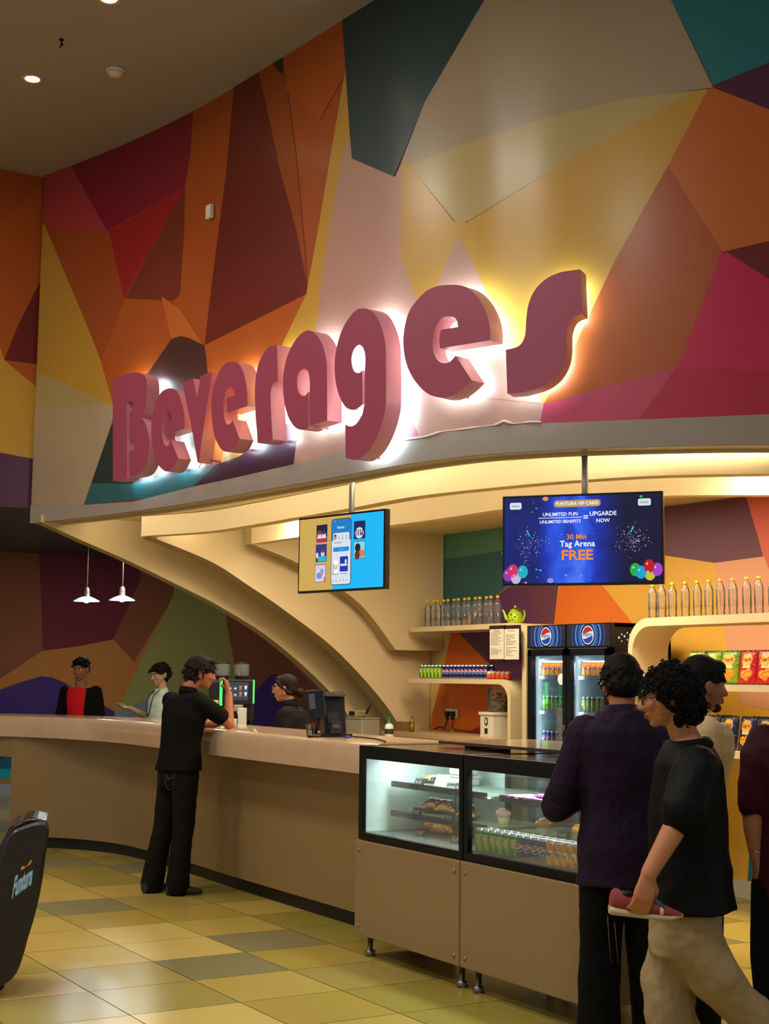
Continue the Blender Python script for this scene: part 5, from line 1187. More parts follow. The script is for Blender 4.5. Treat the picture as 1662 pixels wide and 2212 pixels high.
# --- customer in black leaning on the counter
def customer_black():
    loc = V((-9.96, 4.20, 0)); r = person('person', 'person in black polo and dark jeans leaning an elbow on the counter', loc, 48)
    sk = skin('tan', 'a86848'); s = 1.0
    # local: x right, y forward; head turned right of the body
    m = MB(); m.loft(torso_rings(s, .10), sk, 22)
    hc = V((.05, .15, 1.61)); R = HR(math.radians(-32), math.radians(-6))
    limb(m, sk, [(0, .05, 1.42), (.015, .075, 1.52), hc+R @ V((0, -.02, -.04))], [.062, .056, .055]); head(m, sk, hc, R, 1.0)
    # right arm: elbow on the ledge, hand raised to the mouth
    sh, el, wr = V((.19, .06, 1.40)), V((.28, .25, 1.245)), V((.20, .30, 1.46))
    limb(m, sk, [sh, el, wr], [.052, .042, .028]); hand(m, sk, wr, V((-.30, -.05, 1)), V((-.7, -.7, .0)), .95, .0, 1.1, thumb=-1)
    sh2, el2, wr2 = V((-.19, .04, 1.40)), V((-.21, .20, 1.20)), V((-.02, .36, 1.235))
    limb(m, sk, [sh2, el2, wr2], [.052, .042, .028]); hand(m, sk, wr2, V((1, .3, -.02)), V((0, 0, -1)), .25, .1, 1.0, thumb=1)
    kn = ((-.12, -.03, .48), (.09, .0, .48)); an = ((-.17, -.10, .09), (.06, -.03, .09))
    for i, sx in enumerate((-1, 1)): limb(m, sk, [(sx*.09, 0, .88), kn[i], an[i]], [.085, .055, .040])
    fuse(m, 'body', .0055, 4, r)
    face_bits(r, hc, R, 1.0, beard=None)
    # hair: thick, swept, darker brown on top
    hm = hairm('brown', '1c120c'); m = MB(); hair_cap(m, hm, hc, R, 1.0, .008, .014, -.02, .002)
    tufts(m, hm, hc, R, 1.01, lambda d: d.z > .05 or (d.y < -.1 and d.z > -.75), .048, 260, .0075, 3, droop=.5)
    m.ell(hc+R @ V((0, .062, .095)), (.060, .035, .028), hm, R, 14)
    limb(m, hm, [hc+R @ V((.073, .012, .03)), hc+R @ V((.076, .012, -.03))], [.009, .006], 8)
    fuse(m, 'hair', .0048, 2, r)
    # polo shirt
    blk_ = cloth('black', '0c0b0c'); m = MB()
    rg = [(c_+V((0, 0, 0)), a+.022, b+.022, x, y) for c_, a, b, x, y in torso_rings(s, .10, z0=.88, z1=1.43, flare=.25)]; m.loft(rg, blk_, 26)
    limb(m, blk_, [V((.16, .05, 1.405)), V((.255, .19, 1.30))], [.073, .066]); limb(m, blk_, [V((-.16, .03, 1.405)), V((-.21, .16, 1.25))], [.073, .066])
    for x in (-.12, -.06, 0, .06, .12): m.ell((x, .03, 1.42), (.06, .075, .045), blk_)
    fuse(m, 'polo_shirt', .009, 3, r, disp=(.016, .11))
    m = MB(); m.lathe([(.066, -.02), (.070, .02), (.064, .052), (.060, .045), (.062, 0)], (.005, .062, 1.46), blk_, 24, (.05, .15, 1)); m.build('collar', r)
    jn = cloth('jeans', '14110f'); m = MB(); m.loft([(V((0, 0, z)), a, b, V((1, 0, 0)), V((0, 1, 0))) for z, a, b in ((.98, .170, .125), (.92, .180, .135), (.84, .182, .14), (.78, .17, .13))], jn, 24)
    for i, sx in enumerate((-1, 1)): a_ = V(an[i]); limb(m, jn, [(sx*.092, 0, .84), V(kn[i]), V(kn[i]).lerp(a_, .5), a_+V((0, .01, -.03))], [.100, .080, .078, .088])
    fuse(m, 'jeans', .009, 3, r, disp=(.014, .09))
    m = MB(); st = mat('stitch_tan', '6a4a30', rough=.8, noise=0)
    P_ = lambda x, z: V((x, -.142-(.0 if z > .8 else 0)+abs(x)*.25-.006, z))
    for sx in (-1, 1):
        m.tube(crom([P_(sx*.04, .875), P_(sx*.07, .845), P_(sx*.10, .85), P_(sx*.13, .88)], 4), .002, st, 5); m.tube(crom([P_(sx*.045, .85), P_(sx*.05, .79), P_(sx*.085, .765), P_(sx*.12, .79), P_(sx*.13, .86)], 4), .0014, st, 5)
    m.build('pocket_stitching', r)
    sm_ = mat('shoe_dark', '2a241e', rough=.6, noise=.1)
    for i, fw__ in enumerate((V((-.25, 1, 0)), V((.5, 1, 0)))):
        m = MB(); shoe(m, sm_, None, V(an[i]), fw__); fuse(m, 'shoe', .006, 2, r)
    return r
customer_black()
# --- barista with glasses and a bun
def barista():
    loc = gp(632, 11.5); r = person('person', 'person in black collared shirt with glasses and hair bun behind the counter', V((loc.x, loc.y, 0)), -78)
    sk = skin('olive', 'a87454'); s = .93
    m = MB(); m.loft(torso_rings(s, 0, w=.88), sk, 22); hc = V((0, .06, 1.50)); R = HR(math.radians(0), math.radians(-2))
    limb(m, sk, [(0, .0, 1.32), (0, .022, 1.42), hc+R @ V((0, -.02, -.04))], [.052, .046, .046]); head(m, sk, hc, R, .95, .95)
    for sx in (-1, 1):
        sh, el, wr = V((sx*.165, 0, 1.30)), V((sx*.21, .02, 1.06)), V((sx*.16, .20, .98)); limb(m, sk, [sh, el, wr], [.045, .036, .025]); hand(m, sk, wr, V((-sx*.2, 1, 0)), V((0, 0, -1)), .3, .1, .92, thumb=-sx)
        limb(m, sk, [(sx*.085, 0, .82), (sx*.09, .01, .44), (sx*.09, 0, .08)], [.08, .05, .036])
    fuse(m, 'body', .0055, 4, r); face_bits(r, hc, R, .95, glasses=('gold', 'c8b49c'), lipc='9c5048')
    hm = hairm('brownb', '1e130e'); m = MB(); hair_cap(m, hm, hc, R, .95, -.004, .002, -.005, -.001); m.ell(hc+R @ V((0, -.128, -.035)), (.040, .036, .038), hm, R, 16); limb(m, hm, [hc+R @ V((.060, .045, .055)), hc+R @ V((.074, .010, .015)), hc+R @ V((.062, -.06, -.04))], [.016, .012, .014], 8); limb(m, hm, [hc+R @ V((-.060, .045, .055)), hc+R @ V((-.074, .010, .015)), hc+R @ V((-.062, -.06, -.04))], [.016, .012, .014], 8)
    m.ell(hc+R @ V((0, .035, .072)), (.062, .045, .034), hm, R, 16); fuse(m, 'hair', .005, 2, r)
    m = MB(); m.ell(hc+R @ V((-.076, -.016, -.038)), (.006,)*3, wp, n=8); m.ell(hc+R @ V((.076, -.016, -.038)), (.006,)*3, wp, n=8); m.build('earrings', r)
    bl = cloth('charcoal', '1a191c'); m = MB(); m.loft([(c_, a+.02, b+.022, x, y) for c_, a, b, x, y in torso_rings(s, 0, w=.88, z0=.88, z1=1.43)], bl, 24)
    for sx in (-1, 1): limb(m, bl, [(sx*.15, 0, 1.30), (sx*.20, .01, 1.14)], [.062, .056])
    m.ell((0, .01, 1.33), (.13, .075, .045), bl); fuse(m, 'shirt', .008, 3, r, disp=(.012, .1))
    m = MB(); m.lathe([(.060, -.02), (.064, .018), (.055, .048), (.052, .04), (.056, 0)], (0, .012, 1.365), bl, 24, (0, .2, 1)); m.build('collar', r)
    m = MB(); gd = mat('logo_gold', 'c89a20', rough=.5, noise=0); strip_text(m, 'Funtura', gd, V((-.09, .142, 1.20)), V((-1, -.12, 0)), V((0, 0, 1)), .085, .03); m.build('chest_logo', r)
    m = MB(); 
    for sx in (-1, 1): limb(m, bl, [(sx*.085, 0, .85), (sx*.09, .01, .44), (sx*.09, 0, .08)], [.10, .075, .06])
    fuse(m, 'trousers', .010, 3, r)
barista()
# --- person in red and black tee
def red_tee():
    q = gp(176, 14.7); r = person('person', 'person with short black hair in a red top with black sleeves', V((q.x, q.y, 0)), -168)
    sk = skin('brown', '9a6448'); s = 1.02
    m = MB(); m.loft(torso_rings(s, w=.86), sk, 22); hc = V((-.01, .04, 1.645)); R = HR(math.radians(-6), math.radians(-8), math.radians(3))
    limb(m, sk, [(0, 0, 1.44), (0, .01, 1.55), hc+R @ V((0, -.02, -.04))], [.062, .060, .058]); head(m, sk, hc, R, .98, .95)
    for sx in (-1, 1):
        sh, el, wr = V((sx*.165, 0, 1.42)), V((sx*.21, .0, 1.16)), V((sx*(.20 if sx > 0 else .10), .18, 1.05)); limb(m, sk, [sh, el, wr], [.05, .040, .028]); hand(m, sk, wr, V((-sx*.25, 1, -.3)), V((0, 0, -1)), .35, .1, 1, thumb=-sx)
        limb(m, sk, [(sx*.09, 0, .88), (sx*.10, .01, .48), (sx*.10, 0, .08)], [.085, .055, .04])
    fuse(m, 'body', .006, 4, r); face_bits(r, hc, R, .98)
    hm = hairm(); m = MB(); hair_cap(m, hm, hc, R, .98, .0, .006, 0, 0); tufts(m, hm, hc, R, 1.0, lambda d: d.z > .2, .028, 200, .007, 8, droop=.3); m.ell(hc+R @ V((.0, .055, .083)), (.062, .035, .030), hm, R, 14); fuse(m, 'hair', .006, 2, r)
    rd = cloth('red', 'c81c20'); bk = cloth('blacksleeve', '100e10')
    m = MB(); m.loft([(c_, (a+.022), b+.024, x, y) for c_, a, b, x, y in torso_rings(s, 0, w=.86, z0=.80, z1=1.43)], bk, 24)
    for sx in (-1, 1): limb(m, bk, [(sx*.162, 0, 1.42), (sx*.212, 0, 1.17), (sx*(.22 if sx > 0 else .16), .08, 1.12)], [.068, .060, .052])
    fuse(m, 'black_shirt', .008, 3, r, disp=(.012, .1))
    m = MB(); m.loft([(c_+V((0, .012, 0)), (a+.012)*.86, b+.026, x, y) for c_, a, b, x, y in torso_rings(s, 0, w=.86, z0=.80, z1=1.43)], rd, 24); m.ell((0, .02, 1.43), (.11, .085, .035), rd); fuse(m, 'red_front', .008, 3, r, disp=(.010, .1))
    m = MB(); jn = cloth('jeans', '14110f')
    for sx in (-1, 1): limb(m, jn, [(sx*.09, 0, .88), (sx*.10, .01, .48), (sx*.10, 0, .06)], [.11, .085, .075])
    fuse(m, 'trousers', .010, 3, r)
red_tee()
def mint():
    q = gp(352, 14.0); r = person('person', 'person in mint white polo and glasses with one hand held out palm up', V((q.x, q.y, 0)), -125)
    sk = skin('pale', 'b08a70'); s = .97
    m = MB(); m.loft(torso_rings(s, w=.85), sk, 22); hc = V((0, .04, 1.60)); R = HR(math.radians(18), math.radians(-10))
    limb(m, sk, [(0, 0, 1.38), (0, .01, 1.48), hc+R @ V((0, -.02, -.04))], [.052, .046, .046]); head(m, sk, hc, R, .95, .9)
    sh, el, wr = V((.165, 0, 1.35)), V((.19, .03, 1.17)), V((.17, .25, 1.27)); limb(m, sk, [sh, el, wr], [.045, .036, .025]); hand(m, sk, wr, V((.1, 1, .12)), V((0, -.1, 1)), .4, .15, .95, thumb=1)
    sh, el, wr = V((-.165, 0, 1.35)), V((-.20, .0, 1.12)), V((-.17, .08, .90)); limb(m, sk, [sh, el, wr], [.045, .036, .025]); hand(m, sk, wr, V((0, .2, -1)), V((1, 0, 0)), .35, .1, .95, thumb=-1)
    for sx in (-1, 1): limb(m, sk, [(sx*.085, 0, .86), (sx*.09, .01, .46), (sx*.09, 0, .08)], [.08, .05, .036])
    fuse(m, 'body', .006, 4, r); face_bits(r, hc, R, .95, glasses=('steel', 'a8a8a8'))
    hm = hairm(); m = MB(); hair_cap(m, hm, hc, R, .95, .006, .006, -.025, .002); tufts(m, hm, hc, R, .98, lambda d: d.z > .1 or d.y < -.3, .04, 120, .011, 12); fuse(m, 'hair', .006, 2, r)
    mn = cloth('mint', 'c0d4c4'); m = MB(); m.loft([(c_, a+.028, b+.026, x, y) for c_, a, b, x, y in torso_rings(s, 0, w=.85, z0=.80, z1=1.43)], mn, 24)
    for sx in (-1, 1): limb(m, mn, [(sx*.15, 0, 1.35), (sx*.190, .01, 1.21)], [.068, .064])
    m.ell((0, .0, 1.385), (.12, .075, .045), mn); fuse(m, 'polo_shirt', .008, 3, r, disp=(.014, .1))
    m = MB(); m.lathe([(.062, -.03), (.070, .012), (.056, .050), (.052, .04), (.056, 0)], (0, .008, 1.425), mn, 24, (0, .2, 1)); m.build('collar', r)
    m = MB(); m.tube(crom([(-.05, .05, 1.46), (-.06, .13, 1.38), (-.02, .150, 1.22), (.02, .150, 1.22), (.05, .13, 1.38), (.05, .05, 1.46)], 5), .004, rub, 6); m.build('lanyard', r)
    m = MB(); jn = cloth('jeans', '14110f')
    for sx in (-1, 1): limb(m, jn, [(sx*.085, 0, .86), (sx*.09, .01, .46), (sx*.09, 0, .06)], [.10, .08, .07])
    fuse(m, 'trousers', .010, 3, r)
mint()
# --- person in dark purple shirt, back to the viewer, at the case
def purple():
    loc = gp(1345, 6.15); r = person('person', 'person in dark purple shirt and black trousers, back turned, at the pastry case', V((loc.x, loc.y, 0)), -8)
    sk = skin('tan', 'a86848'); s = 1.0
    m = MB(); m.loft(torso_rings(s), sk, 22); hc = V((.01, .05, 1.575)); R = HR(math.radians(-5), math.radians(-18))
    limb(m, sk, [(0, 0, 1.40), (0, .01, 1.49), hc+R @ V((0, -.02, -.04))], [.062, .056, .056]); head(m, sk, hc, R, 1.02)
    sh, el, wr = V((-.185, 0, 1.37)), V((-.275, .05, 1.06)), V((-.08, .24, 1.09)); limb(m, sk, [sh, el, wr], [.05, .042, .028]); hand(m, sk, wr, V((1, .3, .1)), V((0, -.2, -1)), .8, .1, 1, thumb=1)
    sh, el, wr = V((.185, 0, 1.37)), V((.25, .08, 1.10)), V((.10, .26, 1.12)); limb(m, sk, [sh, el, wr], [.05, .042, .028]); hand(m, sk, wr, V((-1, .3, .1)), V((0, -.2, -1)), .8, .1, 1, thumb=-1)
    kn = ((-.10, .02, .48), (.10, .02, .48)); an = ((-.12, 0, .09), (.14, .02, .09))
    for i, sx in enumerate((-1, 1)): limb(m, sk, [(sx*.09, 0, .86), kn[i], an[i]], [.085, .055, .04])
    fuse(m, 'body', .0055, 4, r); face_bits(r, hc, R, 1.02)
    hm = hairm(); m = MB(); hair_cap(m, hm, hc, R, 1.02, .006, .010, -.012, .002); tufts(m, hm, hc, R, 1.01, lambda d: d.z > .0 or (d.y < 0 and d.z > -.7), .030, 300, .0065, 5, droop=.8); fuse(m, 'hair', .005, 2, r)
    pu = cloth('purple', '20152a', .6); m = MB(); m.loft([(V((0, 0, .74)), .205, .155, V((1, 0, 0)), V((0, 1, 0)))]+[(c_, a+.032, b+.028, x, y) for c_, a, b, x, y in torso_rings(s, 0, z0=.80, z1=1.43)], pu, 26)
    limb(m, pu, [(-.165, 0, 1.375), (-.275, .05, 1.06), (-.12, .21, 1.085)], [.078, .068, .048]); limb(m, pu, [(.165, 0, 1.375), (.25, .08, 1.10), (.13, .23, 1.115)], [.078, .066, .048]); m.ell((0, -.005, 1.405), (.14, .085, .052), pu); m.ell((0, -.01, 1.445), (.125, .10, .045), pu); m.ell((0, -.04, 1.44), (.13, .07, .045), pu)
    fuse(m, 'shirt', .008, 3, r, disp=(.022, .13))
    m = MB(); m.lathe([(.085, -.03), (.090, .0), (.074, .045), (.066, .040), (.070, 0)], (0, .005, 1.445), pu, 26, (0, .12, 1)); m.build('collar', r)
    bt = cloth('blacktrouser', '070708'); m = MB(); m.loft([(V((0, 0, z)), a, b, V((1, 0, 0)), V((0, 1, 0))) for z, a, b in ((.98, .165, .12), (.90, .178, .135), (.80, .18, .14), (.76, .17, .13))], bt, 24)
    for i, sx in enumerate((-1, 1)): a_ = V(an[i]); limb(m, bt, [(sx*.092, 0, .82), V(kn[i]), V(kn[i]).lerp(a_, .5), a_+V((0, 0, -.05))], [.102, .088, .088, .098])
    fuse(m, 'trousers', .009, 3, r, disp=(.012, .1))
    st = mat('side_stripe', '78746a', rough=.8, noise=0); m = MB()
    for x in (-.03, .0): m.tube([(-.075+x, -.104, .60-x), (-.065+x, -.094, .52), (-.055+x, -.088, .44)], .0011, st, 5)
    m.build('trouser_piping', r)
    for i in (0, 1):
        m = MB(); shoe(m, mat('shoe_dark', '2a241e'), None, V(an[i]), V(((-.2, .2)[i], 1, 0))); fuse(m, 'shoe', .006, 2, r)
purple()
# --- person with curly hair walking left, sneaker in hand
def curly():
    D = 5.45; base = gp(1490, D); r = person('person', 'person with curly black hair, black short-sleeved shirt and beige wide trousers, walking', V((base.x, base.y, 0)), -80)
    sk = skin('light', 'b87c58'); s = .95
    Mi = r.matrix_basis.inverted()
    fwd_ = FH*math.cos(math.radians(-80)) + RH*math.sin(math.radians(-80))
    def L(px, py, dd=0):      # a point of this figure, dd metres nearer to the viewpoint
        d = ray(px, py); k = (D-dd)/d.dot(FH); p = O + d*k; rx = Matrix.Rotation(-math.atan2(fwd_.y, fwd_.x)+math.pi/2, 3, 'Z'); return rx @ (p-V((base.x, base.y, 0)))
    hc = L(1440, 1506, 0); R = HR(math.radians(8), math.radians(-8)); nb = L(1485, 1590); 
    m = MB(); X = V((1, 0, 0)); Y = V((0, 1, 0))
    m.loft([(L(1490, py)+V((0, 0, 0)), a, b, X, Y) for py, a, b in ((1980, .16, .12), (1900, .16, .12), (1800, .15, .115), (1700, .165, .12), (1640, .175, .105), (1615, .12, .08), (1598, .06, .06))], sk, 22)
    limb(m, sk, [nb+V((0, -.01, -.04)), nb+V((0, .01, .0)), hc+R @ V((0, -.025, -.05))], [.060, .055, .054]); head(m, sk, hc, R, 1.0, .95)
    # near arm (left arm) hangs, holding a shoe
    sh, el, wr = L(1502, 1668, .165), L(1460, 1785, .255), L(1402, 1888, .30)
    limb(m, sk, [sh, el, wr], [.052, .044, .030], flat=1.0)
    hd = (L(1388, 1950, .315)-wr).normalized(); hand(m, sk, wr, hd, V((.85, .45, -.1)), .45, .12, 1.02, thumb=1)
    sh, el, wr2 = L(1470, 1655, -.20), L(1480, 1800, -.25), L(1440, 1900, -.22); limb(m, sk, [sh, el, wr2], [.05, .042, .028]); hand(m, sk, wr2, V((0, .3, -1)), V((-1, 0, 0)), .4, .1, 1, thumb=1)
    hipn, hipf = L(1490, 1990, .09), L(1480, 1990, -.09); kn1, an1 = L(1443, 2120, -.06), L(1470, 2280, -.06); kn2, an2 = L(1560, 2120, -.02), L(1660, 2225, -.03)
    limb(m, sk, [hipf, kn1+V((0, 0, 0))-X*.0, an1], [.085, .055, .04]); limb(m, sk, [hipn, kn2, an2], [.085, .055, .04])
    fuse(m, 'body', .0055, 4, r)
    face_bits(r, hc, R, 1.0, glasses=('black', '0a0a0c'), lipc='8a4c44')
    # curls
    hm = hairm('curl', '0d0b0d'); m = MB(); q = random.Random(11)
    C = hc + R @ V((0, -.028, .016)); m.ell(C, (.092, .096, .092), hm, R, 20); m.ell(hc+R @ V((0, -.070, -.055)), (.080, .058, .07), hm, R, 18)
    fuse(m, 'hair', .007, 2, r, disp=(.02, .03))
    m = MB(); cnt = 0
    while cnt < 620:
        u = q.uniform(-1, 1); a = q.uniform(0, 2*math.pi); r_ = math.sqrt(1-u*u); d = V((r_*math.cos(a), r_*math.sin(a), u))
        if d.y > .45 and d.z < .15: continue
        if d.y > .25 and d.z < -.15: continue
        if d.z < -.85: continue
        low = d.z < -.1
        c0 = hc + R @ V((d.x*(.094 if not low else .088), d.y*(.104 if d.y > 0 else .104)-.024+(-.014 if low else 0), d.z*.104+.018+(-.025 if low else 0)))
        n1 = (R @ d).normalized(); t1 = n1.orthogonal().normalized(); t1 = Matrix.Rotation(q.uniform(0, 6.28), 3, n1) @ t1; b1_ = n1.cross(t1)
        rad = q.uniform(.008, .015); tw = q.uniform(1.2, 2.0); h_ = q.uniform(.012, .03); ax = (n1*q.uniform(.2, 1)+V((0, 0, -.6))).normalized()
        pts = [c0 + (t1*math.cos(6.28*tw*k/12)+b1_*math.sin(6.28*tw*k/12))*rad*(1-.3*k/12) + ax*h_*k/12 for k in range(13)]
        m.tube(pts, .0026, hm, 5); cnt += 1
    m.build('curls', r)
    # shirt: boxy, short sleeves
    bs = cloth('blackteal', '070b0d', .6); m = MB()
    m.loft([(L(px, py), a, b, X, Y) for px, py, a, b in ((1492, 1962, .225, .172), (1491, 1900, .215, .162), (1488, 1830, .205, .152), (1486, 1760, .20, .148), (1488, 1700, .20, .142), (1488, 1650, .19, .125), (1488, 1622, .15, .100), (1486, 1602, .10, .080))], bs, 28)
    limb(m, bs, [L(1506, 1658, .175), L(1476, 1755, .255)], [.086, .088]); limb(m, bs, [L(1470, 1652, -.16), L(1475, 1770, -.24)], [.08, .08])
    fuse(m, 'shirt', .008, 3, r, disp=(.024, .16))
    m = MB(); m.lathe([(.082, -.035), (.094, -.015), (.082, .012), (.074, .014), (.076, -.01)], nb+V((0, -.005, -.025)), bs, 26, (0, .15, 1)); m.build('collar', r)
    bg = cloth('beige', '9c8868', .8); m = MB()
    m.loft([(L(1482, py), a, b, X, Y) for py, a, b in ((1930, .165, .125), (1980, .175, .135), (2030, .178, .14), (2060, .17, .135))], bg, 24)
    limb(m, bg, [L(1470, 2010, -.07), L(1443, 2120, -.06), L(1452, 2200, -.06), L(1472, 2290, -.06)], [.108, .100, .098, .105])
    limb(m, bg, [L(1490, 2010, .08), L(1545, 2110, .07), L(1590, 2165, .05), L(1655, 2220, .03)], [.112, .100, .082, .080])
    fuse(m, 'wide_trousers', .009, 3, r, disp=(.026, .12))
    m = MB(); shoe(m, cloth('sock', 'a8a498'), None, V((an1.x, an1.y, .08)), V((0, 1, 0))); fuse(m, 'shoe', .006, 2, r)
    m = MB(); limb(m, cloth('sock', 'a8a498'), [an2, an2+V((0, -.03, -.07)), an2+V((0, .10, -.16))], [.045, .044, .035]); fuse(m, 'shoe', .006, 2, r)
    # the sneaker held in the hand
    f3 = (L(1330, 1978, .262), L(1465, 1990, .262)); a, b = [r.matrix_basis @ p for p in f3] if False else f3
    Rw = Matrix.Rotation(math.atan2(fwd_.y, fwd_.x)-math.pi/2, 3, 'Z'); bw = V((base.x, base.y, 0)); a = bw + Rw @ a; b = bw + Rw @ b
    d = (b-a).normalized(); up = (UP - d*UP.dot(d)).normalized(); sd = d.cross(up); Ln = .27; c0 = (a+b)/2 - d*Ln/2
    so = thing('sneaker', 'maroon sneaker with blue panel and pale sole held in the hand', 'shoe')
    mr = mat('suede_maroon', '8a3c3c', rough=.8, noise=.15, nscale=30); sl = mat('sole_pale', 'c0b090', rough=.6, noise=.05); bl_ = mat('panel_blue', '3c5068', rough=.7)
    S = lambda t, h_: c0 + d*Ln*t + up*h_
    m = MB(); m.loft([(S(t, h_), a_, b_, sd, up) for t, h_, a_, b_ in ((.0, .022, .026, .016), (.04, .02, .034, .018), (.25, .016, .037, .015), (.55, .012, .043, .013), (.8, .014, .042, .012), (.96, .022, .022, .008))], sl, 20); m.build('sole', so)
    m = MB(); m.loft([(S(t, h_), a_, b_, sd, up) for t, h_, a_, b_ in ((.0, .050, .018, .024), (.02, .055, .028, .034), (.07, .058, .033, .040), (.2, .050, .034, .032), (.38, .046, .037, .028), (.52, .046, .040, .030), (.75, .030, .040, .020), (.92, .024, .028, .010), (.98, .022, .012, .005))], mr, 20); m.build('upper', so)
    m = MB(); m.loft([(S(t, h_), a_, b_, sd, up) for t, h_, a_, b_ in ((.50, .074, .020, .012), (.6, .062, .036, .014), (.70, .046, .038, .012))], bl_, 16); m.build('tongue_panel', so)
    m = MB(); m.ell(S(.22, .082), (.028, .028, .010), rub, Matrix((sd, d, up)).transposed(), 18); m.build('opening', so)
    m = MB(); m.loft([(S(.64, .036), .0415, .024, sd, up), (S(.69, .034), .0422, .021, sd, up)], mat('stripe_white', 'd8d0d0', rough=.5), 20); m.build('side_stripe', so)
curly()
# --- person in cream shirt, only the head and shoulder show
def creamshirt():
    loc = gp(1484, 6.45); r = person('person', 'person with short beard in a cream shirt, looking right in profile', V((loc.x, loc.y, 0)), 72)
    sk = skin('deep', '8c5c46'); s = .99
    m = MB(); m.loft(torso_rings(s, .10), sk, 22); hc = V((0, .09, 1.575)); R = HR(math.radians(-4), math.radians(-4))
    limb(m, sk, [(0, .02, 1.40), (0, .03, 1.48), hc+R @ V((0, -.02, -.04))], [.062, .056, .056]); head(m, sk, hc, R, 1.03)
    for sx in (-1, 1):
        sh, el, wr = V((sx*.185, 0, 1.37)), V((sx*.22, -.06, 1.10)), V((sx*.20, -.04, .86)); limb(m, sk, [sh, el, wr], [.05, .042, .028]); hand(m, sk, wr, V((0, .1, -1)), V((-sx, 0, 0)), .35, .1, 1, thumb=sx)
        limb(m, sk, [(sx*.09, 0, .86), (sx*.10, .01, .48), (sx*.10, 0, .09)], [.085, .055, .04])
    fuse(m, 'body', .0055, 4, r); face_bits(r, hc, R, 1.03, beard=1)
    hm = hairm(); m = MB(); hair_cap(m, hm, hc, R, 1.02, .004, .012, -.008, .0); m.ell(hc+R @ V((0, .045, .092)), (.066, .050, .034), hm, R, 16); tufts(m, hm, hc, R, 1.02, lambda d: d.z > .2, .03, 220, .007, 6, droop=.4); fuse(m, 'hair', .0048, 2, r)
    cr_ = cloth('cream', 'c8ae84', .8); m = MB(); m.loft([(c_, a+.03, b+.026, x, y) for c_, a, b, x, y in torso_rings(s, .10, z0=.80, z1=1.43)], cr_, 26)
    for sx in (-1, 1): limb(m, cr_, [(sx*.165, 0, 1.375), (sx*.225, -.06, 1.10), (sx*.205, -.045, .90)], [.074, .062, .046])
    m.ell((0, .02, 1.39), (.13, .085, .045), cr_); fuse(m, 'shirt', .008, 3, r, disp=(.018, .12))
    m = MB(); m.lathe([(.072, -.03), (.080, .0), (.068, .048), (.060, .040), (.064, 0)], (0, .03, 1.43), cr_, 26, (0, .15, 1)); m.build('collar', r)
    m = MB(); jn = cloth('jeans', '14110f')
    for sx in (-1, 1): limb(m, jn, [(sx*.09, 0, .86), (sx*.10, .01, .48), (sx*.10, 0, .06)], [.11, .085, .075])
    fuse(m, 'trousers', .010, 3, r)
    for sx in (-1, 1): m = MB(); shoe(m, mat('shoe_dark', '2a241e'), None, V((sx*.10, 0, .09)), V((0, 1, 0))); fuse(m, 'shoe', .006, 2, r)
creamshirt()
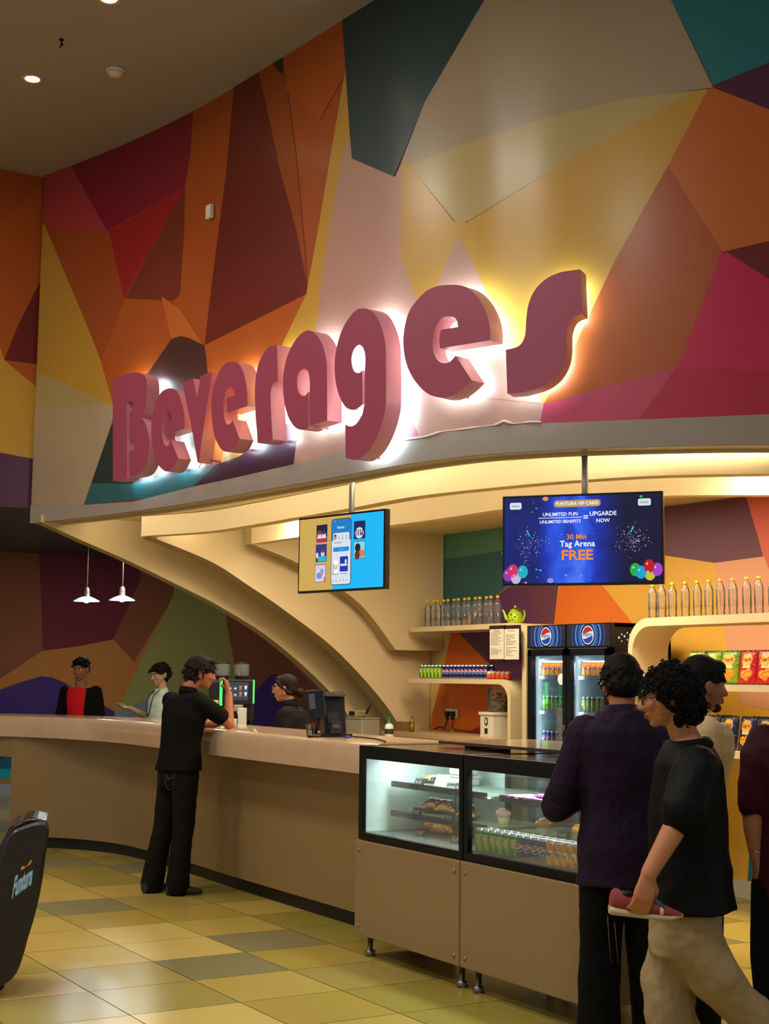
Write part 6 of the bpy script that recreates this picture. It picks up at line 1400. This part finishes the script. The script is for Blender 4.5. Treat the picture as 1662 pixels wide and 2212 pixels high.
def maroon():
    D = 5.6; loc = gp(1730, D); r = person('person', 'person at the right edge in a maroon shirt with rolled sleeve and thin bracelet', V((loc.x, loc.y, 0)), 8)
    f_ = FH*math.cos(math.radians(8)) + RH*math.sin(math.radians(8)); Ri = Matrix.Rotation(-(math.atan2(f_.y, f_.x)-math.pi/2), 3, 'Z')
    def L(px, py, dd=0): d = ray(px, py); p = O + d*((D-dd)/d.dot(FH)); return Ri @ (p-V((loc.x, loc.y, 0)))
    sk = skin('brown', '9a6448')
    m = MB(); m.loft(torso_rings(.97), sk, 22); hc = V((0, .03, 1.56)); R = HR(0)
    limb(m, sk, [(0, 0, 1.38), (0, .01, 1.47), hc+R @ V((0, -.02, -.04))], [.060, .055, .054]); head(m, sk, hc, R, 1.0)
    sh, el, wr = L(1648, 1625), L(1626, 1745), L(1636, 1852); limb(m, sk, [sh, el, L(1628, 1790), wr], [.052, .042, .038, .027]); hand(m, sk, wr, V((.02, .15, -1)), V((1, .2, 0)), .45, .1, 1.0, thumb=-1)
    sh2, el2, wr2 = V((.19, 0, 1.36)), V((.24, 0, 1.08)), V((.2, .1, .86)); limb(m, sk, [sh2, el2, wr2], [.052, .042, .028]); hand(m, sk, wr2, V((0, .2, -1)), V((-1, 0, 0)), .35, .1, 1, thumb=1)
    for sx in (-1, 1): limb(m, sk, [(sx*.09, 0, .86), (sx*.11, .01, .48), (sx*.11, 0, .09)], [.085, .055, .04])
    fuse(m, 'body', .0055, 4, r); face_bits(r, hc, R, 1.0)
    hm = hairm(); m = MB(); hair_cap(m, hm, hc, R, 1.0, .004, .01, -.01); fuse(m, 'hair', .0055, 2, r)
    mr = cloth('maroon', '320d15', .65); m = MB(); m.loft([(c_, a+.03, b+.028, x, y) for c_, a, b, x, y in torso_rings(.97, 0, z0=.80, z1=1.43)], mr, 26)
    limb(m, mr, [V((-.140, 0, 1.36)), L(1644, 1640), L(1626, 1735)], [.075, .078, .062]); limb(m, mr, [V((.15, 0, 1.355)), V((.24, 0, 1.10))], [.075, .062]); m.ell((0, 0, 1.38), (.13, .08, .045), mr)
    fuse(m, 'shirt', .008, 3, r, disp=(.018, .1))
    m = MB(); w0 = L(1635, 1842); m.lathe([(.030, -.002), (.032, 0), (.030, .002), (.0285, 0), (.030, -.002)], w0, mat('bracelet_silver', 'd8d0c0', rough=.2, metal=1, noise=0), 24, (.15, .2, 1), cap=False); m.build('bracelet', r)
    bt = cloth('blacktrouser', '070708'); m = MB(); m.loft([(V((0, 0, z)), a, b, V((1, 0, 0)), V((0, 1, 0))) for z, a, b in ((.98, .165, .12), (.90, .178, .135), (.80, .18, .14), (.76, .17, .13))], bt, 24)
    for sx in (-1, 1): limb(m, bt, [(sx*.10, 0, .82), (sx*.115, 0, .55), (sx*.11, 0, .25), (sx*.11, 0, .06)], [.105, .098, .08, .085])
    fuse(m, 'trousers', .010, 3, r)
    for sx in (-1, 1): m = MB(); shoe(m, mat('shoe_white', 'c8c0b0', rough=.5), None, V((sx*.11, 0, .09)), V((sx*.1, 1, 0))); fuse(m, 'shoe', .006, 2, r)
maroon()
# ------------------------------------------------------------------ things on the counter
# point of sale terminal, seen from behind, with a customer display
q0 = gp(722, 9.55); r = thing('cash_register', 'black till seen from behind with a portrait customer display on the counter', 'cash register', (q0.x, q0.y, 1.2035), math.atan2(RH.y, RH.x)+math.radians(16))
pl = mat('pos_black', '17151a', rough=.35, noise=.02); pl2 = mat('pos_grey', '5c5650', rough=.4)
m = MB(); m.prism([(-.02, .0), (.13, 0), (.085, .285), (.055, .295)], 'x', -.06, .085, pl); m.box((-.055, -.005, .265), (.083, .1, .29), pl2, .004); m.build('screen_back', r)
m = MB(); m.box((-.09, -.05, 0), (.12, .15, .022), pl, .005); m.prism([(-.05, .02), (.05, .02), (.04, .16), (.01, .16)], 'x', -.04, .04, pl); m.build('base', r)
m = MB(); m.box((-.03, -.06, .022), (.045, .0, .10), mat('printer_dark', '2a2a30', rough=.4), .004); m.box((-.02, -.062, .06), (.03, -.060, .085), pl2); m.build('printer', r)
d_ = MB(); Mx = Matrix.Translation((-.135, -.06, .215)) @ Matrix.Rotation(math.radians(-12), 4, 'X') @ Matrix.Rotation(math.radians(-4), 4, 'Y')
d_.box((-.062, 0, -.095), (.062, .018, .095), pl, .004); d_.xf(Mx); dd = d_.build('customer_display', r)
d_ = MB(); d_.add([(-.052, -.001, -.08), (.052, -.001, -.08), (.052, -.001, .08), (-.052, -.001, .08)], [(0, 1, 2, 3)], mat('display_off', '20222c', rough=.08, noise=0)); d_.add([(-.046, -.0015, -.03), (-.005, -.0015, -.03), (-.005, -.0015, .07), (-.046, -.0015, .07)], [(0, 1, 2, 3)], emi('display_dim', '545460', .6)); d_.xf(Mx); d_.build('display_glass', dd)
m = MB(); m.cyl((-.13, -.03, .02), (-.10, -.045, .15), .012, pl, 10); m.lathe([(.05, 0), (.05, .012)], (-.13, -.02, 0), pl, 20); m.build('display_stand', r)
m = MB(); m.lathe([(.024, 0), (.028, .075), (.026, .076), (.022, .004)], (0, 0, 0), glassm('cup_clear', (.85, .86, .86), .9, .05), 16, cap=False)
o = m.build('tumbler'); c = gp(672, 9.62); o.location = (c.x, c.y, 1.2035); tag(o, 'small clear tumbler on the counter below the customer display', 'tumbler')
c1, c2 = gp(765, 9.4), gp(835, 8.75)
cable([(c1.x, c1.y, 1.212), ((c1.x*2+c2.x)/3, (c1.y*2+c2.y)/3+.06, 1.21), ((c1.x+c2.x*2)/3, (c1.y+c2.y*2)/3+.05, 1.21), (c2.x, min(c2.y, 4.98), 1.21)], .005, rub, 'thin black cable curling across the counter top right of the till')
c = gp(752, 9.42); m = MB(); m.lathe([(.022, 0), (.024, .006), (.02, .012)], (c.x, c.y, 1.2035), mat('cap_blue', '1c3c9c', rough=.3), 20); tag(m.build('blue_disc'), 'small round blue stamp at the foot of the till', 'stamp')
# bean to cup coffee machine with green light strips
q0 = gp(512, 12.45); r = thing('coffee_machine', 'black coffee machine with touch screen, green light strips and two bean hoppers', 'coffee machine', (q0.x, q0.y, .9005), math.atan2(RH.y, RH.x)+math.radians(4))
gz = lambda py: CAMZ-(py-1460)*12.45/3070-.9
kx = 12.45/3070
m = MB(); m.box((-.24, 0, .30), (.145, .30, gz(1470)), pl, .02); m.box((-.22, .10, .0), (.13, .30, .30), pl, .01); m.box((-.22, -.03, 0), (.13, .30, .06), pl, .008); m.build('body', r)
m = MB(); m.box((-.125, -.035, gz(1522)), (.145, 0, gz(1468)), pl, .012); m.build('front_panel', r)
m = MB(); m.box((-.145, -.030, gz(1524)), (-.118, -.0, gz(1467)), emi('green_led', (.05, 1, .12), 2.2), .006); m.build('light_strip', r)
m = MB(); m.box((.140, -.030, gz(1519)), (.155, -.0, gz(1469)), emi('green_led', (.05, 1, .12), 2.2), .004); m.build('light_strip', r)
m = MB(); X0, X1, Z0, Z1 = -.085, .10, gz(1512), gz(1474)
m.add([(X0, -.0355, Z0), (X1, -.0355, Z0), (X1, -.0355, Z1), (X0, -.0355, Z1)], [(0, 1, 2, 3)], emi('scr_slate', '38424e', .9))
for i in range(4):
    for j in range(2):
        x = X0+.03+i*.045; z = Z1-.06-j*.055; cm_ = emi('scr_drink%d' % (i % 3), ('e8e8f0', 'c87848', '8cd8f0')[(i+2) % 3 if i > 1 else 0], 1)
        w2 = .012; m.add([(x-w2*.7, -.036, z), (x+w2*.7, -.036, z), (x+w2, -.036, z+(.030 if i > 1 else .012)), (x-w2, -.036, z+(.030 if i > 1 else .012))], [(0, 1, 2, 3)], cm_)
        m.add([(x-.014, -.036, z-.008), (x+.014, -.036, z-.008), (x+.014, -.036, z-.005), (x-.014, -.036, z-.005)], [(0, 1, 2, 3)], emi('scr_line', 'a8b0b8', .8))
m.build('touch_screen', r)
for i, x in enumerate((-.135, .035)):
    m = MB(); m.lathe([(.058, 0), (.066, .03), (.068, .12), (.067, .125)], (x, .12, gz(1466)), petm('hopper_clear', (.95, .95, .94), .12), 24); h = m.build('hopper', r)
    m = MB(); m.lathe([(.05, .0), (.064, .025), (.066, .03)], (x, .12, gz(1468)), mat('hopper_base', '1c1418', rough=.4), 24); m.build('hopper_base', h)
    m = MB(); m.lathe([(.069, .125), (.068, .134), (.015, .138), (.012, .146)], (x, .12, gz(1466)), pl, 24); m.build('lid', h)
    m = MB(); q = random.Random(i)
    for k in range(26): a = q.uniform(0, 6.28); rd = q.uniform(0, .045); m.ell((x+rd*math.cos(a), .12+rd*math.sin(a), gz(1466)+.012+q.uniform(0, .022)), (.010, .007, .006), mat('coffee_bean', '3c2014', rough=.4), n=6)
    h2 = m.build('coffee_beans', h); h2['kind'] = 'stuff'
m = MB(); m.box((-.02, -.05, gz(1536)), (.06, -.01, gz(1522)), stl, .005); m.cyl((.02, -.04, gz(1536)), (.02, -.04, gz(1545)), .014, stl, 12); m.tube(crom([(.05, -.04, gz(1530)), (.09, -.06, gz(1545)), (.10, -.05, gz(1560))], 5), .004, rub, 6); m.build('spout', r)
def boxt(name, label, cat, px0, px1, py0, D, dep, mt, z0=.9005, lid=None):
    c = gp((px0+px1)/2, D); wd = (px1-px0)*D/3070; zt = CAMZ-(py0-1460)*D/3070
    r = thing(name, label, cat, (c.x, c.y, z0), math.atan2(RH.y, RH.x)+.05); m = MB(); m.box((-wd/2, 0, 0), (wd/2, dep, zt-z0), mt, .004); m.build('carton', r)
    if lid: m = MB(); m.box((-wd/2*.9, -.002, (zt-z0)*.72), (wd/2*.9, 0, (zt-z0)*.86), lid); m.build('label_patch', r)
    return r
crd = mat('carton_cream', 'c8b898', rough=.6); crw = mat('carton_white', 'd0ccc0', rough=.5)
boxt('carton', 'tall cream carton beside the coffee machine, half hidden by the customer', 'carton', 451, 472, 1513, 12.27, .10, crd)
boxt('carton', 'narrow cream carton with a dark label in front of the coffee machine', 'carton', 477, 493, 1529, 12.27, .07, crd, lid=pl)
boxt('carton', 'low white carton in front of the coffee machine spout', 'carton', 493, 514, 1552, 12.27, .07, crw)
boxt('milk_cooler', 'white upright box right under the coffee machine screen', 'box', 516, 534, 1529, 12.27, .09, crw)
# ------------------------------------------------------------------ pastries inside the cases
slate_ = mat('slate_plate', '1a1c20', rough=.3, noise=.05); tagb = mat('tag_black', '181818', rough=.5, noise=0); tagw = mat('tag_print', 'a8a4a0', rough=.6, noise=0)
def price_tag(x, y, z, lb, txt='Rs'):
    r = thing('price_tag', lb, 'price tag', (x, y, z), .25); m = MB(); m.prism([(0, 0), (.03, 0), (.022, .042), (.018, .042)], 'x', -.03, .03, tagb); m.build('card', r)
    m = MB(); addtext(m, txt, tagw, lambda u, v: Vector((u, .006+(v+.008)*.42, .022+v)), width=.04); m.add([(-.022, .0035, .008), (.022, .0035, .008), (.022, .0045, .011), (-.022, .0045, .011)], [(0, 1, 2, 3)], tagw); m.build('print', r)
def plate(x, y, z, w_, d__, lb, rz=.3):
    m = MB(); m.loft([(Vector((0, 0, .0)), w_*.38, d__*.38, V((1, 0, 0)), V((0, 1, 0))), (Vector((0, 0, .006)), w_*.42, d__*.42, V((1, 0, 0)), V((0, 1, 0))), (Vector((0, 0, .018)), w_*.5, d__*.5, V((1, 0, 0)), V((0, 1, 0))), (Vector((0, 0, .014)), w_*.46, d__*.46, V((1, 0, 0)), V((0, 1, 0)))], slate_, 28)
    o = m.build('plate'); o.location = (x, y, z); o.rotation_euler = (0, 0, rz); return tag(o, lb, 'plate')
dough = mat('pastry_gold', 'd8a050', rough=.55, noise=.2, nscale=18); choc = mat('chocolate', '28140c', rough=.3, noise=.1); cream_ = mat('whipped_cream', 'e8e4e0', rough=.5)
def croissant(loc, rz, lb, ch=False, L_=.15):
    r = thing('croissant' if ch else 'puff_pastry', lb, 'pastry', loc, rz); m = MB()
    n = 9
    for i in range(n):
        t = -1+2*i/(n-1); rad = .034*(1-.72*t*t) ; m.ell((t*L_/2, -.018*t*t, rad*.92), (L_/n*.85, rad*1.1, rad), dough, Matrix.Rotation(-t*.3, 3, 'Z'), 14)
    m.build('pastry_body', r) if not ch else m.build('pastry_body', r)
    if ch:
        m = MB(); q = random.Random(int(rz*10))
        for i in range(12):
            x = -L_*.42+L_*.84*i/11; t = x/(L_/2); rad = .034*(1-.72*t*t); m.tube([(x+.008*math.sin(a*2), -.018*t*t+(rad*1.12)*math.cos(a), rad*.92+rad*1.04*math.sin(a)) for a in (.2, .7, 1.2, 1.7, 2.2, 2.7)], .0035, choc, 6)
        m.build('chocolate_drizzle', r)
        m = MB()
        for i in range(5): m.ell((-.03+i*.016, .0, .066), (.013, .012, .008), cream_, n=10)
        m.build('cream_topping', r)
    else:
        m = MB(); m.tube([(x_*L_/2*.9, -.03-.012*x_*x_, .028*(1-.6*x_*x_)) for x_ in (-1, -.6, -.2, .2, .6, 1)], .0028, mat('crust_dark', '7a4818', rough=.5), 6); m.build('seam', r)
    return r
YS = 4.60
def ax(px, y, py=1740): return aty(px, py, y).x
S1, S2, S0 = .9785, .8085, .7005
# left case
plate(ax(945, 4.66), 4.66, S2, .24, .13, 'black plate with chocolate drizzled croissants on the middle shelf, left case')
croissant((ax(937, 4.66)-.0, 4.665, S2+.016), .25, 'chocolate drizzled croissant, left one on the middle-shelf plate of the left case', True, .13)
croissant((ax(962, 4.66)+.01, 4.66, S2+.016), .35, 'chocolate drizzled croissant, right one on the middle-shelf plate of the left case', True, .12)
plate(ax(1004, 4.58), 4.60, S2, .16, .12, 'black plate at the right end of the middle shelf, left case')
croissant((ax(1004, 4.58), 4.60, S2+.016), .2, 'golden croissant alone on a plate at the right of the middle shelf, left case', True, .12)
plate(ax(948, 4.62, 1830), 4.62, S0, .30, .15, 'long black tray of puff pastries on the floor of the left case')
croissant((ax(935, 4.62, 1815), 4.63, S0+.016), .3, 'golden puff pastry, left of two on the bottom tray', False, .14)
croissant((ax(965, 4.62, 1825), 4.60, S0+.016), .3, 'golden puff pastry, right of two on the bottom tray', False, .14)
plate(ax(936, 4.68, 1665), 4.68, S1, .18, .12, 'dark plate of pale salad on the top shelf, left case')
m = MB(); q = random.Random(6)
for k in range(40): a = q.uniform(0, 6.28); rd = q.uniform(0, .06); m.ell((rd*1.2*math.cos(a), rd*.7*math.sin(a), .018+q.uniform(0, .018)), (.012, .009, .006), mat('salad_%d' % (k % 2), ('b8b060', 'd8d0b0')[k % 2], rough=.5), Matrix.Rotation(a, 3, 'Z'), 8)
o = m.build('salad'); o.location = (ax(936, 4.68, 1665), 4.68, S1+.004); tag(o, 'pale green and cream salad heaped on the top shelf plate', 'salad', kind='stuff')
tubm = mat('tub_white', 'c8c4bc', rough=.35, trans=.2)
for k, (z, w_, lb) in enumerate(((S1, .20, 'white plastic food box at the back of the top shelf, bottom of its stack'), (S1+.056, .16, 'white plastic food box at the back of the top shelf, top of its stack'))):
    r = thing('food_box', lb, 'food box', (-7.02+.0*k, 4.76, z+.0005*k)); m = MB(); m.box((-w_/2, -.05, 0), (w_/2, .05, .042), tubm, .01); m.build('box', r); m = MB(); m.box((-w_/2-.005, -.055, .042), (w_/2+.005, .055, .055), tubm, .004); m.build('lid', r)
for px, py, y, z, lb in ((902, 1665, 4.46, S1, 'black price tag at the left of the top shelf, left case'), (990, 1684, 4.46, S1, 'black price tag at the right of the top shelf, left case'), (897, 1733, 4.47, S2, 'black price tag at the left of the middle shelf, left case'), (968, 1749, 4.46, S2, 'black price tag between the two plates of the middle shelf'), (905, 1822, 4.44, S0, 'black price tag left of the bottom puff pastries'), (981, 1842, 4.42, S0, 'black price tag right of the bottom puff pastries')):
    price_tag(ax(px, y, py), y, z, lb, 'Rs 60')
r = thing('card_sign', 'blank white card leaning on the top shelf of the left case', 'card', (ax(957, 4.62, 1660), 4.60, S1), .2); m = MB(); m.prism([(0, 0), (.004, 0), (.034, .06), (.030, .06)], 'x', -.05, .05, mat('card_white', 'd8e0dc')); m.build('card', r)
# right case: wrapped bars, muffins, cup
q = random.Random(8); pk = [mat('wrap_%d' % i, c_, rough=.25, noise=.15, nscale=50) for i, c_ in enumerate(('a8388c', 'c888c0', '7c2878', 'c8503c'))]
bar0 = {}
k = 0
for i in range(11):
    for j in range(3):
        x = -6.14+i*.075; z = S1+.0005+(.018 if j == 2 else 0); y = 4.47+(.07 if j == 1 else (.03 if j == 2 else 0)); ci_ = (3 if i > 7 else (i+j) % 3)
        if j == 2 and (i < 3 or i > 9): continue
        if ci_ not in bar0:
            m = MB(); m.box((-.034, -.045, 0), (.034, .045, .015), pk[ci_], .005); m.box((-.036, -.055, .006), (.036, -.045, .009), pk[ci_]); m.box((-.036, .045, .006), (.036, .055, .009), pk[ci_]); m.add([(-.02, -.03, .0153), (.02, -.03, .0153), (.02, .03, .0153), (-.02, .03, .0153)], [(0, 1, 2, 3)], cream_); o = m.build('snack_bar'); bar0[ci_] = o
        else: o = bar0[ci_].copy(); COL.objects.link(o)
        o.location = (x, y+.02, z); o.rotation_euler = (0, 0, q.uniform(-.12, .12)-.1); k += 1
        tag(o, '%s wrapped snack bar, top shelf, %s row, place %d from left' % (('purple', 'pale pink', 'dark violet', 'orange red')[ci_], ('front', 'back', 'upper')[j], i+1), 'snack bar', 'wrapped snack bars in the right case')
paperw = mat('muffin_paper', 'a8acb0', rough=.6, noise=.3, nscale=60); paperp = mat('muffin_paper_pale', 'd0c090', rough=.6, noise=.1)
def muffin(loc, lb, top, pap_, ch):
    r = thing('muffin', lb, 'muffin', loc); m = MB(); n = 28
    vs = []
    for zz, rr_ in ((0, .026), (.045, .037)):
        for k in range(n): a = 2*math.pi*k/n; q_ = rr_*(1+.04*(k % 2)); vs.append((q_*math.cos(a), q_*math.sin(a), zz))
    m.add(vs, [(k, (k+1) % n, n+(k+1) % n, n+k) for k in range(n)]+[tuple(range(n))[::-1]], pap_); m.build('paper_cup', r)
    m = MB(); m.ell((0, 0, .050), (.041, .041, .030), top, n=18); q = random.Random(2)
    for k in range(26): a = q.uniform(0, 6.28); e = q.uniform(.1, 1.3); m.ell((.038*math.cos(a)*math.cos(e), .038*math.sin(a)*math.cos(e), .052+.028*math.sin(e)), (.008, .008, .006), ch if k % 2 else top, n=8)
    m.build('muffin_top', r)
muffin((ax(1175, 4.52, 1790), 4.52, S2), 'chocolate crumb muffin in a grey patterned paper cup, middle shelf', mat('muffin_brown', '8c6448', rough=.7, noise=.3, nscale=60), paperw, cream_)
muffin((ax(1254, 4.50, 1800), 4.50, S2), 'yellow muffin in a pale paper cup near the elbow of the person in purple', mat('muffin_yellow', 'd8a838', rough=.7, noise=.2, nscale=40), paperp, dough)
muffin((ax(1088, 4.66, 1765), 4.66, S2), 'pale pink muffin further back, left of the middle shelf in the right case', mat('muffin_pink', 'b88878', rough=.7, noise=.2, nscale=40), paperp, cream_)
price_tag(ax(1213, 4.46, 1798), 4.46, S2, 'black price tag on the middle shelf between the two muffins of the right case', 'Rs 90')
price_tag(ax(1205, 4.46, 1710), 4.452, S1, 'black price tag on the top shelf in front of the wrapped bars', 'Rs 20')
seq = ['lemon']*6 + ['cola']*4 + ['orange']*6
for i in range(16):
    for j in range(2):
        can(seq[i], (-6.205+i*.0605, 4.315+j*.06, S0+.0003), '%s at the right case bottom, %s row, place %d' % (DESC[seq[i]], ('front', 'back')[j], i+1), 'cans in the right case', .35+.15*(i % 3))
# ------------------------------------------------------------------ massage chair at the left edge
Dc = 7.25
nC = (-FH*math.cos(math.radians(12)) - RH*math.sin(math.radians(-12))); TC = V((-nC.y, nC.x, 0)); 
if TC.dot(RH) < 0: TC = -TC
Pc = gp(50, Dc)
def C2(px, py): p = onpl(px, py, Pc, nC); return V(((p-Pc).dot(TC), p.z))
lea = mat('leather_black', '1c1918', rough=.38, noise=.08, nscale=20, bump=.12, coat=.15); lea2 = mat('leather_shiny', '2c2422', rough=.22, noise=.1, nscale=8, bump=.25, coat=.3)
out = [C2(*p) for p in ((105, 1790), (104, 1813), (90, 1890), (76, 1959), (62, 2020), (50, 2065), (36, 2102), (18, 2122), (-5, 2135), (-60, 2150), (-190, 2150), (-190, 1990), (-80, 1930), (-20, 1900), (-4, 1870), (4, 1840), (15, 1812), (30, 1795), (50, 1786), (80, 1777), (98, 1778))]
ch = thing('massage_chair', 'black leather massage chair cut off by the left edge, with a small bright logo', 'chair')
def P3c(p, d): return Pc + TC*p.x + V((0, 0, p.y)) - nC*d
sp = [V((p.x, p.y)) for p in smoothpoly([(p.x, p.y, 0) for p in out], 4)]; N = len(sp)
m = MB(); ins_ = inset2(sp, .012)
m.add([P3c(p, 0) for p in ins_]+[P3c(p, .012) for p in sp]+[P3c(p, .07) for p in sp]+[P3c(p, .07) for p in ins_], [tuple(range(N))]+[(i, (i+1) % N, N+(i+1) % N, N+i) for i in range(N)]+[(N+i, N+(i+1) % N, 2*N+(i+1) % N, 2*N+i) for i in range(N)]+[tuple(range(3*N, 4*N))], lea); m.build('side_panel', ch)
back = [C2(*p) for p in ((100, 1776), (92, 1900), (60, 2030), (30, 2085), (-60, 2110), (-200, 2110), (-200, 1990), (-60, 1930), (-12, 1850), (20, 1790), (60, 1772))]; bp = [V((p.x, p.y)) for p in smoothpoly([(p.x, p.y, 0) for p in back], 4)]; N = len(bp)
m = MB(); b2_ = inset2(bp, .03)
m.add([P3c(p, .072) for p in bp]+[P3c(p, .50) for p in bp]+[P3c(p, .54) for p in b2_], [tuple(range(N))]+[(i, (i+1) % N, N+(i+1) % N, N+i) for i in range(N)]+[(N+i, N+(i+1) % N, 2*N+(i+1) % N, 2*N+i) for i in range(N)]+[tuple(range(2*N, 3*N))], lea2, False); m.build('backrest', ch)
pz = [V((p.x, p.y)) for p in out[14:21]]
m = MB(); m.tube([P3c(p, .035) + V((0, 0, .006)) for p in crom([(p.x, p.y, 0) for p in out[15:]+out[:2]], 4)], .010, lea2, 8) if False else None
m = MB(); m.tube(crom([P3c(C2(105, 1784), .075), P3c(C2(75, 1775), .075), P3c(C2(45, 1783), .075), P3c(C2(22, 1800), .075), P3c(C2(4, 1836), .075)], 5), .010, lea2, 8); m.build('piping', ch)
m = MB(); m.box((-.1, -.1, 0), (.1, .1, .1), lea); m.xf(Matrix.Translation(P3c(C2(-60, 2140), .3)*1) ); 
for v in m.v: v.z = max(0.0, min(v.z-C2(-60, 2140).y, C2(-60, 2140).y+.02)) if False else v.z
m = MB(); b_ = P3c(C2(-70, 2100), .3); m.box((b_.x-.14, b_.y-.14, 0), (b_.x+.14, b_.y+.14, b_.z), lea, .02); m.build('chair_base', ch)
# logo: light blue script with an orange butterfly
lg = MB(); lb1 = mat('logo_lightblue', 'a8c8e0', rough=.5, noise=0); lb2 = mat('logo_blue', '3c78b8', rough=.5, noise=0); lo = mat('logo_orange', 'e89030', rough=.5, noise=0)
cc_ = C2(50, 1902); dr = V((C2(72, 1885)-C2(30, 1915)).to_tuple()).normalized()
def PL(u, v, d=-.0012): p = cc_ + dr*u + V((.12*v, v)); return P3c(p, d)
addtext(lg, 'Funtura', lb2, lambda u, v: PL(u+.002, v-.002, -.0008), width=.115, height=.115, bold=.06); addtext(lg, 'Funtura', lb1, lambda u, v: PL(u, v), width=.112, height=.105, bold=.03)
for sx in (-1, 1): lg.add([PL(.005, .062), PL(.005+sx*.022, .082), PL(.005+sx*.034, .076), PL(.005+sx*.026, .062)], [(0, 1, 2, 3)], lo)
lg.build('logo', ch)
